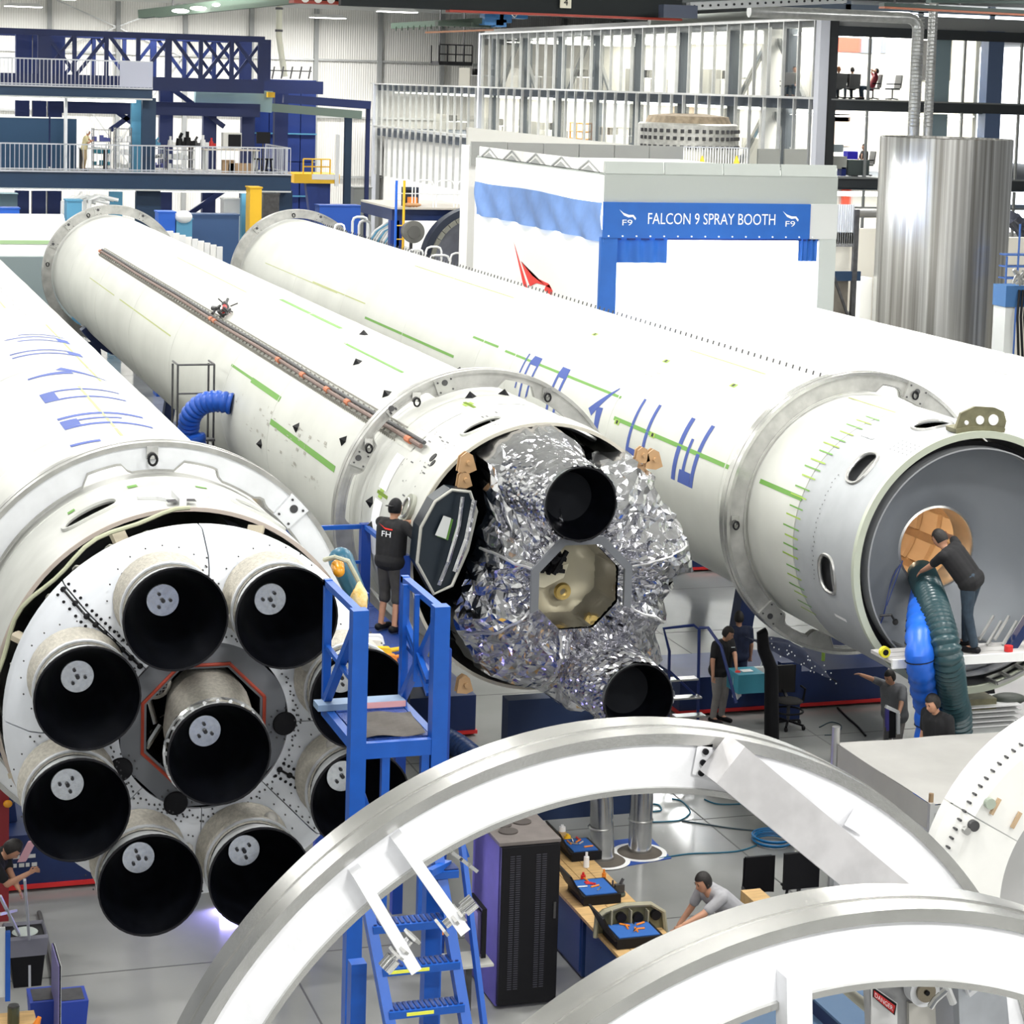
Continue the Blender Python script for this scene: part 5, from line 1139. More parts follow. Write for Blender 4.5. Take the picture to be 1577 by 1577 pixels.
for s in (.2, .8): c = p.lerp(q, s); MB().cyl(c, (c.x, c.y, 16.2), .03, n=5).build('hanger', dsteel, t)
t = thing('bridge_crane', 'grey perforated crane beam above the office roof', 'crane', (30, 57, 13.2)); p, q = at_y(1060, 10, 57), at_y(1300, -1, 57)
MB().beam(p, q, .3, .22).build('girder', mat('beam_grey', (.30, .31, .32), .5), t)
for k in range(20): c = p.lerp(q, (k + .5)/20); MB().cyl(c + Vector((0, -.17, 0)), c + Vector((0, -.155, 0)), .035, n=8).build('beam_hole', black, t)
MB().cbox(p + Vector((-.3, 0, -.15)), 1.0, .4, .35).build('end_truck', mat('truck_dark', (.02, .03, .06), .5), t)
t = thing('bridge_crane', 'dark green and rust crane rail at the top right corner', 'crane', (33, 55, 13)); p, q = at_y(1358, 7, 55), at_y(1600, 20, 55)
MB().beam(p, q, .3, .10).build('girder', mat('girder_dark_green', (.02, .04, .035), .5), t); MB().beam(p + Vector((0, 0, -.08)), q + Vector((0, 0, -.08)), .35, .05).build('rail', mat('rail_rust2', (.32, .10, .05), .5), t)
p, q = at_y(1430, 2, 52), at_y(1600, 4, 52); MB().beam(p, q, .3, .08).build('girder', MATS['girder_dark_green'], t)
for s in (.1, .6): c = at_y(1358 + 200*s, 8, 55); MB().cyl(c, (c.x, c.y, 16.2), .03, n=5).build('hanger', dsteel, t)
q = at_y(430, 20, 100); t = thing('hanging_duct', 'pale lift mast hanging from the roof above the blue tower', 'mast', (q.x, 100, 10)); MB().tube([(q.x, 100, 16.2), (q.x, 100, 13), (q.x + .3, 100, at_y(435, 118, 100).z)], .14, 10).build('mast', mat('mast_cream', (.62, .62, .50), .5), t, smooth=True)
for z_ in (14.2, 13.2): MB().cyl((q.x, 100, z_), (q.x, 100, z_ + .1), .18, n=10).build('collar', dsteel, t)
# ------------------------------------------------------------------ cradles
def cradle(label, x, zc, y, front=None, red_edge=True, x0=None, x1=None, h=.75, dy=1.6):
    t = thing('transport_cradle', label, 'cradle', (x, y, 0)); a = x0 if x0 is not None else x - 1.5; c = x1 if x1 is not None else x + 1.5
    MB().box(a, c, y, y + dy, .10, h).build('base_beam', blued, t)
    MB().box(a - .03, c + .03, y - .03, y + dy, .05, .11).build('red_edge', red, t)
    for xx in (a + .25, c - .25):
        for yy in (y + .25, y + dy - .25): MB().cyl((xx - .07, yy, .07), (xx + .07, yy, .07), .07, n=12).build('wheel', black, t)
    b = MB(); b.lathe((x, y + .5, zc), [(1.835, 0), (2.0, 0), (2.0, .45), (1.835, .45)], 20, 'Y', 215, 325, closed=True); b.build('saddle', blued, t)
    for s in (-1, 1): MB().beam((x + s*.9, y + .72, h), (x + s*1.25, y + .72, zc - 1.5), .3, .35, (0, 1, 0)).build('arm', blued, t)
    return t
c1 = cradle('dark blue cradle with red lower edge under the nine-engine stage', X1, Z1, 29.6, x0=-.9, x1=4.6, h=.8)
for i, (u, v, w_) in enumerate(((0, 0, .05), (.08, 0, .07), (.17, 0, .05), (.25, 0, .07), (0, .12, .09), (.11, .12, .05), (.19, .12, .11))): MB().box(2.75 + u, 2.75 + u + w_, 29.588, 29.598, .36 + v, .41 + v).build('stencil_dash', wgrey, c1)
cradle('dark blue cradle under the foil-wrapped stage', X2, Z2, 35.2, h=.72)
cradle('dark blue cradle with red lower edge under the open-ended stage', X3, Z3, 35.5, x0=14.9, x1=19.0, h=.70)
cradle('dark blue cradle under the plain white stage at the right', X4, Z4, 38)
for lb, x, zc, y in (('rear cradle far back under the nine-engine stage', X1, Z1, 58), ('rear cradle far back under the foil-wrapped stage', X2, Z2, 64), ('rear cradle far back under the open-ended stage', X3, Z3, 64), ('rear cradle of the plain white stage just outside the spray booth', X4, Z4, 46.5)): cradle(lb, x, zc, y)
# clamp pads between rings and stages
for r_ in [o for o in C.objects if o.name.startswith('handling_ring')]:
    yn = r_.location.y
    for (x, zc) in ((X1, Z1), (X2, Z2), (X3, Z3)):
        if abs(r_.location.x - x) < .1 and yn > 20:
            for k in range(8):
                MB().lathe((x, yn + .04, zc), [(1.825, 0), (1.95, 0), (1.95, .14), (1.825, .14)], 3, 'Y', 282 + k*15, 286 + k*15, closed=True).build('clamp_pad', ringdark, r_)
# ------------------------------------------------------------------ foil blanket on the central stage
def P(px, py, Y): return at_y(px, py, Y)
def foil_section():
    t = st2; YC = 27.3; c = P(885, 905, YC)
    out = [(816, 668), (861, 662), (894, 691), (903, 712), (979, 706), (1012, 733), (1016, 765), (1040, 800), (1066, 846), (1070, 882), (1039, 890), (1024, 930), (1010, 985), (1021, 1020), (1000, 1062), (960, 1090), (936, 1098), (867, 1098), (847, 1076), (800, 1062), (751, 1050), (712, 1002), (690, 958), (700, 925), (716, 880), (728, 830), (740, 790), (738, 760), (745, 735), (742, 712), (758, 705), (774, 687), (795, 676)]
    pol = []
    for q in out: v = P(*q, YC) - c; pol.append((math.atan2(v.z, v.x) % (2*PI), math.hypot(v.x, v.z)))
    pol.sort(); pol = [(pol[-1][0] - 2*PI, pol[-1][1])] + pol + [(pol[0][0] + 2*PI, pol[0][1])]
    def Ro(a):
        a %= 2*PI
        for (a0, r0), (a1, r1) in zip(pol, pol[1:]):
            if a0 <= a <= a1: return r0 + (r1 - r0)*(a - a0)/max(1e-6, a1 - a0)
        return 1.6
    ci = P(889, 903, 26.2)
    def oct_(a, r): k = ((a - PI/8) % (PI/4)) - PI/8; return r * math.cos(PI/8) / math.cos(k)
    ridges = [R(d) for d in (20, 67, 112, 157, 200, 248, 292, 337)]
    def crumple(p, s): 
        n = noise.noise(Vector(p)*2.1 + Vector((3, 1, 7)))*.6 + (1 - 2*abs(noise.noise(Vector(p)*3.3)))*.75 + (1 - 2*abs(noise.noise(Vector(p)*6 + Vector((5, 5, 5)))))*.15
        return n * s
    def fn(u, v):
        a = 2*PI*u; ri = oct_(a, .60); ro = Ro(a); pin = Vector((ci.x + ri*math.cos(a), 26.25, ci.z + ri*math.sin(a))); pout = Vector((c.x + ro*math.cos(a), 27.45, c.z + ro*math.sin(a)))
        p = pin.lerp(pout, v); d = min(abs((a - r + PI) % (2*PI) - PI) for r in ridges); 
        rid = math.exp(-(d*6)**2); sag = .42*math.sin(min(1, d*3.0)*PI/2)*math.sin(PI*min(1, v*1.05))
        p.y = 26.2 + 1.1*v**2.2 - .12*math.sin(PI*v) + sag*.55 - rid*.10*math.sin(PI*v)
        e = min(1, v*8); k = crumple((a*2.4, v*1.1, 2 + p.z*.4), 1.0)
        p.y += k*.16*e; p.x += crumple((p.z*2, p.x*2, 9), .05)*e; p.z += crumple((p.x*2, 4, p.z*2), .05)*e
        if v > .999: p.y = 27.75
        return p
    b = MB(); b.grid(fn, 150, 26); f2 = []
    for i, q in enumerate(b.f):
        f2 += [(q[0], q[1], q[2]), (q[0], q[2], q[3])] if (i*7919) % 5 > 2 else [(q[0], q[1], q[3]), (q[1], q[2], q[3])]
    b.f = f2; b.build('foil_blanket', foil, t)
    # seams with bright pleats
    b = MB()
    for r in [q for i_, q in enumerate(ridges) if i_ not in (1, 2, 6)]:
        pts = [fn(r/(2*PI) % 1, .02 + .9*k/14) + Vector((0, -.03, 0)) for k in range(15)]; b.tube(pts, .018, 5)
    b.build('foil_seam', mat('foil_tape', (.75, .75, .76), .3, .8), t)
    # inner well
    b = MB(); b.grid(lambda u, v: Vector((ci.x + oct_(2*PI*u, .60 - .02*v)*math.cos(2*PI*u), 26.25 + .75*v + .05*crumple((u*20, v*3, 2), 1), ci.z + oct_(2*PI*u, .60 - .02*v)*math.sin(2*PI*u))), 120, 14); b.build('foil_well', foil, t)
    b = MB(); b.lathe((ci.x, 27.0, ci.z), [(.60, 0), (.5, .10), (.3, .16), (.01, .2)], 40); b.build('well_dome', mat('pale_gold_dome', (.50, .46, .33), .35, .4), t, smooth=True)
    q = P(868, 912, 26.95); b = MB(); b.lathe((q.x, 26.95, q.z), [(.05, 0), (.10, 0), (.12, .05), (.05, .08)], 24); b.build('dome_flange', mat('brass', (.50, .36, .12), .3, .9), t, smooth=True)
    b = MB(); q = P(850, 862, 26.8)
    for k in range(16): b.beam(q + Vector((rnd.uniform(-.16, .12), rnd.uniform(-.1, .1), rnd.uniform(-.18, .16))), q + Vector((rnd.uniform(-.16, .2), rnd.uniform(-.1, .1), rnd.uniform(-.18, .16))), .05)
    b.build('well_equipment', black, t)
    MB().add([P(824, 885, 26.9), P(876, 868, 26.9), P(868, 890, 26.9), P(838, 905, 26.9), P(820, 903, 26.9)], [(0, 1, 2, 3, 4)]).build('pale_panel', mat('cream_panel', (.75, .70, .52), .6), t)
    # frame plates round the lower side of the opening
    for k in (3, 4, 5, 6, 7):
        a0 = PI/8 + k*PI/4 + PI; a1 = a0 + PI/4; 
        pts = [(ci.x + .58/math.cos(PI/8)*math.cos(a), ci.z + .58/math.cos(PI/8)*math.sin(a)) for a in (a0, a1)] + [(ci.x + .68/math.cos(PI/8)*math.cos(a), ci.z + .68/math.cos(PI/8)*math.sin(a)) for a in (a1, a0)]
        MB().prism(pts, lambda u, v, w: (u, 26.02 + w, v), .06).build('frame_plate', mat('grey_plate', (.16, .17, .19), .5, .3), t)
    # two engine bells wrapped in foil
    for i, (px, py, back) in enumerate(((895, 776, (-.22, 1.0, .16)), (984, 1078, (-.28, .95, .22)))):
        e, cc = engine(px, py, 25.7, i, t); e.name = 'engine_bell'
        cc = Vector(cc)
        b = MB(); b.grid(lambda u, v: cc + Vector(((.475 + .05*v + .03*crumple((u*14, v*6, i*3), 1))*math.cos(2*PI*u) + back[0]*v, .03 + back[1]*v, (.475 + .05*v + .03*crumple((u*14 + 3, v*6, i), 1))*math.sin(2*PI*u) + back[2]*v)), 90, 26); b.build('foil_sleeve', foil, e)
        MB().lathe(cc, [(.001, .5), (.395, .5), (.395, .52)], 30).build('bell_plug', darkbay, e)
    # dark open bay at the left with green paper tag
    pts = [(646, 870), (652, 815), (674, 775), (700, 757), (728, 760), (738, 790), (724, 850), (700, 905), (672, 918)]
    q = [P(a, b_, 27.0) for a, b_ in pts]; b = MB(); b.prism([(v.x, v.z) for v in q], lambda u, v, w: (u, 27.2 + w, v), .3); b.build('open_bay', mat('bay_blue_black', (.012, .02, .03), .35, .2), t)
    b = MB(); b.tube([v + Vector((0, .12, 0)) for v in q + [q[0]]], .022, 6); b.build('bay_edge', mat('edge_grey', (.42, .42, .38), .5, .3), t, smooth=True)
    for off, m, nm in ((0, green, 'tag_backing'), (-.02, wgrey, 'paper_tag')):
        MB().add([P(a - (3 if off else 0), b_ - (2 if off else 0), 27.15 + off) for a, b_ in ((686, 796), (698, 800), (690, 832), (673, 826))], [(0, 1, 2, 3)]).build(nm, m, t)
    b = MB(); b.tube([P(712, 765, 27.05), P(706, 810, 27.0), P(690, 865, 27.0), P(676, 900, 27.1)], .03, 6); b.tube([P(730, 770, 27.05), P(718, 830, 27.0), P(700, 880, 27.0)], .04, 6); b.build('bay_strap', foil, t)
    # clevis brackets
    for (px, py, s) in ((716, 712, 1), (1002, 707, 1), (712, 1052, .9), (712, 738, .8), (985, 700, .8)):
        c_ = P(px, py, 27.5); b = MB()
        for k in (-1, 1): b.prism([(u*s, v*s) for u, v in ((-.13, -.10), (-.10, .10), (-.02, .16), (.06, .12), (.12, -.08), (.02, -.12))], lambda u, v, w: (c_.x + u, c_.y - .1 + k*.05 + w, c_.z + v), .03)
        b.cyl(c_ + Vector((.0, -.2, .02)), c_ + Vector((0, .02, .02)), .03, n=8); b.build('clevis_bracket', mat('tan_primer_bracket', (.45, .28, .14), .5), t)
foil_section()
# ------------------------------------------------------------------ foreground rings
XA, YA, ZA = 3.487, 8.78, -4.991 + CH
XB, YB, ZB = 3.773, 7.06, -5.172 + CH
rA = ring('nearer-left large bright aluminium ring with bar brackets in the foreground', XA, ZA, YA, Ro=2.18, dep=.27, wr=.27, face=ringweb, side=ringside, n=160)
rB = ring('lowest bright aluminium ring cut by the bottom edge of the picture', XB, ZB, YB, Ro=2.18, dep=.27, wr=.30, face=ringweb, side=ringside, n=160)
for t_, X_, Y_, Z_ in ((rA, XA, YA, ZA), (rB, XB, YB, ZB)):
    for s in (-1, 1): MB().box(X_ + s*1.5 - .06, X_ + s*1.5 + .06, Y_ + .05, Y_ + .2, 0, Z_ - 1.55).build('stand_leg', steel, t_)
def bar2d(t, nm, Y, p, q, w, d, m):
    a, c = at_y(*p, Y), at_y(*q, Y); return MB().beam(a, c, w, d, (0, 1, 0)).build(nm, m, t)
for (p, q, k0, k1) in (((548, 1340), (637, 1490), (592, 1492), (618, 1462)), ((612, 1288), (712, 1430), (730, 1387), (700, 1412))):
    bar2d(rA, 'bracket_bar', YA - .03, p, q, .05, .10, ringweb)
    a, c = at_y(*k0, YA - .05), at_y(*k1, YA - .05); MB().cyl(a, a.lerp(c, .55), .035, n=16).build('clamp_knob', chrome, rA, smooth=True); MB().cyl(a.lerp(c, .5), c.lerp(a, -.5), .02, n=10).build('clamp_bolt', chrome, rA, smooth=True)
    b = MB(); m_ = a.lerp(c, 1.3); [b.cyl(a.lerp(c, s), a.lerp(c, s + .12), .045, n=6) for s in (.7, 1.0, 1.6)]; b.build('clamp_nut', steel, rA, smooth=True)
for k in range(3): bar2d(rA, 'dowel_pin', YA + .1, (735 - k*12, 1322 - k*9 + 20), (720 - k*12, 1312 - k*9 + 18), .015, .015, chrome)
# strut across the ring with a bolted end plate
a, c = at_y(1112, 1168, YA - .13), at_y(1392, 1400, YA - .13)
MB().beam(a, c, .20, .19, (0, 1, 0)).build('cross_strut', mat('strut_aluminium', (.66, .65, .66), .4, .4, .15, 7), rA)
MB().add([at_y(x_, y_, YA - .0) for x_, y_ in ((1074, 1150), (1098, 1146), (1092, 1200), (1066, 1192))], [(0, 1, 2, 3)]).build('end_plate', ringweb, rA)
for (x_, y_) in ((1086, 1157), (1082, 1174), (1079, 1190)): q = at_y(x_, y_, YA - .005); MB().cyl(q + Vector((0, -.012, 0)), q, .014, n=12).build('socket_bolt', black, rA)
MB().add([at_y(x_, y_, YA - .004) for x_, y_ in ((1318, 1240), (1344, 1254), (1326, 1286), (1300, 1270))], [(0, 1, 2, 3)]).build('machined_pad', ringweb, rA)
MB().beam(at_y(1222, 1495, YB - .02), at_y(1225, 1700, YB - .02), .10, .10, (0, 1, 0)).build('vertical_strut', ringweb, rB)
# cast fixture with round flanges at the lower right
Yf = 7.9; t = thing('test_fixture', 'grey cast fixture with round flanges and a danger notice behind the lowest ring', 'fixture', (at_y(1420, 1520, Yf).x, Yf, 0))
def poly(px, Y, d, nm, m, par):
    q = [at_y(*p, Y) for p in px]; return MB().prism([(v.x, v.z) for v in q], lambda u, v, w: (u, Y + w, v), d).build(nm, m, par)
poly([(1335, 1445), (1480, 1440), (1470, 1530), (1468, 1640), (1345, 1640)], Yf, .06, 'body_plate', mat('fixture_grey', (.42, .42, .43), .45, .4, .15, 6), t)
for (px, py, r) in ((1384, 1466, .062), (1414, 1518, .068)):
    q = at_y(px, py, Yf - .02); f_ = MB().cyl(q + Vector((0, -.06, 0)), q, r, n=32).build('round_flange', ringweb, t, smooth=True); MB().cyl(q + Vector((0, -.075, 0)), q + Vector((0, -.06, 0)), r*.62, n=24).build('bearing', mat('bearing_steel', (.30, .26, .2), .25, .9), f_, smooth=True); MB().cyl(q + Vector((0, -.082, 0)), q + Vector((0, -.075, 0)), r*.16, n=12).build('bore', black, f_)
poly([(1415, 1445), (1455, 1440), (1448, 1505), (1430, 1500)], Yf - .05, .03, 'angle_plate', steel, t)
poly([(1400, 1545), (1440, 1545), (1445, 1640), (1400, 1640)], Yf - .02, .02, 'cream_plate', mat('cream_plate', (.62, .60, .55), .5), t)
poly([(1474, 1470), (1545, 1476), (1560, 1640), (1480, 1640)], Yf - .10, .05, 'support_arm', mat('arm_aluminium', (.62, .65, .70), .4, .4, .15, 6), t)
pl = poly([(1474, 1487), (1486, 1482), (1492, 1530), (1524, 1500), (1536, 1503), (1494, 1536)], Yf - .14, .03, 'bolted_bracket', ringweb, t)
for (px, py) in ((1480, 1485), (1484, 1494), (1488, 1503), (1492, 1512), (1502, 1516), (1508, 1512), (1516, 1508), (1526, 1500), (1500, 1517)): q = at_y(px, py, Yf - .145); MB().cyl(q + Vector((0, -.006, 0)), q, .008, n=8).build('rivet', black, pl)
poly([(1541, 1482), (1559, 1484), (1551, 1520)], Yf - .16, .02, 'tan_wedge', woodlt, t)
MB().tube([at_y(1432, 1552, Yf - .2), at_y(1440, 1540, Yf - .2), at_y(1458, 1524, Yf - .2)], .014, 8).build('toggle_handle', chrome, t, smooth=True); MB().tube([at_y(1456, 1516, Yf - .2), at_y(1462, 1530, Yf - .2), at_y(1468, 1545, Yf - .2)], .016, 8).build('toggle_grip', whitep, t, smooth=True)
sg = poly([(1343, 1518), (1382, 1545), (1382, 1600), (1343, 1600)], Yf - .03, .01, 'danger_notice', whitec, t)
MB().add([at_y(x_, y_, Yf - .045) for x_, y_ in ((1344, 1520), (1381, 1546), (1378, 1564), (1344, 1535))], [(0, 1, 2, 3)]).build('notice_border', black, sg)
MB().add([at_y(x_, y_, Yf - .05) for x_, y_ in ((1346, 1525), (1379, 1549), (1376, 1561), (1346, 1535))], [(0, 1, 2, 3)]).build('notice_red', red, sg)
o0 = at_y(1361, 1543, Yf - .055); dx = (at_y(1379, 1556, Yf - .055) - at_y(1346, 1530, Yf - .055)).normalized()
text_part('DANGER', .028, lambda u, v, w: o0 + dx*u + Vector((0, 0, v)), lettm, sg, 'notice_word', .0)
for k, s_ in enumerate(('KEEP HANDS', 'CLEAR OF', 'FIXTURE')) if False else (): pass
MB().box(at_y(1440, 1500, Yf).x - .2, at_y(1440, 1500, Yf).x + .2, Yf - .05, Yf + .3, 0, 4.2).build('pedestal', wgrey, t)
o = MB().tube([at_y(1262, 1483, 8.1), at_y(1285, 1505, 8.1), at_y(1300, 1522, 8.1), at_y(1345, 1558, 8.1)], [.022, .026, .02, .026], 12).build('actuator_rod', mat('rod_olive', (.35, .34, .28), .35, .6), t, smooth=True)
# ------------------------------------------------------------------ blue ladder platform near
def latt(t, nm, p, q, w=.08, m=bluep): return MB().beam(p, q, w, w).build(nm, m, t)
Yp = 15.5; t = thing('work_platform', 'bright blue steel step platform with guard rails in front of the nine-engine stage', 'platform', (4.25, 15.5, 0))
L, Rr = at_y(552, 1148, Yp), at_y(677, 1137, Yp); xl, xr, zd = L.x, Rr.x, (L.z + Rr.z)/2; zt = zd + 1.01; yb = 16.6; w = .12
for x_ in (xl + .0, xr): MB().box(x_ - w/2, x_ + w/2, Yp, Yp + w, 0, zt).build('front_post', bluep, t)
for x_ in (xl, xr):
    MB().box(x_ - .03, x_ + .03, yb - .06, yb, zd, zt).build('rear_post', bluep, t); MB().box(x_ - .03, x_ + .03, Yp + w, yb, zt - .055, zt - .005).build('top_rail', bluep, t)
    MB().box(x_ - .03, x_ + .03, Yp + w, yb, zd - .085, zd - .005).build('side_beam', bluep, t); latt(t, 'diagonal', (x_, Yp + .08, zt - .08), (x_, yb - .05, zd + .04), .06)
    latt(t, 'mid_rail', (x_, Yp + .1, zd + .42), (x_, yb, zd + .48), .035)
    latt(t, 'knee_brace', (x_, Yp + .1, zd - .25), (x_ + (.25 if x_ == xr else .25), Yp + .05, zd - .95), .05)
for k in range(5): y_ = Yp + .12 + k*.19; MB().box(xl + .04, xr - .04, y_, y_ + .17, zd - .03, zd - .005*(k % 2)).build('tread_plate', mat('tread_blue', (.006, .05, .28), .5, 0, .4, 25, .6, 90), t)
MB().box(xl + w/2, xr - w/2, Yp + .01, Yp + .07, zd - .12, zd).build('front_beam', bluep, t)
for dx_ in (.02, .09): MB().box(xr - .065, xr - .03, yb - .12 - dx_*5, yb - .08 - dx_*5, zd + .3, zt - .03).build('gate_bar', bluep, t)
latt(t, 'gate_rail', (xr - .01, yb - .02, zt - .3), (xr - .04, Yp + .2, zt - .62), .04); latt(t, 'gate_rail', (xr - .01, yb - .02, zt - .36), (xr - .04, Yp + .2, zt - .72), .03)
for x_ in (xl + .22, xr - .1): MB().box(x_ - .03, x_ + .03, Yp + .02, Yp + .08, zd - 1.4, zd - .1).build('hand_post', bluep, t)
o = MB().grid(lambda u, v: (xl + .09 + .46*u + .05*v, Yp + .12 + .62*v, zd + .012 + .012*math.sin(u*7 + v*5)), 10, 10).build('rubber_mat', mat('mat_brown_grey', (.085, .075, .065), .85, 0, .2, 10)); tag(o, 'dark brown-grey mat lying on the near blue platform', 'mat')
o = MB().box(xl - .10, xr - .02, yb - .20, yb - .03, zd + .0, zd + .05).build('plank', mat('plank_blue_grey', (.16, .24, .36), .6)); tag(o, 'pale blue painted plank lying across the near blue platform', 'plank')
MB().box(xl + .22, xr - .02, yb - .205, yb - .20, zd + .002, zd + .048).build('pink_edge', mat('plank_pink', (.70, .36, .36), .6), o, world=False).location = -Vector(o.location)
# second ladder below
Yl = 14.0; t = thing('step_ladder', 'blue rolling step ladder with yellow step labels seen through the ring', 'ladder', (4.0, 14, 0))
steps = [(1345, 660, 707), (1425, 575, 694), (1490, 590, 709), (1556, 600, 716)]
treads = []
for k, (py, a, c) in enumerate(steps):
    y_ = Yl + .15 - k*.12; p, q = at_y(a, py, y_), at_y(c, py - 4, y_); z_ = (p.z + q.z)/2
    pl = MB().box(p.x, q.x, y_, y_ + .16, z_ - .05, z_).build('tread', bluep, t); treads.append((p.x, q.x, y_, z_))
    b = MB()
    for j in range(14): b.cbox((p.x + (q.x - p.x)*(j + .5)/14, y_ + .08, z_ + .004), .02, .12, .012)
    b.build('tread_grip', mat('tread_dark', (.01, .03, .14), .6), pl)
    if k > 1: MB().box(p.x + .04 + .08*(k == 3), q.x - .22, y_ - .004, y_, z_ - .035, z_ - .012).build('step_label', yel2, pl)
(x0, x1, y0, z0), (x2, x3, y3, z3) = treads[1], treads[3]
for xa_, xb_ in ((x0, x2), (x1, x3)): d = Vector((xb_ - xa_, y3 - y0, z3 - z0)); a = Vector((xa_, y0 + .08, z0)); MB().beam(a - d*.75, a + d*5.4, .07, .10, (0, 1, 0)).build('stile', bluep, t)
for px, q in ((712, 745), ): a = at_y(711, 1300, Yl + .3); c = at_y(745, 1577, Yl - .1); MB().beam(a, a + (c - a)*4, .035, .05).build('rear_strut', bluep, t)
for px in (666, ): a = at_y(px, 1345, Yl + .35); MB().beam(a, (a.x - .0, a.y, 0), .11).build('rear_leg', blued if False else bluep, t)
MB().beam(at_y(660, 1345, Yl), at_y(690, 1330, Yl + .3), .05).build('cap_beam', bluep, t)
a = at_y(552, 1400, Yl + .4); MB().beam((a.x, a.y, 5.0), (a.x, a.y, 0), .11).build('rear_leg', bluep, t)
# man's platform beside the central stage
g = at_y(603, 972, 27.8); zd2 = g.z
t = thing('work_platform', 'darker blue access platform the worker stands on beside the foil-wrapped stage', 'platform', (7.1, 26, 0))
x0, x1, y0, y1 = 6.55, 7.62, 25.7, 29.8
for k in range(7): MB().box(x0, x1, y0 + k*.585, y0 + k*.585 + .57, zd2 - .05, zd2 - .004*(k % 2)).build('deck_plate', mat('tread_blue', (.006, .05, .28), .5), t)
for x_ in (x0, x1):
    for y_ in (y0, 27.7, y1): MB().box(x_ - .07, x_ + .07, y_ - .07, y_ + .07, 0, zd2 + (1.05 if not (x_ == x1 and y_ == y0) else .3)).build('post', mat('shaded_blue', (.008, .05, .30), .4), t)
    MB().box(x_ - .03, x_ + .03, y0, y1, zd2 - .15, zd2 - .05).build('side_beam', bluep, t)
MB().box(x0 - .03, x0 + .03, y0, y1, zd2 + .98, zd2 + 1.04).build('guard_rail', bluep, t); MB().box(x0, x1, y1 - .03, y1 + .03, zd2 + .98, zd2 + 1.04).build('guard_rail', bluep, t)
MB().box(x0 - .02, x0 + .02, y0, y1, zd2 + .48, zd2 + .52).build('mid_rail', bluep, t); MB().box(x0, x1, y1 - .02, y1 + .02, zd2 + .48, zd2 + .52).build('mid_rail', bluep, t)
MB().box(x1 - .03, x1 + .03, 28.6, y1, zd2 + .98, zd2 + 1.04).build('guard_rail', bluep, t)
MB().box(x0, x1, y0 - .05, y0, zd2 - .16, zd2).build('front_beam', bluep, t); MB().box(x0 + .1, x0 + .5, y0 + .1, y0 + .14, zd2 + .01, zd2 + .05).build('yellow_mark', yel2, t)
# pump unit and rag bundle near the rail
q = at_y(536, 888, 21.5); t = thing('pump_unit', 'teal pump with amber cap hanging beside the nine-engine stage', 'pump', q)
MB().capsule(at_y(525, 862, 21.6), at_y(553, 925, 21.4), .13, .10, 16).build('pump_body', mat('pump_teal', (.02, .11, .18), .35), t, smooth=True)
MB().capsule(at_y(520, 872, 21.3), at_y(522, 880, 21.2), .07, .06, 14).build('amber_cap', mat('amber', (.70, .30, .02), .25), t, smooth=True)
b = MB(); b.tube([at_y(500, 862, 21.4), at_y(516, 858, 21.2), at_y(536, 864, 21.2), at_y(552, 895, 21.2), at_y(562, 930, 21.2)], .025, 8); b.build('pump_clamp', mat('clamp_sage', (.42, .42, .32), .5), t, smooth=True)
q = at_y(553, 925, 21.0)
b = MB(); b.grid(lambda u, v: q + Vector(((.09*math.sin(PI*v))*math.cos(2*PI*u)*(1 + .25*noise.noise((u*9, v*5, 0))), (.07*math.sin(PI*v))*math.sin(2*PI*u), -.2 + .4*v + .02*noise.noise((u*7, v*9, 3)))), 24, 16); o = b.build('rag_bag', mat('cream_rag', (.80, .70, .45), .8, 0, .0, 9, .5, 30, col2=(.75, .45, .08)), None, smooth=True); tag(o, 'cream and amber rag bundle hanging below the teal pump', 'rag')
for i, (px, py, m, s, lb) in enumerate(((577, 952, whitec, .13, 'white paper box at the feet of the worker in the FH shirt'), (572, 970, cream, .16, 'cream folded board on the worker platform'), (590, 975, yellow, .12, 'yellow drill lying on the worker platform'), (600, 985, orange, .1, 'orange tool lying on the worker platform'))):
    q = at_y(px, py, 27.2 - i*.3); q.z = zd2 + .002; b = MB(); b.frame8([q + Vector((-s, -s*.5, 0)), q + Vector((s, -s*.4, 0)), q + Vector((s*.9, s*.5, 0)), q + Vector((-s*.9, s*.4, 0))], [q + Vector((-s*.7, -s*.4, s)), q + Vector((s*.8, -s*.3, s*.8)), q + Vector((s*.7, s*.4, s*.9)), q + Vector((-s*.8, s*.3, s))])
    if i > 1: b.cyl(q + Vector((s*.5, 0, s*.5)), q + Vector((s*2, .1, s*.4)), s*.25, n=8)
    tag(b.build(('paper_box', 'folded_board', 'hand_drill', 'hand_tool')[i], m), lb, ('box', 'board', 'drill', 'tool')[i])
# floor hose in blue behind platforms
def hose(label, pts, r, m, ribs, name='duct_hose', rr=None, rm=None):
    pts = [Vector(p) for p in pts]; fine = []
    for i in range(len(pts) - 1):
        p0, p1, p2, p3 = pts[max(i-1, 0)], pts[i], pts[i+1], pts[min(i+2, len(pts)-1)]
        for k in range(10): t_ = k/10; fine.append(.5*((2*p1) + (p2 - p0)*t_ + (2*p0 - 5*p1 + 4*p2 - p3)*t_*t_ + (3*p1 - p0 - 3*p2 + p3)*t_**3))
    fine.append(pts[-1]); L = [0]
    for a, c in zip(fine, fine[1:]): L.append(L[-1] + (c - a).length)
    n = int(L[-1] / ribs) * 4; path = []; rs = []
    for k in range(n + 1):
        s = L[-1]*k/n; i = max(0, min(len(fine) - 2, next((j - 1 for j, l in enumerate(L) if l > s), len(fine) - 2))); f = (s - L[i])/max(1e-6, L[i+1] - L[i]); path.append(fine[i].lerp(fine[i+1], f)); rs.append(r*(1, 1.05, 1.0, .90)[k % 4])
    o = MB().tube(path, rs, 20).build(name, m, None, smooth=True); tag(o, label, 'hose')
    return o, path
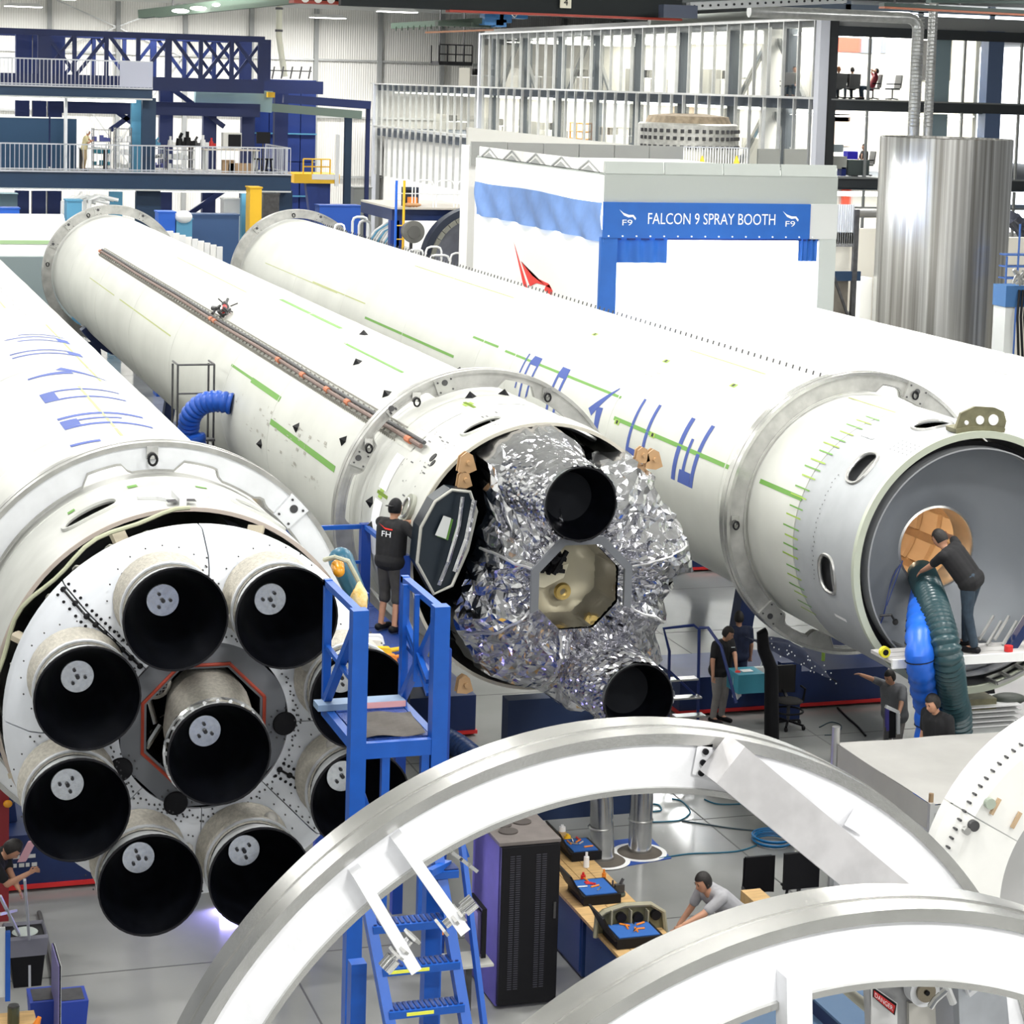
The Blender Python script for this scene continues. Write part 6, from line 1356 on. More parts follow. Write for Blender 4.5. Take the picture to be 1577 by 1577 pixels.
hose('blue spiral hose running under the near blue platform', [at_z(672, 1132, .2), at_z(700, 1145, .2), at_z(730, 1168, .2), at_z(760, 1200, .2)], .19, mat('hose_shaded_blue', (.008, .04, .16), .4), .13)
o, p_ = hose('thick dark green ribbed hose coming out of the manhole', [P(1420, 885, 27.6), P(1428, 905, 26.6), P(1443, 950, 25.7), P(1458, 1008, 25.25), P(1466, 1070, 25.7), P(1474, 1135, 26.0), (P(1478, 1150, 26.0).x, 26.0, 0)], .205, hosed, .085)
o2, p2_ = hose('bright blue strapped hose hanging beside the dark green hose', [P(1424, 912, 27.0), P(1418, 950, 26.0), P(1416, 1008, 25.32), P(1423, 1060, 25.75), P(1430, 1130, 26.0), (P(1432, 1150, 26.0).x, 26.0, 0)], .185, hoseb, .28)
b = MB()
for k in range(2, len(p2_) - 2, 4): b.tube([p2_[k] + Vector((.190*math.cos(a), .190*math.sin(a), .03*math.cos(a))) for a in [2*PI*j/16 for j in range(17)]], .008, 5)
b.build('hose_strap', black, o2, world=False).location = -Vector(o2.location)
hose('bright blue hose arching from the hatch of the central stage', [P(357, 622, 40.3), P(335, 618, 40.4), P(312, 622, 40.6), P(294, 640, 40.8), P(290, 665, 41), P(288, 700, 41)], .20, hoseb2, .11)
hose('second length of the blue hose going down between the stages', [P(296, 672, 40.6), P(300, 690, 40.6), P(300, 720, 40.6)], .24, hoseb2, .15)
# grey stair cage between stages
t = thing('step_platform', 'thin dark steel step platform with rails standing between the left and central stages', 'platform', (7, 41, 0))
a, c = P(274, 562, 41.5), P(330, 562, 41.5); zt = a.z; zl = P(280, 675, 41.5).z
for x_ in (a.x, c.x):
    for y_ in (41.5, 42.1): MB().cyl((x_, y_, 0), (x_, y_, zt - (0 if y_ < 42 else .05)), .022, n=6).build('upright', dsteel, t)
for z_ in (zt, zt - .55): MB().cyl((a.x, 41.5, z_), (c.x, 41.5, z_), .02, n=6).build('rail', dsteel, t)
for x_ in (a.x, c.x): MB().cyl((x_, 41.5, zt), (x_, 42.1, zt), .02, n=6).build('rail', dsteel, t)
for k in range(5): MB().box(a.x, c.x, 41.3 - k*.2, 41.55 - k*.2, zl - k*.3 - .04, zl - k*.3).build('step', dsteel, t)
# clutter lying in the gap between the stages
for k in range(46):
    y_ = 36 + k*.72; x_ = (X1 + X2)/2 + rnd.uniform(-.9, .9); s = rnd.uniform(.15, .42); b = MB(); h = rnd.uniform(.3, 1.6)
    kind = k % 4
    if kind == 0: b.frame8([(x_-s, y_-s, 0), (x_+s, y_-s*.8, 0), (x_+s, y_+s, 0), (x_-s, y_+s*.9, 0)], [(x_-s*.8, y_-s*.7, h), (x_+s*.9, y_-s, h*.9), (x_+s*.8, y_+s*.6, h), (x_-s, y_+s, h*1.1)])
    elif kind == 1: b.cyl((x_, y_, 0), (x_, y_, h), s, s*.8, 14); b.cyl((x_, y_, h), (x_, y_, h + .1), s*.5, n=10)
    elif kind == 2:
        for j in range(5): b.tube([(x_-s*2, y_ + j*.05, 0), (x_ - s, y_ + j*.1, h*.8), (x_ + s, y_ - j*.05, h), (x_+s*2, y_, 0)], .03, 6)
    else: b.grid(lambda u, v: (x_ - s*1.6 + 3.2*s*u, y_ - s + 2*s*v, h*math.sin(PI*u)*math.sin(PI*v)*(.8 + .4*noise.noise((u*5 + k, v*5, 2)))), 12, 12)
    o = b.build(('equipment_case', 'drum', 'cable_loop', 'foil_heap')[kind], (dsteel, mat('drum_olive', (.06, .065, .05), .4), black, foil)[kind]); tag(o, ('dark equipment case lying in the gap between the left and central stages', 'dark drum standing in the gap between the left and central stages', 'loop of dark cables in the gap between the left and central stages', 'heap of silver wrapping in the gap between the left and central stages')[kind], ('case', 'drum', 'cable', 'foil')[kind], 'clutter in the gap between the left and central stages')
# ------------------------------------------------------------------ floor-level things in the centre foreground
t = thing('server_rack', 'tall black perforated cabinet with violet side behind the foreground ring', 'cabinet', (8.35, 24.37, 0))
MB().box(7.98, 8.74, 24.4, 25.45, .03, 2.05).build('cabinet_body', purple, t); MB().box(7.97, 8.75, 24.37, 25.46, 2.03, 2.07).build('top_panel', mat('rack_top_brown', (.17, .15, .14), .6, 0, .15, 6), t)
dr = MB().box(7.99, 8.73, 24.33, 24.40, .06, 2.02).build('mesh_door', black, t)
for k in range(4): 
    x_ = 8.10 + k*.075 + (.18 if k > 1 else 0)
    b = MB()
    for j in range(60): b.box(x_, x_ + .055, 24.322, 24.33, .25 + j*.028, .262 + j*.028)
    b.build('vent_column', mat('vent_grey', (.045, .045, .06), .5), dr, kind='stuff')
for (x_, y_) in ((8.2, 25.0), (8.47, 25.05), (8.2, 24.75)): MB().cyl((x_, y_, 2.07), (x_, y_, 2.085), .12, n=24).build('fan_grille', mat('fan_dark', (.07, .06, .055), .6), t)
MB().box(8.66, 8.69, 24.31, 24.33, 1.1, 1.3).build('door_handle', dsteel, dr)
t = thing('workstation', 'dark monitor arm and keyboard shelf on the violet side of the black cabinet', 'monitor', (7.6, 24.5, 0))
q = at_y(735, 1425, 24.3); MB().cbox(q, .06, .55, .6).build('monitor', black, t); MB().cbox(q + Vector((-.05, 0, 0)), .05, .5, .5).build('screen', mat('screen_violet', (.05, .04, .12), .3), t)
MB().cbox((q.x - .2, 24.3, q.z - .42), .7, .45, .03).build('shelf', mat('shelf_pale', (.50, .50, .46), .6), t); MB().box(q.x - .1, q.x - .02, 24.4, 24.5, 0, q.z - .42).build('post', dsteel, t)
q = at_y(683, 1433, 24.2); o = MB().frame8([q + Vector((-.12, -.06, -.03)), q + Vector((.12, -.06, -.03)), q + Vector((.12, .06, -.03)), q + Vector((-.12, .06, -.03))], [q + Vector((-.1, -.05, .05)), q + Vector((.08, -.05, .04)), q + Vector((.08, .05, .04)), q + Vector((-.1, .05, .05))]).build('orange_tool', orange); tag(o, 'orange tool on the shelf left of the black cabinet', 'tool')
# workbench with toolboxes
t = thing('workbench', 'long pale plywood workbench with blue cabinets right of the black cabinet', 'workbench', (9.6, 24.8, 0))
for k in range(4): MB().box(9.2 + k*.21, 9.4 + k*.21, 22.0, 27.8, .86, .90 + .002*(k % 2)).build('top_board', wood, t)
for k in range(4): y_ = 22.1 + k*1.42; cb = MB().box(9.28, 9.95, y_, y_ + 1.3, .05, .86).build('cabinet', mat('bench_blue', (.012, .04, .14), .5), t); MB().box(9.26, 9.28, y_ + .05, y_ + 1.25, .1, .8).build('cabinet_door', mat('bench_blue2', (.015, .05, .17), .45), cb)
def bp(px, py, dz=.9): return at_z(px, py, dz)
for i, (px, py, w, d, lb) in enumerate(((893, 1313, .42, .55, 'open black toolbox with blue foam at the far end of the bench'), (915, 1378, .5, .6, 'open black toolbox with pliers on blue foam in the middle of the bench'), (975, 1445, .6, .5, 'low black tray of tools at the near end of the bench'))):
    q = bp(px, py, .92); t = thing('toolbox', lb, 'toolbox', (q.x, q.y, .905)); MB().box(q.x - w/2, q.x + w/2, q.y - d/2, q.y + d/2, .905, 1.02).build('box_body', black, t); MB().box(q.x - w/2 + .04, q.x + w/2 - .04, q.y - d/2 + .04, q.y + d/2 - .04, 1.02, 1.03).build('foam_liner', mat('foam_blue', (.015, .10, .36), .7), t)
    MB().frame8([(q.x - w/2 - .03, q.y - d/2, 1.0), (q.x - w/2, q.y - d/2, 1.0), (q.x - w/2, q.y + d/2, 1.0), (q.x - w/2 - .03, q.y + d/2, 1.0)], [(q.x - w/2 - .2, q.y - d/2, 1.3), (q.x - w/2 - .17, q.y - d/2, 1.3), (q.x - w/2 - .17, q.y + d/2, 1.3), (q.x - w/2 - .2, q.y + d/2, 1.3)]).build('lid', black, t)
    for k in range(7): a = rnd.random()*PI; p = Vector((q.x + rnd.uniform(-.15, .15), q.y + rnd.uniform(-.18, .18), 1.04)); MB().cyl(p, p + Vector((.13*math.cos(a), .13*math.sin(a), 0)), .012, n=6).build('hand_tool', rnd.choice([steel, orange, red, chrome]), t)
for i, (px, py, m, r, h, lb, nm) in enumerate(((866, 1275, whitec, .05, .09, 'white cup at the far end of the bench', 'cup'), (874, 1288, yellow, .05, .08, 'yellow handled tool at the far end of the bench', 'hand_tool'), (903, 1330, whitep, .04, .2, 'clear spray bottle on the bench', 'bottle'), (898, 1352, red, .035, .12, 'small red bottle on the bench', 'bottle'), (930, 1352, orange, .03, .16, 'orange wedge standing on the bench', 'wedge'))):
    q = bp(px, py, .95); b = MB(); b.cyl((q.x, q.y, .905), (q.x, q.y, .905 + h*.7), r, r*.9, 12); b.cyl((q.x, q.y, .905 + h*.7), (q.x, q.y, .905 + h), r*.45, n=8); o = b.build(nm, m, None, smooth=True); tag(o, lb, nm.replace('_', ' '))
q = bp(950, 1376, .92); t = thing('bench_vise', 'dark round-based vise on the bench', 'vise', (q.x, q.y, .905)); MB().cyl((q.x, q.y, .905), (q.x, q.y, .93), .11, n=24).build('base', mat('vise_green', (.06, .075, .06), .5), t, smooth=True); MB().cbox((q.x + .03, q.y, .99), .12, .07, .1).build('jaw', dsteel, t); MB().cyl((q.x - .06, q.y, 1.0), (q.x - .06, q.y, 1.10), .012, n=6).build('handle', dsteel, t); MB().cyl((q.x + .02, q.y - .05, 1.06), (q.x + .06, q.y - .05, 1.13), .02, n=8).build('screw', dsteel, t)
# olive bulkhead with three holes
t = thing('bulkhead_panel', 'olive curved bulkhead with three round holes standing on the bench', 'panel', (at_y(968, 1430, 24.2).x, 24.2, .9)); pts = [(915, 1442), (918, 1412), (930, 1402), (960, 1392), (1000, 1390), (1020, 1402), (1024, 1438)]
q = [at_y(*p, 24.2) for p in pts]; bh = MB().prism([(v.x, v.z) for v in q], lambda u, v, w: (u, 24.2 + w, v), .05).build('bulkhead_web', olive, t); MB().tube([v + Vector((0, -.04, 0)) for v in q], .03, 6).build('bulkhead_flange', mat('olive_light', (.33, .31, .22), .5), t)
for (px, py) in ((956, 1412), (982, 1412), (1009, 1408)): v = at_y(px, py, 24.18); MB().cyl((v.x, 24.14, v.z), (v.x, 24.2, v.z), .062, n=20).build('hole', black, t)
for (px) in (940, 970, 996): v = at_y(px, 1405, 24.16); MB().box(v.x - .008, v.x + .008, 24.10, 24.2, v.z - .22, v.z + .04).build('stiffener', mat('olive_light', (.33, .31, .22), .5), t)
v = at_y(975, 1442, 24.0); t2 = MB().cbox((v.x, 23.95, v.z), .42, .1, .2).build('tool_tray', mat('foam_blue', (.015, .10, .36), .7), t)
# ducts rising from a blue floor mat
mt = [at_z(x_, y_, .004) for x_, y_ in ((1034, 1322), (918, 1342), (905, 1300), (1000, 1288))]; o = MB().prism([(v.x, v.y) for v in mt], lambda u, v, w: (u, v, w), .012).build('floor_mat', mat('mat_blue', (.02, .08, .38), .5)); tag(o, 'blue and white floor mat beneath the two metal ducts', 'mat')
for i, (px, py, top, bend) in enumerate(((928, 1326, 2.6, True), (985, 1314, 2.8, False))):
    q = at_z(px, py); t = thing('metal_duct', ('left bent shiny metal duct rising from the floor mat', 'right straight shiny metal duct rising from the floor mat')[i], 'duct', (q.x, q.y, 0))
    pts = [(q.x, q.y, .04), (q.x - (.05 if bend else 0), q.y, .9), (q.x - (.1 if bend else 0), q.y + .05, 1.25), (q.x + (.0 if bend else 0), q.y + .1, 1.7), (q.x, q.y + .1, top)]
    MB().tube(pts, .17, 26).build('duct_pipe', mat('duct_bright', (.70, .70, .70), .2, .95, .15, 6), t, smooth=True)
    for z_ in (.5, 1.15, 1.6): MB().lathe((q.x - (.05 if bend and z_ < 1.3 else 0), q.y + (.04 if z_ > 1 else 0), z_), [(.172, 0), (.185, .015), (.172, .03)], 26, 'Z').build('duct_seam', steel, t, smooth=True)
    MB().lathe((q.x, q.y, 0), [(.17, .05), (.28, .045), (.33, .015), (.33, .013)], 36, 'Z').build('floor_collar', mat('collar_dark', (.10, .085, .07), .6), t, smooth=True); MB().lathe((q.x, q.y, 0), [(.33, .018), (.40, .017), (.40, .012)], 36, 'Z').build('white_ring', whitec, t)
q = at_z(925, 1300); o = MB().box(q.x - 1.1, q.x + .95, q.y + 1.2, q.y + 1.5, 0, 1.9).build('blue_screen', mat('screen_navy', (.012, .03, .09), .6)); tag(o, 'dark blue screen behind the two metal ducts', 'screen')
# cables and coil
def cab(label, px, m=cable, r=.012, grp=None):
    pts = [at_z(*p, r) for p in px]; f_ = []
    for i in range(len(pts) - 1):
        p0, p1, p2, p3 = pts[max(i-1, 0)], pts[i], pts[i+1], pts[min(i+2, len(pts)-1)]
        for k in range(6): t_ = k/6; f_.append(.5*((2*p1) + (p2 - p0)*t_ + (2*p0 - 5*p1 + 4*p2 - p3)*t_*t_ + (3*p1 - p0 - 3*p2 + p3)*t_**3))
    f_.append(pts[-1]); o = MB().tube(f_, r, 6).build('cable', m, None, smooth=True); tag(o, label, 'cable', grp); return o
cab('teal cable looping from the ducts over the floor', [(1000, 1266), (1030, 1265), (1050, 1262), (1063, 1250), (1050, 1234), (1035, 1230)])
cab('long dark cable crossing the pale floor to the blue coil', [(1050, 1264), (1090, 1270), (1130, 1276), (1175, 1280)], mat('cable_dark', (.02, .05, .07), .5))
cab('green-blue line running from the duct base to the blue coil', [(1015, 1322), (1060, 1315), (1110, 1313), (1140, 1310), (1165, 1302)])
cab('short cable loop by the right metal duct', [(1003, 1250), (1018, 1248), (1015, 1240), (1004, 1238)])
cab('dark cable near the upper edge of the bright ring', [(1085, 1231), (1105, 1238), (1140, 1238), (1170, 1234)])
cab('black cord on the floor by the swivel chair', [(1290, 1090), (1305, 1105), (1322, 1120), (1333, 1133)], black, .02)
cab('thin cable loop behind the tarpaulin corner', [(1262, 1120), (1280, 1112), (1296, 1118), (1288, 1130), (1270, 1132)], mat('cable_dark', (.02, .05, .07), .5), .01)
q = at_z(1190, 1298); b = MB()
for k in range(6): rr = .26 + .025*(k % 3); b.tube([(q.x + rr*math.cos(a), q.y + rr*math.sin(a), .02 + .02*k) for a in [2*PI*j/28 for j in range(29)]], .012, 6)
o = b.build('coiled_hose', coilm, None, smooth=True); tag(o, 'coil of bright blue air hose on the pale floor', 'coil')
cab('dark crack-like strip running over the floor below the left stage', [(60, 1405), (72, 1450), (82, 1500), (92, 1577)], mat('strip_dark', (.08, .08, .08), .8), .03)
# chair and monitor right of the seated man
def office_chair(label, px, py, floor_q, sc=1.0, m=black, s=1.0, arms=True):
    q = floor_q; t = thing('office_chair', label, 'chair', (q.x, q.y, 0))
    MB().cyl((q.x, q.y, .1), (q.x, q.y, .45), .03, n=10).build('gas_lift', dsteel, t)
    for k in range(5):
        a = 2*PI*k/5 + .4; MB().beam((q.x, q.y, .12), (q.x + .3*math.cos(a), q.y + .3*math.sin(a), .08), .04, .03).build('base_spoke', black, t); MB().cyl((q.x + .3*math.cos(a) - .02, q.y + .3*math.sin(a), .04), (q.x + .3*math.cos(a) + .02, q.y + .3*math.sin(a), .04), .038, n=10).build('castor', black, t)
    MB().ell((q.x, q.y, .48), .25, .25, .05, n=20, m=8).build('seat', m, t, smooth=True); yb_ = q.y + .24*s
    MB().grid(lambda u, v: (q.x - .23 + .46*u, yb_ + .05*math.cos((u - .5)*PI)*s, .55 + .5*v), 8, 8).build('backrest', m, t, smooth=True); MB().frame8([(q.x-.22, yb_, .56), (q.x+.22, yb_, .56), (q.x+.22, yb_+.05, .56), (q.x-.22, yb_+.05, .56)], [(q.x-.19, yb_, 1.05), (q.x+.19, yb_, 1.05), (q.x+.19, yb_+.05, 1.05), (q.x-.19, yb_+.05, 1.05)]).build('back_shell', m, t)
    MB().beam((q.x, q.y, .46), (q.x, yb_, .62), .05, .03).build('back_bracket', black, t)
    if arms:
        for sx in (-1, 1): MB().tube([(q.x + sx*.25, q.y - .05, .46), (q.x + sx*.3, q.y - .02, .68), (q.x + sx*.28, q.y + .12, .70)], .02, 6).build('armrest', black, t, smooth=True)
    return t
q = at_y(1180, 1360, 25.6); office_chair('dark office chair beside the seated man in light grey', 0, 0, Vector((q.x, q.y, 0)))
t = thing('computer_monitor', 'black flat monitor right of the dark office chair', 'monitor', (at_y(1232, 1340, 25.2).x, 25.2, 0)); q = at_y(1234, 1340, 25.2); MB().cbox(q, .5, .05, .48).build('screen', black, t); MB().cyl((q.x, 25.25, 0), (q.x, 25.25, q.z), .03, n=8).build('stand_pole', dsteel, t); MB().cbox((q.x, 25.25, .02), .4, .3, .03).build('stand_foot', dsteel, t)
q = at_y(1172, 1382, 25.0); o = MB().box(q.x - .15, q.x + .12, 24.9, 25.3, 0, q.z).build('plywood_stool', wood); tag(o, 'small plywood block in front of the dark office chair', 'block')
gq = at_z(1213, 1120); ch = office_chair('black swivel chair with round foot ring behind the bright ring', 0, 0, gq, m=mat('chair_dark', (.015, .014, .014), .8))
MB().tube([(gq.x + .26*math.cos(a), gq.y + .26*math.sin(a), .30) for a in [2*PI*j/20 for j in range(21)]], .018, 6).build('foot_ring', black, ch, smooth=True)
# blue cabinets seen below the lowest ring
for i, (px, py, w, d, h, m, lb) in enumerate(((1140, 1525, 1.7, 1.2, .9, mat('cab_blue', (.02, .05, .11), .5), 'dark blue low cabinet seen under the lowest ring'), (1290, 1500, 1.1, 1.4, 1.1, mat('cab_navy', (.01, .018, .07), .5), 'navy cabinet behind the white vertical strut'))):
    q = at_z(px, py, h); t = thing('low_cabinet', lb, 'cabinet', (q.x, q.y, 0)); MB().box(q.x - w/2, q.x + w/2, q.y - d, q.y + .3, 0, h - .03).build('cabinet_body', m, t); MB().box(q.x - w/2 - .02, q.x + w/2 + .02, q.y - d - .02, q.y + .32, h - .03, h).build('cabinet_top', mat('cab_top', (.06, .11, .19), .4), t)
q = at_z(1130, 1515, .95); b = MB(); b.grid(lambda u, v: (q.x - .16 + .32*u, q.y - .12 + .24*v, .9 + .12*math.sin(PI*u)*math.sin(PI*v)*(1 + .4*noise.noise((u*5, v*5, 1)))), 10, 10); o = b.build('plastic_bag', mat('bag_pale', (.62, .60, .56), .5), None, smooth=True); tag(o, 'small pale plastic bag on the dark blue low cabinet', 'bag')
q = at_z(1165, 1506, .95); o = MB().box(q.x - .12, q.x + .14, q.y - .1, q.y + .15, .9, 1.03).build('blue_tub', mat('tub_blue', (.02, .06, .40), .5)); tag(o, 'bright blue tub on the dark blue low cabinet', 'tub')
# ------------------------------------------------------------------ right-hand tarpaulin enclosure
xa_, xb_, ya_, yb_ = 12.70, 16.7, 22.5, 25.0; zq = 2.8; z_s = .4; t = thing('tarp_enclosure', 'grey tarpaulin-topped frame enclosure at the lower right', 'enclosure', (15, 24, 0))
MB().grid(lambda u, v: (xa_ + (xb_ - xa_)*u, ya_ + (yb_ - ya_)*v, 2.8 - .035*math.sin(PI*u)*math.sin(PI*v) + .006*math.sin(u*19 + v*7)), 24, 18).build('tarp_top', tarp, t, smooth=True)
MB().grid(lambda u, v: (xa_ - .01, ya_ + (yb_ - ya_)*u, 2.8 - .32*v), 8, 2).build('tarp_skirt', tarp, t); MB().box(xa_, xb_, ya_ - .02, ya_, 2.7, 2.79).build('top_beam', galv, t)
for x_ in (xa_, xb_):
    for y_ in (ya_, yb_): MB().box(x_ - .03, x_ + .03, y_ - .03, y_ + .03, 0, 2.82).build('post', galv, t)
MB().cyl((xa_ + .02, ya_ + .05, 2.8), (xa_ + .02, ya_ + .05, 2.92), .03, n=10).build('post_cap', mat('cap_bronze', (.35, .24, .14), .4, .6), t); MB().cyl((xa_ - .02, yb_, 2.3), (xa_ - .02, yb_, 3.02), .055, n=14).build('post_sleeve', steel, t, smooth=True)
for y0_, y1_ in ((ya_ + .05, 23.7), (23.78, yb_ - .05)): MB().box(xa_ + .02, xa_ + .05, y0_, y1_, .3, 2.5).build('side_panel', mat('pale_side_panel', (.58, .60, .64), .5, 0, .06, 2), t)
MB().beam((xa_ + .1, ya_ - .03, 2.25), (xa_ + 1.3, ya_ - .03, 1.3), .035).build('brace', dsteel, t); MB().beam((xa_ + .1, ya_ - .03, 1.2), (xa_ + 1.3, ya_ - .03, 2.25), .035).build('brace', dsteel, t); MB().box(xa_ + .1, xb_, ya_ + .3, ya_ + .33, .1, 2.6).build('front_panel', mat('front_pale', (.50, .51, .52), .6), t)
# white riveted disc panel at the right border
q = at_y(1702, 1372, 17); t = thing('heat_shield_disc', 'white riveted curved disc panel at the lower right border', 'disc', (q.x, 17, 0))
for k in range(6): MB().lathe((q.x, 17, q.z), [(1.10, .0), (1.62, .0), (1.79, .18), (1.79, .3), (1.75, .3), (1.6, .08), (1.10, .05)], 14, 'Y', 30 + 60*k + .2, 90 + 60*k - .2, closed=True).build('disc_panel', mat('disc_white', (.80, .80, .77), .5, 0, .05, 2), t, smooth=True)
b = MB()
for k in range(120): a = 2*PI*k/120; b.cyl((q.x + 1.70*math.cos(a), 17.04, q.z + 1.70*math.sin(a)), (q.x + 1.70*math.cos(a), 17.1, q.z + 1.70*math.sin(a)), .012, n=6)
b.build('rivet', dsteel, t, kind='stuff')
for (px, py, m, s, nm) in ((1497, 1270, dsteel, .05, 'fitting'), (1522, 1236, mat('sage_pad', (.35, .40, .33), .5), .05, 'round_pad'), (1486, 1278, steel, .035, 'fitting')): v = at_y(px, py, 16.98); MB().cyl(v + Vector((0, -.05, 0)), v, s, n=14).build(nm, m, t)
for (px, py) in ((1533, 1242), (1565, 1263)): v = at_y(px, py, 16.98); MB().beam(v + Vector((-.04, 0, -.07)), v + Vector((.04, 0, .07)), .03, .03, (0, 1, 0)).build('tan_handle', woodlt, t)
MB().cyl((q.x, 17.4, 0), (q.x, 17.4, q.z), .12, n=12).build('stand_post', dsteel, t); MB().lathe((q.x, 17.3, q.z), [(1.12, 0), (1.0, .0), (.01, .0)], 40).build('inner_disc', mat('disc_grey', (.42, .42, .42), .5), t)
# ------------------------------------------------------------------ things round the man in black, right of the foil
t = thing('step_ladder', 'small navy step ladder with curved handrails beside the man in black', 'ladder', (14.3, 34, 0)); nb = mat('ladder_navy', (.012, .03, .16), .4)
def sm(px, py, Y): return at_y(px, py, Y)
zf = sm(1020, 968, 34).z; a, c = sm(1022, 968, 34), sm(1077, 962, 34)
for pts in ([sm(1030, 1110, 34) * Vector((1, 1, 0)) if False else Vector((a.x + .15, 34, 0)), Vector((a.x + .12, 34, zf - .4)), Vector((a.x, 34, zf)), Vector((c.x - .1, 34, zf + .03)), Vector((c.x, 34, zf - .05)), Vector((c.x + .05, 34, 0))], [Vector((c.x, 34, zf - .02)), Vector((c.x + .12, 33.9, zf + .0)), Vector((c.x + .24, 33.6, zf - .25)), Vector((c.x + .38, 33.2, .9))]): MB().tube(pts, .028, 8).build('handrail', nb, t, smooth=True)
for k in range(4): MB().box(a.x + .12, c.x, 33.4 + k*.18, 33.6 + k*.18, .3 + k*.27, .33 + k*.27).build('step', steel, t)
MB().beam((a.x + .12, 34, 1.3), (c.x, 33.9, .8), .04).build('brace', nb, t)
q = sm(1150, 1055, 34.5); 
o = MB().box(q.x - .25, q.x + .25, 34.3, 34.8, .715, 1.05).build('plastic_crate', tealbox); tag(o, 'teal plastic crate on the blue cradle beside the man in black', 'crate')
b = MB().box(.0, .2, 0, .15, 0, .01); b.build('paper', whitec, o, world=False).location = (-.1, -.1, .34)
t = thing('binder_clip_stand', 'grey stand with a thin wire loop behind the teal crate', 'stand', (sm(1176, 1030, 34.9).x, 34.9, .7)); q = sm(1176, 1030, 34.9)
MB().frame8([(q.x - .22, 34.8, q.z - .1), (q.x + .22, 34.8, q.z - .1), (q.x + .22, 35, q.z - .1), (q.x - .22, 35, q.z - .1)], [(q.x - .18, 34.85, q.z + .04), (q.x + .18, 34.85, q.z + .04), (q.x + .18, 34.95, q.z + .04), (q.x - .18, 34.95, q.z + .04)]).build('stand_head', wgrey, t); MB().box(q.x - .05, q.x + .05, 34.85, 34.95, .7, q.z - .1).build('stand_post', dsteel, t)
MB().tube([q + Vector(v) for v in ((-.06, 0, .04), (-.02, 0, .18), (-.05, 0, .30), (0, 0, .36), (.05, 0, .30), (.02, 0, .18), (.06, 0, .04))], .01, 6).build('wire_loop', whitep, t, smooth=True)
c_ = sm(1222, 1015, 34); b = MB(); b.grid(lambda u, v: c_ + Vector((-.75 + 1.5*u, -.3 + .7*v, .35 - .75*u + .3*math.sin(PI*v)*math.sin(PI*u) + .05*noise.noise((u*6, v*6, 1)))), 30, 16); o = b.build('padded_cover', navy, None, smooth=True); tag(o, 'navy padded cover with snaps draped under the ring of the open-ended stage', 'cover')
b = MB()
for k in range(26): v = c_ + Vector((-.7 + 1.4*rnd.random(), -.33, 0)); v.z = c_.z + .35 - .5*(v.x - c_.x + .75) + rnd.uniform(-.05, .25); b.ell(v, .014, .014, .014, n=6, m=4)
b.build('snap', lettm, o, world=False).location = -Vector(o.location); MB().box(.2, .6, .85, 1.0, -1.0, .1).build('hidden_frame', blued, o, world=False)
o = MB().tube([sm(1180, 973, 33.6), sm(1174, 975, 33.6), sm(1176, 1000, 33.6), sm(1188, 1030, 33.6), (sm(1192, 1060, 33.6).x, 33.6, 0)], [.08, .10, .11, .12, .13], 12).build('black_boot', black, None, smooth=True); tag(o, 'black padded boot leaning at the lower left of the open-ended stage ring', 'boot')
v = sm(1268, 1008, 31); o = MB().cyl(v + Vector((0, 0, -.1)), v + Vector((0, 0, .08)), .03, n=8).build('green_tag', greenp); tag(o, 'lime green tag on a thin string below the open-ended stage', 'tag'); MB().cyl((0, 0, .1), (0, 0, .55), .006, n=5).build('tag_string', black, o, world=False)
# scaffold plank, tubes and dark gear under the open end
t = thing('scaffold_plank', 'long pale plank across the open end of the right-hand stage', 'plank', (14.8, 25.7, 0)); a, c = P(1362, 1012, 25.8), P(1640, 1000, 25.8)
for k in range(3): MB().box(a.x, c.x, 25.6 + k*.2, 25.79 + k*.2, a.z - .04, a.z + .002*k).build('board', mat('board_pale', (.50, .49, .48), .6, 0, .1, 3), t)
MB().box(a.x, c.x, 25.56, 25.6, a.z - .10, a.z + .02).build('edge_strip', whitep, t)
for x_ in (a.x + .6, a.x + 1.9): MB().beam((x_, 26.1, a.z - .05), (x_, 26.75, a.z - .08), .06).build('support_arm', steel, t)
t = thing('tube_scaffold', 'silver tube scaffold just inside the right side of the open-ended stage', 'scaffold', (16.5, 26, 2.9))
for k in range(9):
    a0 = -78 + k*8; p = cyl_pt(X3, Z3, 1.70, 26.5, a0); q = cyl_pt(X3, Z3, 1.70, 26.5, a0 + 8); MB().beam(p, q, .05).build('curved_tube', steel, t)
    p2 = cyl_pt(X3, Z3, 1.70, 26.2, a0); MB().beam(p2, cyl_pt(X3, Z3, 1.70, 26.2, a0 + 8), .04).build('curved_tube', steel, t); MB().beam(p, p2, .04).build('rung', steel, t)
for k in range(5): p = P(1508 + k*12, 985 + (k % 2)*8, 26.0); MB().beam(p, p + Vector((.35, .25, .25)), .03).build('tube', steel, t)
q = P(1560, 970, 27.0); o = MB().beam(P(1555, 1000, 25.9), P(1600, 930, 25.9), .12).build('blue_strut', blued); tag(o, 'dark blue strut leaning at the right end of the plank', 'strut')
q = P(1553, 1003, 25.7); o = MB().cyl(q, q + Vector((0, 0, .08)), .06, n=10).build('red_cap', red); tag(o, 'small red cap lying on the plank', 'cap')
q = P(1362, 1012, 25.75); o = MB().cyl(q + Vector((0, -.03, .07)), q + Vector((0, .03, .07)), .075, n=16).build('tape_roll', mat('tape_yellow', (.75, .68, .03), .5)); tag(o, 'yellow tape roll at the left end of the plank', 'tape')
MB().cyl((0, -.04, .075), (0, .04, .075), .04, n=12).build('tape_core', black, o, world=False)
q = P(1484, 1065, 28.5); t = thing('folded_fairing', 'grey curved fairing shell with black inserts below the plank', 'fairing', (q.x, 28.5, 0))
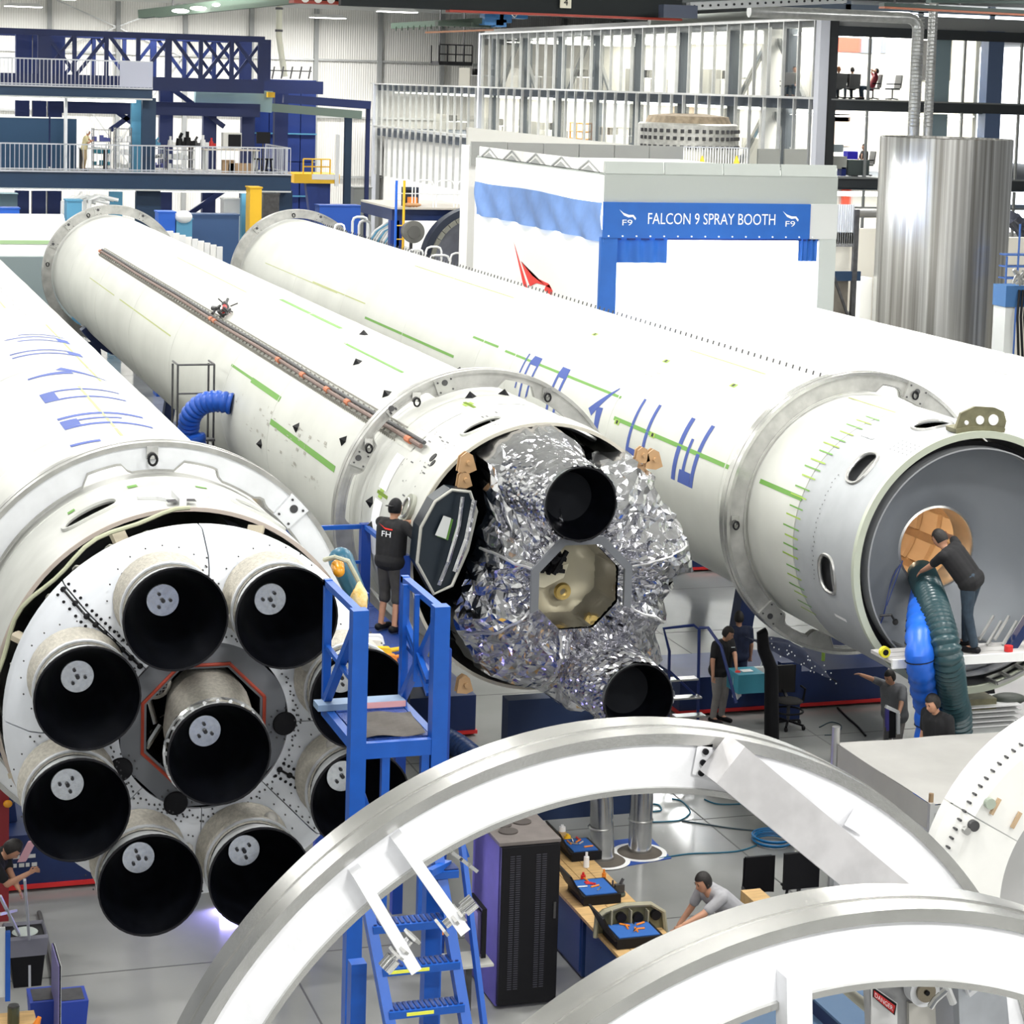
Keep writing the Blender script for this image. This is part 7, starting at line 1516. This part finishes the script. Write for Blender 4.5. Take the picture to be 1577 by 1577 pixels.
MB().grid(lambda u, v: (q.x + .1 + 2.6*u, 28.2 + 1.8*v, q.z - .42 + .75*(abs(u - .1))**1.5 + .5*v), 24, 10).build('fairing_shell', mat('shell_grey', (.40, .39, .40), .45, .1, .1, 3), t, smooth=True); MB().box(q.x + .5, q.x + 1.5, 29, 29.3, 0, q.z - .3).build('shell_support', blued, t)
for k in range(2): v = P(1495 + k*12, 1035 + k*28, 28.4); MB().frame8([v + Vector((-.35, 0, -.1)), v + Vector((.35, .1, -.12)), v + Vector((.3, .3, -.05)), v + Vector((-.4, .3, -.05))], [v + Vector((-.3, 0, .05)), v + Vector((.32, .1, .0)), v + Vector((.28, .3, .08)), v + Vector((-.36, .3, .08))]).build('black_insert', black, t)
q = P(1520, 1090, 27.0); t = thing('wire_basket', 'pale wire basket of parts behind the tarpaulin', 'basket', (q.x, 27, 0)); 
for k in range(5): MB().box(q.x - .65, q.x + .5, 26.9, 27.5, q.z - .25 + k*.07, q.z - .235 + k*.07).build('basket_wire', whitep, t)
MB().cbox((q.x - .2, 27.2, q.z + .05), .7, .4, .16).build('green_parts', olive, t); MB().ell((q.x + .45, 27.2, q.z + .05), .28, .18, .08).build('dark_pan', mat('pan_dark', (.04, .05, .04), .5), t, smooth=True); MB().box(q.x - .6, q.x + .45, 27, 27.4, 0, q.z - .25).build('basket_base', wgrey, t)
q = sm(1387, 1115, 30); t = thing('lift_frame', 'white and violet folded frame beside the man pointing', 'frame', (q.x, 30, 0)); zt_ = P(1365, 1090, 30).z
for (a, c, m) in (((1366, 1090), (1366, 1125), mat('frame_violet', (.06, .05, .30), .5)), ((1383, 1098), (1383, 1130), lettm), ((1364, 1088), (1384, 1097), lettm)): MB().beam(P(*a, 30), P(*c, 30), .05).build('frame_bar', m, t)
MB().box(P(1367, 1100, 30).x, P(1382, 1100, 30).x, 30.02, 30.05, zt_ - .5, zt_ - .06).build('dark_panel', black, t); MB().beam((P(1366, 1100, 30).x, 30, 0), P(1366, 1120, 30), .05).build('frame_bar', dsteel, t)
q = P(1570, 985, 31); t = thing('round_stand', 'round grey stand base right of the plank', 'stand', (q.x, 31, 0)); MB().cyl((q.x, 31, q.z - .15), (q.x, 31, q.z - .05), .22, n=24).build('disc', mat('stand_sage', (.22, .24, .20), .5), t, smooth=True); MB().cyl((q.x, 31, 0), (q.x, 31, q.z + .35), .04, n=10).build('pole', black, t)
# ------------------------------------------------------------------ lower left corner
q = at_z(38, 1510); t = thing('waste_bin', 'black waste bin with a clear liner at the lower left', 'bin', (q.x, q.y, 0)); 
MB().frame8([(q.x-.15, q.y-.2, 0), (q.x+.18, q.y-.2, 0), (q.x+.18, q.y+.2, 0), (q.x-.15, q.y+.2, 0)], [(q.x-.22, q.y-.25, .62), (q.x+.24, q.y-.25, .62), (q.x+.24, q.y+.25, .62), (q.x-.22, q.y+.25, .62)]).build('bin_body', black, t)
MB().lathe((q.x, q.y, 0), [(.34, .40), (.36, .62), (.34, .66), (.30, .60)], 4, 'Z', 45, 405).build('bin_liner', mat('liner_grey', (.20, .20, .24), .3), t); MB().ell((q.x, q.y, .6), .17, .17, .06).build('waste_paper', mat('paper_sage', (.45, .50, .47), .8), t, smooth=True)
for i, px in enumerate((66, 110)):
    q = at_z(px, 1572, .1); t = thing('recycling_bin', ('left', 'right')[i] + ' one of two blue recycling bins at the bottom left', 'bin', (q.x, q.y, 0)); MB().frame8([(q.x-.14, q.y-.18, 0), (q.x+.14, q.y-.18, 0), (q.x+.14, q.y+.18, 0), (q.x-.14, q.y+.18, 0)], [(q.x-.17, q.y-.22, .42), (q.x+.17, q.y-.22, .42), (q.x+.17, q.y+.22, .42), (q.x-.17, q.y+.22, .42)]).build('bin_body', mat('bin_blue', (.015, .05, .36), .5), t); MB().box(q.x-.13, q.x+.13, q.y-.17, q.y+.17, .40, .425).build('bin_contents', dsteel, t)
q = at_z(88, 1560, .3); o = MB().box(q.x - .03, q.x, q.y - .35, q.y + .35, 0, 1.0).build('leaning_board', mat('board_violet', (.18, .16, .35), .4)); tag(o, 'thin violet-grey board between the two blue recycling bins', 'board'); MB().box(0, .02, -.35, .35, 0, 1.0).build('board_edge', whitep, o, world=False)
q = at_y(8, 1480, 22); t = thing('whiteboard', 'framed grey board at the left border above the waste bin', 'board', (q.x, 22, 0)); MB().box(q.x - .6, q.x, 22, 22.03, q.z - .38, q.z + .35).build('board_face', wgrey, t); MB().box(q.x, q.x + .05, 21.98, 22.05, q.z - .42, q.z + .30).build('board_frame', bluep, t); MB().box(q.x - .3, q.x - .25, 22.03, 22.08, 0, q.z - .38).build('board_leg', dsteel, t)
q = at_y(25, 1572, 20); t = thing('side_table', 'tan table corner with jar at the bottom left corner', 'table', (q.x, 20, 0)); MB().box(q.x - .9, q.x + .18, 19.6, 20.2, q.z - .05, q.z).build('table_top', wood, t); MB().box(q.x + .08, q.x + .14, 19.9, 19.96, 0, q.z - .05).build('leg', dsteel, t); MB().box(q.x - .8, q.x - .74, 19.9, 19.96, 0, q.z - .05).build('leg', dsteel, t)
v = Vector((q.x - .03, 19.95, q.z)); o = MB().cyl(v, v + Vector((0, 0, .16)), .055, n=16).build('jar', mat('jar_dark', (.04, .05, .03), .2)); tag(o, 'dark jar on the tan table corner', 'jar'); MB().cyl((0, 0, .16), (0, 0, .175), .05, n=16).build('jar_lid', dsteel, o, world=False)
v = Vector((q.x + .15, 19.8, q.z)); o = MB().cyl(v, v + Vector((.04, 0, .1)), .04, .02, 8).build('orange_tool', orange); tag(o, 'orange tool on the tan table corner', 'tool')
# folding stand in front of the man at the left border
t = thing('folding_stand', 'thin white folding stand beside the man at the left border', 'stand', (2.3, 26.4, 0)); 
for (a, c) in (((38, 1355), (45, 1448)), ((0, 1380), (30, 1440)), ((0, 1408), (25, 1402))): MB().beam(at_y(*a, 24.5), at_y(*c, 26.4), .03).build('stand_tube', grail, t)
MB().beam(at_y(45, 1448, 26.4), Vector((at_y(46, 1448, 26.4).x, 26.4, 0)), .03).build('stand_tube', grail, t); q = at_y(42, 1312, 26.3); MB().frame8([q + Vector((-.12, 0, -.12)), q + Vector((-.02, 0, -.12)), q + Vector((.0, .05, -.12)), q + Vector((-.1, .05, -.12))], [q + Vector((.0, 0, .12)), q + Vector((.1, 0, .12)), q + Vector((.12, .05, .12)), q + Vector((.02, .05, .12))]).build('work_piece', mat('piece_pink', (.55, .30, .35), .5), t)
v = at_y(8, 1235, 28.6); t = thing('tool_trolley', 'red tool trolley with amber cap at the left border', 'trolley', (v.x, 28.6, 0)); MB().box(v.x - .7, v.x + .05, 28.6, 29.1, 0, v.z + .35).build('trolley_body', mat('trolley_red', (.22, .015, .02), .5), t); MB().ell(at_y(12, 1238, 28.5), .06, .06, .05).build('amber_cap', mat('amber', (.7, .3, .02), .25), t, smooth=True)
# work light on the floor under the left stage
v = at_z(372, 1405); t = thing('work_light', 'bright violet-white work light on the floor under the left stage engines', 'lamp', (v.x, v.y, 0)); MB().box(v.x - .25, v.x + .25, v.y + .3, v.y + .4, .02, .18).build('lamp_housing', dsteel, t); MB().box(v.x - .22, v.x + .22, v.y + .28, v.y + .3, .04, .16).build('lamp_lens', mat('violet_lens', (1, 1, 1), .5, emit=(.55, .45, 1), estr=40), t)
l = bpy.data.lights.new('work_light_beam', 'AREA'); l.shape = 'RECTANGLE'; l.size = .5; l.size_y = .2; l.energy = 60; l.color = (.38, .34, 1); lo = bpy.data.objects.new('work_light_beam', l); C.objects.link(lo); lo.location = (0, .2, .14); lo.rotation_euler = (R(70), 0, R(180)) ; lo.parent = t
# ------------------------------------------------------------------ people
REM = []
def remesh(o, vox, sm=2): REM.append((o, vox, sm)); return o
def ik(s, h, l1, l2, hint):
    s = Vector(s); h = Vector(h); d = h - s; L = d.length
    if L > (l1 + l2)*.995: h = s + d.normalized()*(l1 + l2)*.995; d = h - s; L = d.length
    a = (l1*l1 - l2*l2 + L*L)/(2*L); hh = math.sqrt(max(1e-6, l1*l1 - a*a)); n = Vector(hint); n = (n - d.normalized()*n.dot(d.normalized())).normalized()
    return s + d.normalized()*a + n*hh, h
def human(label, base, fwd, h=1.78, lean=0, side=0, hp=0, ht=0, hands=(None, None), hints=(None, None), seated=False, shirt=shirtb, pants=khaki, hair=hairm, cap=None, shorts_=False, vox=.011, group=None, knees=0, girth=1.0, stride=0):
    k = h/1.78; base = Vector(base); yaw = math.atan2(-fwd[0], fwd[1]); Rz = Matrix.Rotation(yaw, 3, 'Z')
    t = thing('person', label, 'person', base, group=group)
    hz = .47 if seated else .93 - .0*knees
    def W(p): return base + Rz @ (Vector(p)*k)
    def up(p):   # upper body: lean forward about the pelvis
        v = Vector(p) - Vector((0, 0, .95)); v = Matrix.Rotation(-R(lean), 3, 'X') @ v; v = Matrix.Rotation(R(side), 3, 'Y') @ v
        return v + Vector((0, 0, hz + .02))
    pel = Vector((0, 0, hz)); ch = up((0, .0, 1.32)); mid = up((0, .01, 1.10)); nk = up((0, -.01, 1.48))
    Rh = (Matrix.Rotation(-R(lean), 3, 'X') @ Matrix.Rotation(-R(ht), 3, 'Z') @ Matrix.Rotation(-R(hp), 3, 'X'))
    hc = up((0, .0, 1.50)) + Rh @ Vector((0, .025, .135))
    def H(v): return W(hc + Rh @ Vector(v))
    RH = Rz @ Rh
    b = MB()
    b.ell(W(hc), .080*k, .100*k, .122*k, RH); b.ell(H((0, .03, -.055)), .058*k, .065*k, .065*k, RH); b.capsule(H((0, .09, .01)), H((0, .108, -.022)), .010*k, .015*k, 8)
    for s in (-1, 1): b.ell(H((s*.077, -.005, -.01)), .013*k, .022*k, .032*k, RH, 8, 6); b.ell(H((s*.03, .088, .028)), .016*k, .010*k, .006*k, RH, 8, 4)
    b.ell(H((0, .094, -.052)), .022*k, .010*k, .008*k, RH, 8, 4)
    b.capsule(W(nk + Vector((0, 0, -.04))), W(hc + Vector((0, -.01, -.05))), .055*k, .052*k)
    b.capsule(W(mid), W(ch), .11*k, .12*k); b.capsule(W(pel), W(mid), .11*k, .10*k)
    s_ = MB(); g = girth
    for xx in (-.08, 0, .08): s_.capsule(W(up((xx, .0, 1.04))), W(up((xx*1.25, -.01, 1.36))), .125*k*g, .118*k*g, 14)
    s_.capsule(W(up((-.08, 0, .95))), W(up((.08, 0, .95))), .135*k*g, None, 14); s_.capsule(W(up((-.13, -.01, 1.43))), W(up((.13, -.01, 1.43))), .075*k, None, 12)
    wr = []
    for i, s in enumerate((-1, 1)):
        sh = W(up((s*(.175 + .022*girth), -.01, 1.43))); l1, l2 = .29*k, .26*k
        if hands[i] is not None: hd = Vector(hands[i])
        else: hd = W(up((s*.26, .10, .90))) if not seated else W(up((s*.2, .30, 1.0)))
        hint = Vector(hints[i]) if hints[i] is not None else Rz @ Vector((s*.5, -1, -.3)); el, hd = ik(sh, hd, l1, l2, hint)
        b.capsule(sh, el, .052*k, .042*k); b.capsule(el, hd, .043*k, .028*k); s_.capsule(sh, sh.lerp(el, .72), .072*k, .062*k, 12)
        # hand: palm, four fingers, thumb
        d = (hd - el).normalized(); a = d.cross(Rz @ Vector((0, 1, .2))).normalized()
        if a.length < .1: a = Vector((1, 0, 0))
        n = a.cross(d); pc = hd + d*.045*k; b.ell(pc, .030*k, .030*k, .048*k, Matrix((a*1.15, n*.55, d)).transposed(), 10, 8)
        for f_, (off, ln) in enumerate(((-.030, .066), (-.010, .076), (.011, .070), (.030, .056))):
            q0 = hd + d*.08*k + a*off*k; q1 = q0 + (d*.8 + n*.25*s)*ln*.5*k + a*off*.35*k; q2 = q1 + (d*.55 + n*.6*s)*ln*.5*k; b.capsule(q0, q1, .0095*k, .009*k, 8, 3); b.capsule(q1, q2, .009*k, .0075*k, 8, 3)
        q0 = hd + d*.03*k - a*.028*k; q1 = q0 + (d*.6 - a*.75)*.04*k; b.capsule(q0, q1, .012*k, .010*k, 8, 3); b.capsule(q1, q1 + (d*.9 + n*.2*s)*.028*k, .010*k, .008*k, 8, 3)
    p_ = MB(); p_.capsule(W(pel + Vector((-.075, 0, .02))), W(pel + Vector((.075, 0, .02))), .125*k*g, None, 14); sho = MB()
    for i, s in enumerate((-1, 1)):
        hip = Vector((s*.09, 0, hz - .02)); st = stride*s
        if seated: kn = Vector((s*.12, .42, .50)); an = Vector((s*.13, .38, .09)); to = Vector((s*.13, .55, .045))
        else: kn = Vector((s*.105, .03 + st*.5 + knees*.12, .50)); an = Vector((s*.115, -.03 + st, .09)); to = Vector((s*.13, .13 + st, .04))
        b.capsule(W(hip), W(kn), .075*k, .055*k); b.capsule(W(kn), W(an), .054*k, .036*k); b.capsule(W(an), W(to), .035*k, .03*k)
        p_.capsule(W(hip), W(kn), .098*k*g, .075*k, 12)
        if not shorts_: p_.capsule(W(kn), W(an + Vector((0, 0, .03))), .074*k, .058*k, 12)
        else: p_.capsule(W(kn), W(kn + Vector((0, 0, -.07))), .078*k, .08*k, 12)
        sho.capsule(W(an + Vector((0, -.05, -.035))), W(to + Vector((0, .03, 0))), .048*k, .042*k, 12)
    remesh(b.build('body', skin, t, smooth=True), vox); remesh(s_.build('shirt', shirt, t, smooth=True), vox*1.3); remesh(p_.build('trousers', pants, t, smooth=True), vox*1.3); sho.build('shoes', black, t, smooth=True)
    hb = MB()
    def hf(u, v):
        th = R(118)*v; ph = 2*PI*u; lim = 1.0
        x, y, z = math.sin(th)*math.cos(ph), math.sin(th)*math.sin(ph), math.cos(th)
        if y > .35 and th > R(62): f_ = R(62)/th; th = R(62); x, y, z = math.sin(th)*math.cos(ph), math.sin(th)*math.sin(ph), math.cos(th)
        return H((x*.089, y*.109 - .004, z*.134 + .002))
    hb.grid(hf, 28, 12); (hb.build('cap', cap, t, smooth=True) if cap else hb.build('hair', hair, t, smooth=True))
    if cap: MB().ell(H((0, -.13 if cap is black else .12, .035)), .06*k, .06*k, .010*k, RH, 12, 6).build('cap_brim', cap, t, smooth=True)
    if vox < .02:
        for s in (-1, 1): MB().ell(H((s*.030, .092, .012)), .011*k, .006*k, .006*k, RH, 8, 6).build('eye', mat('eye_dark', (.02, .015, .01), .3), t); MB().ell(H((s*.030, .094, .033)), .017*k, .005*k, .004*k, RH, 8, 4).build('eyebrow', hair, t)
        MB().ell(H((0, .098, -.052)), .020*k, .006*k, .005*k, RH, 8, 4).build('lips', mat('lip', (.38, .14, .10), .5), t)
    return t, W, up, Rz
# the man in the FH shirt
base = Vector(at_y(603, 972, 27.8)); base.z = zd2 + .002; base.x -= .04
hR, hL = Vector(at_y(652, 803, 27.9)), Vector(at_y(650, 818, 27.7))
t, W, up, Rz = human('man in a black FH T-shirt and backwards cap working on the central stage hatch', base, (.80, .58), h=1.80, lean=5, hands=(hR, hL), shirt=shirtb, pants=shorts, cap=black, shorts_=True, vox=.010, girth=1.12)
def back(u, v, w): return W(up((.02 + u, -.150 - w, 1.30 + v)))
text_part('FH', .105, back, lettm, t, 'shirt_lettering', .002, width=.15)
MB().add([back(a, c, .004) for a, c in ((-.13, .13), (-.03, .085), (.10, .08), (.10, .065), (-.02, .065))], [(0, 1, 4), (1, 2, 3, 4)]).build('shirt_emblem', redm, t)
# the man in black beside the small ladder
base = Vector(at_z(1106, 1112)); t, W, up, Rz = human('man in a black polo and grey trousers standing beside the small navy ladder', base, (.45, -.88), h=1.80, lean=6, hp=18, ht=-12, hands=(at_y(1136, 1036, 34.6), at_y(1097, 1052, 34.7)), hints=((1, .3, 0), (-1, .2, 0)), shirt=shirtb, pants=khaki, vox=.010, girth=1.2)
v = Vector(at_y(1136, 1040, 34.5)); MB().grid(lambda u, w: v + Vector((-.09 + .18*u, .02*math.sin(u*9), -.02 - .36*w - .05*math.sin(u*PI))), 8, 8).build('white_rag', whitec, t, smooth=True); MB().ell(v + Vector((0, 0, .04)), .06, .05, .05).build('red_glove', redm, t, smooth=True)
MB().cbox(W(up((-.09, .15, 1.38))), .07, .01, .012).build('chest_logo', lettm, t)
base = Vector(at_z(1133, 1088)); human('person in navy clothes half hidden behind the man in the black polo', base, (.2, 1), h=1.78, shirt=navy, pants=navy, vox=.014)
base = Vector(at_z(1374, 1184)); human('stout man in a dark grey T-shirt pointing left under the open stage', base, (-.85, -.35), h=1.76, lean=10, hp=14, hands=(at_y(1380, 1120, 31.2), at_y(1303, 1030, 31.9)), hints=((.6, .2, -.6), None), shirt=greysh, pants=khaki, girth=1.3, vox=.011)
q = at_y(1440, 1062, 25.3); zb_ = q.z - 1.84; st_ = thing('step_stand', 'grey step stand behind the tarpaulin under the man with the badge', 'stand', (q.x + .12, 25.35, 0)); MB().box(q.x - .15, q.x + .4, 25.15, 25.6, zb_ - .05, zb_).build('stand_deck', dsteel, st_)
for x_ in (q.x - .12, q.x + .37):
    for y_ in (25.18, 25.57): MB().box(x_ - .02, x_ + .02, y_ - .02, y_ + .02, 0, zb_ - .05).build('leg', dsteel, st_)
t, W, up, Rz = human('dark-haired man in a black T-shirt with a badge behind the tarpaulin', (q.x + .12, 25.33, zb_ + .002), (-.96, -.28), h=1.84, lean=8, hp=16, girth=1.1, shirt=shirtb, pants=denim, vox=.011); MB().cbox(W(up((-.05, .17, 1.12))), .07, .02, .11).build('badge', mat('badge_pale', (.5, .62, .66), .5), t)
# man leaning into the manhole
q = at_y(1487, 999, 25.95); pz = at_y(1362, 1012, 25.8).z
human('man in black T-shirt and dark jeans leaning into the round manhole', (q.x, 25.9, pz + .004), (-.55, .83), h=1.80, lean=38, side=-14, hp=-4, girth=1.1, hands=(at_y(1408, 888, 26.6), at_y(1447, 812, 27.2)), hints=((-.6, 0, -1), (1, 0, 1)), shirt=shirtb, pants=denim, vox=.011, stride=.12)
# seated man at the bench
q = at_y(1126, 1440, 24.2); human('man in a light grey T-shirt bending forward beside the bench', (q.x + .05, 24.2, 0), (-.97, -.22), h=1.85, lean=50, hp=-28, girth=1.12, hands=(at_y(1052, 1425, 23.9), at_y(1045, 1425, 24.4)), shirt=lgreysh, pants=denim, vox=.010)
# man at the left border
q = at_y(-22, 1300, 26.9); human('man in a black shirt working over a folding stand at the left border', (q.x - .05, 27.0, 0), (.85, -.35), h=1.90, lean=27, hp=28, girth=1.15, hands=(at_y(30, 1372, 26.6), at_y(44, 1345, 26.7)), shirt=shirtb, pants=khaki, vox=.011)
# far people
q = at_y(130, 262, 85.9); human('worker in a white cap and yellow sleeves at the grey mezzanine bench', (q.x, 86.0, 7.36), (.9, -.3), h=1.62, lean=12, shirt=mat('pale_yellow_shirt', (.70, .62, .35), .8), pants=mat('tan_trousers', (.45, .34, .2), .8), cap=whitec, hands=(at_y(142, 218, 85.6), at_y(144, 216, 85.8)), vox=.03)
q = at_y(552, 340, 83); human('person in a pink top and white cap by the blue skip', (q.x, 83, 0), (-.3, -.9), h=1.75, shirt=mat('pink_top', (.50, .12, .14), .8), pants=khaki, cap=whitec, vox=.03)
def chair_far(label, px, py, Y, z, fw_, grp=None):
    q = at_y(px, py, Y); t = thing('office_chair', label, 'chair', (q.x, Y, z), group=grp); f_ = Vector((fw_[0], fw_[1], 0)).normalized(); s_ = Vector((f_.y, -f_.x, 0)); c = Vector((q.x, Y, z))
    MB().beam(c + Vector((0, 0, .46)) - f_*.22, c + Vector((0, 0, .46)) + f_*.22, .44, .07).build('seat', mat('chair_grey', (.16, .16, .16), .7), t); MB().beam(c - f_*.24 + Vector((0, 0, .5)), c - f_*.30 + Vector((0, 0, 1.02)), .46, .06, f_).build('backrest', MATS['chair_grey'], t)
    MB().cyl(c + Vector((0, 0, .08)), c + Vector((0, 0, .44)), .03, n=6).build('gas_lift', black, t)
    for k in range(5): a = 2*PI*k/5; MB().beam(c + Vector((0, 0, .08)), c + Vector((.28*math.cos(a), .28*math.sin(a), .04)), .04).build('base_spoke', black, t)
    for s in (-1, 1): MB().beam(c + s_*.26*s + Vector((0, 0, .66)) - f_*.2, c + s_*.26*s + Vector((0, 0, .66)) + f_*.12, .04).build('armrest', black, t)
zo = 10.9
for i, (px, lb) in enumerate(((1291, 'left one of the two grey chairs with backs to the upper office window'), (1312, 'right one of the two grey chairs with backs to the upper office window'))):
    chair_far(lb, px, 150, 81.2 + i*.4, zo, (.1, 1)); q = at_y(px, 150, 81.2 + i*.4); human(('left', 'right')[i] + ' one of two people seated with their backs to the upper office window', (q.x, 81.25 + i*.4, zo), (.1, 1), seated=True, shirt=(greysh, shirtb)[i], pants=denim, hair=(mat('ginger_hair', (.45, .18, .08), .7), hairm)[i], vox=.03)
chair_far('grey chair of the person with hands behind the head', 1344, 150, 81.3, zo, (-1, .2)); q = at_y(1341, 150, 81.3)
human('person in a maroon top leaning back with hands behind the head in the office', (q.x, 81.3, zo), (-1, .2), seated=True, lean=-18, shirt=mat('maroon_top', (.16, .01, .02), .8), pants=denim, hands=(at_y(1338, 106, 81.1), at_y(1344, 106, 81.5)), hints=((0, -1, .5), (0, 1, .5)), vox=.03)
chair_far('empty grey chair right of the leaning person', 1374, 150, 81.4, zo, (-1, -.1)); chair_far('grey chair by the first upper column of the glazed facade', 1211, 150, 84.0, zo, (0, 1)); q = at_y(1206, 150, 84.0); human('dark-haired person seated behind the glazed facade left of the corner post', (q.x + .5, 84, zo), (-.6, -.5), seated=True, shirt=mat('pattern_top', (.35, .36, .3), .8), pants=denim, vox=.03)
q = at_y(1331, 275, 81.2); human('man in a black top seated at a desk on the lower office floor', (q.x, 81.3, 7.8), (-1, 0), seated=True, shirt=shirtb, pants=denim, h=1.8, vox=.03); chair_far('chair of the man in black on the lower office floor', 1333, 275, 81.3, 7.8, (-1, 0))
for (px, py, w, h_, m, nm, lb) in ((1319, 258, .95, .62, mat('pedestal_grey', (.08, .10, .10), .6), 'drawer_pedestal', 'dark grey pedestal in front of the man on the lower office floor'), (1310, 239, .45, .32, mat('box_royal', (.03, .02, .55), .5), 'desk_box', 'royal blue box beside the man on the lower office floor'), (1296, 264, .2, .35, mat('box_navy', (.02, .04, .25), .5), 'desk_box', 'small navy box left of the dark grey pedestal'), (1285, 250, .9, .5, mat('case_beige', (.62, .62, .58), .5), 'desk', 'pale desk at the left of the lower office floor'), (1285, 228, .6, .3, mat('globe_pale', (.55, .62, .68), .4), 'desk_lamp', 'pale rounded lamp on the pale office desk')):
    q = at_y(px, py, 80.8); zz_ = q.z - h_/2; o = MB().cbox(q, w, .4, h_).build(nm, m); tag(o, lb, nm.replace('_', ' '))
for k in range(12):
    y_ = 86 + k*5.1; z_ = (10.9, 7.8)[k % 2]; X_ = 38.6; t = thing('office_desk', 'white office desk with partition behind the glazed facade', 'desk', (X_ + 3.5, y_, z_), group='desks behind the glazed facade'); MB().box(X_ + 2.8, X_ + 4.2, y_, y_ + 2.4, z_ + .70, z_ + .75).build('desk_top', whitep, t); MB().box(X_ + 2.7, X_ + 2.75, y_, y_ + 2.4, z_, z_ + 1.2).build('partition', mat('partition_cream', (.66, .64, .56), .7), t); MB().box(X_ + 3.2, X_ + 3.6, y_ + .5, y_ + 1.1, z_ + .75, z_ + 1.15).build('screen', black, t)
    for yy in (y_ + .05, y_ + 2.3): MB().box(X_ + 4.1, X_ + 4.15, yy, yy + .05, z_, z_ + .7).build('leg', dsteel, t)
q = at_y(895, 205, 92); t = thing('scissor_lift', 'orange tube lift cage behind the glazing of the office block', 'lift', (at_x(895, 205, 41.0).x, at_x(895, 205, 41.0).y, 7.8)); q0 = at_x(878, 210, 41.0); q1 = at_x(917, 212, 41.0)
for zz_ in (7.85, 8.25, 8.65, 9.1): MB().cyl((41, q0.y, zz_), (41, q1.y, zz_), .05, n=6).build('cage_rail', mat('lift_orange', (.85, .38, .04), .5), t)
for k in range(5): yy = q0.y + (q1.y - q0.y)*k/4; MB().cyl((41, yy, 7.8), (41, yy, 9.1), .05, n=6).build('cage_post', MATS['lift_orange'], t)
# ------------------------------------------------------------------ voxel-join the soft shapes
for o, vox, sm in REM:
    m_ = o.modifiers.new('r', 'REMESH'); m_.mode = 'VOXEL'; m_.voxel_size = vox; m_.use_smooth_shade = True
    s_ = o.modifiers.new('s', 'SMOOTH'); s_.iterations = sm; s_.factor = .5
bpy.context.view_layer.update(); dg = bpy.context.evaluated_depsgraph_get()
for o, vox, sm in REM:
    me = bpy.data.meshes.new_from_object(o.evaluated_get(dg)); old = o.data; mt_ = old.materials[0]; nm = old.name
    o.modifiers.clear(); o.data = me; me.materials.clear(); me.materials.append(mt_)
    for p in me.polygons: p.use_smooth = True
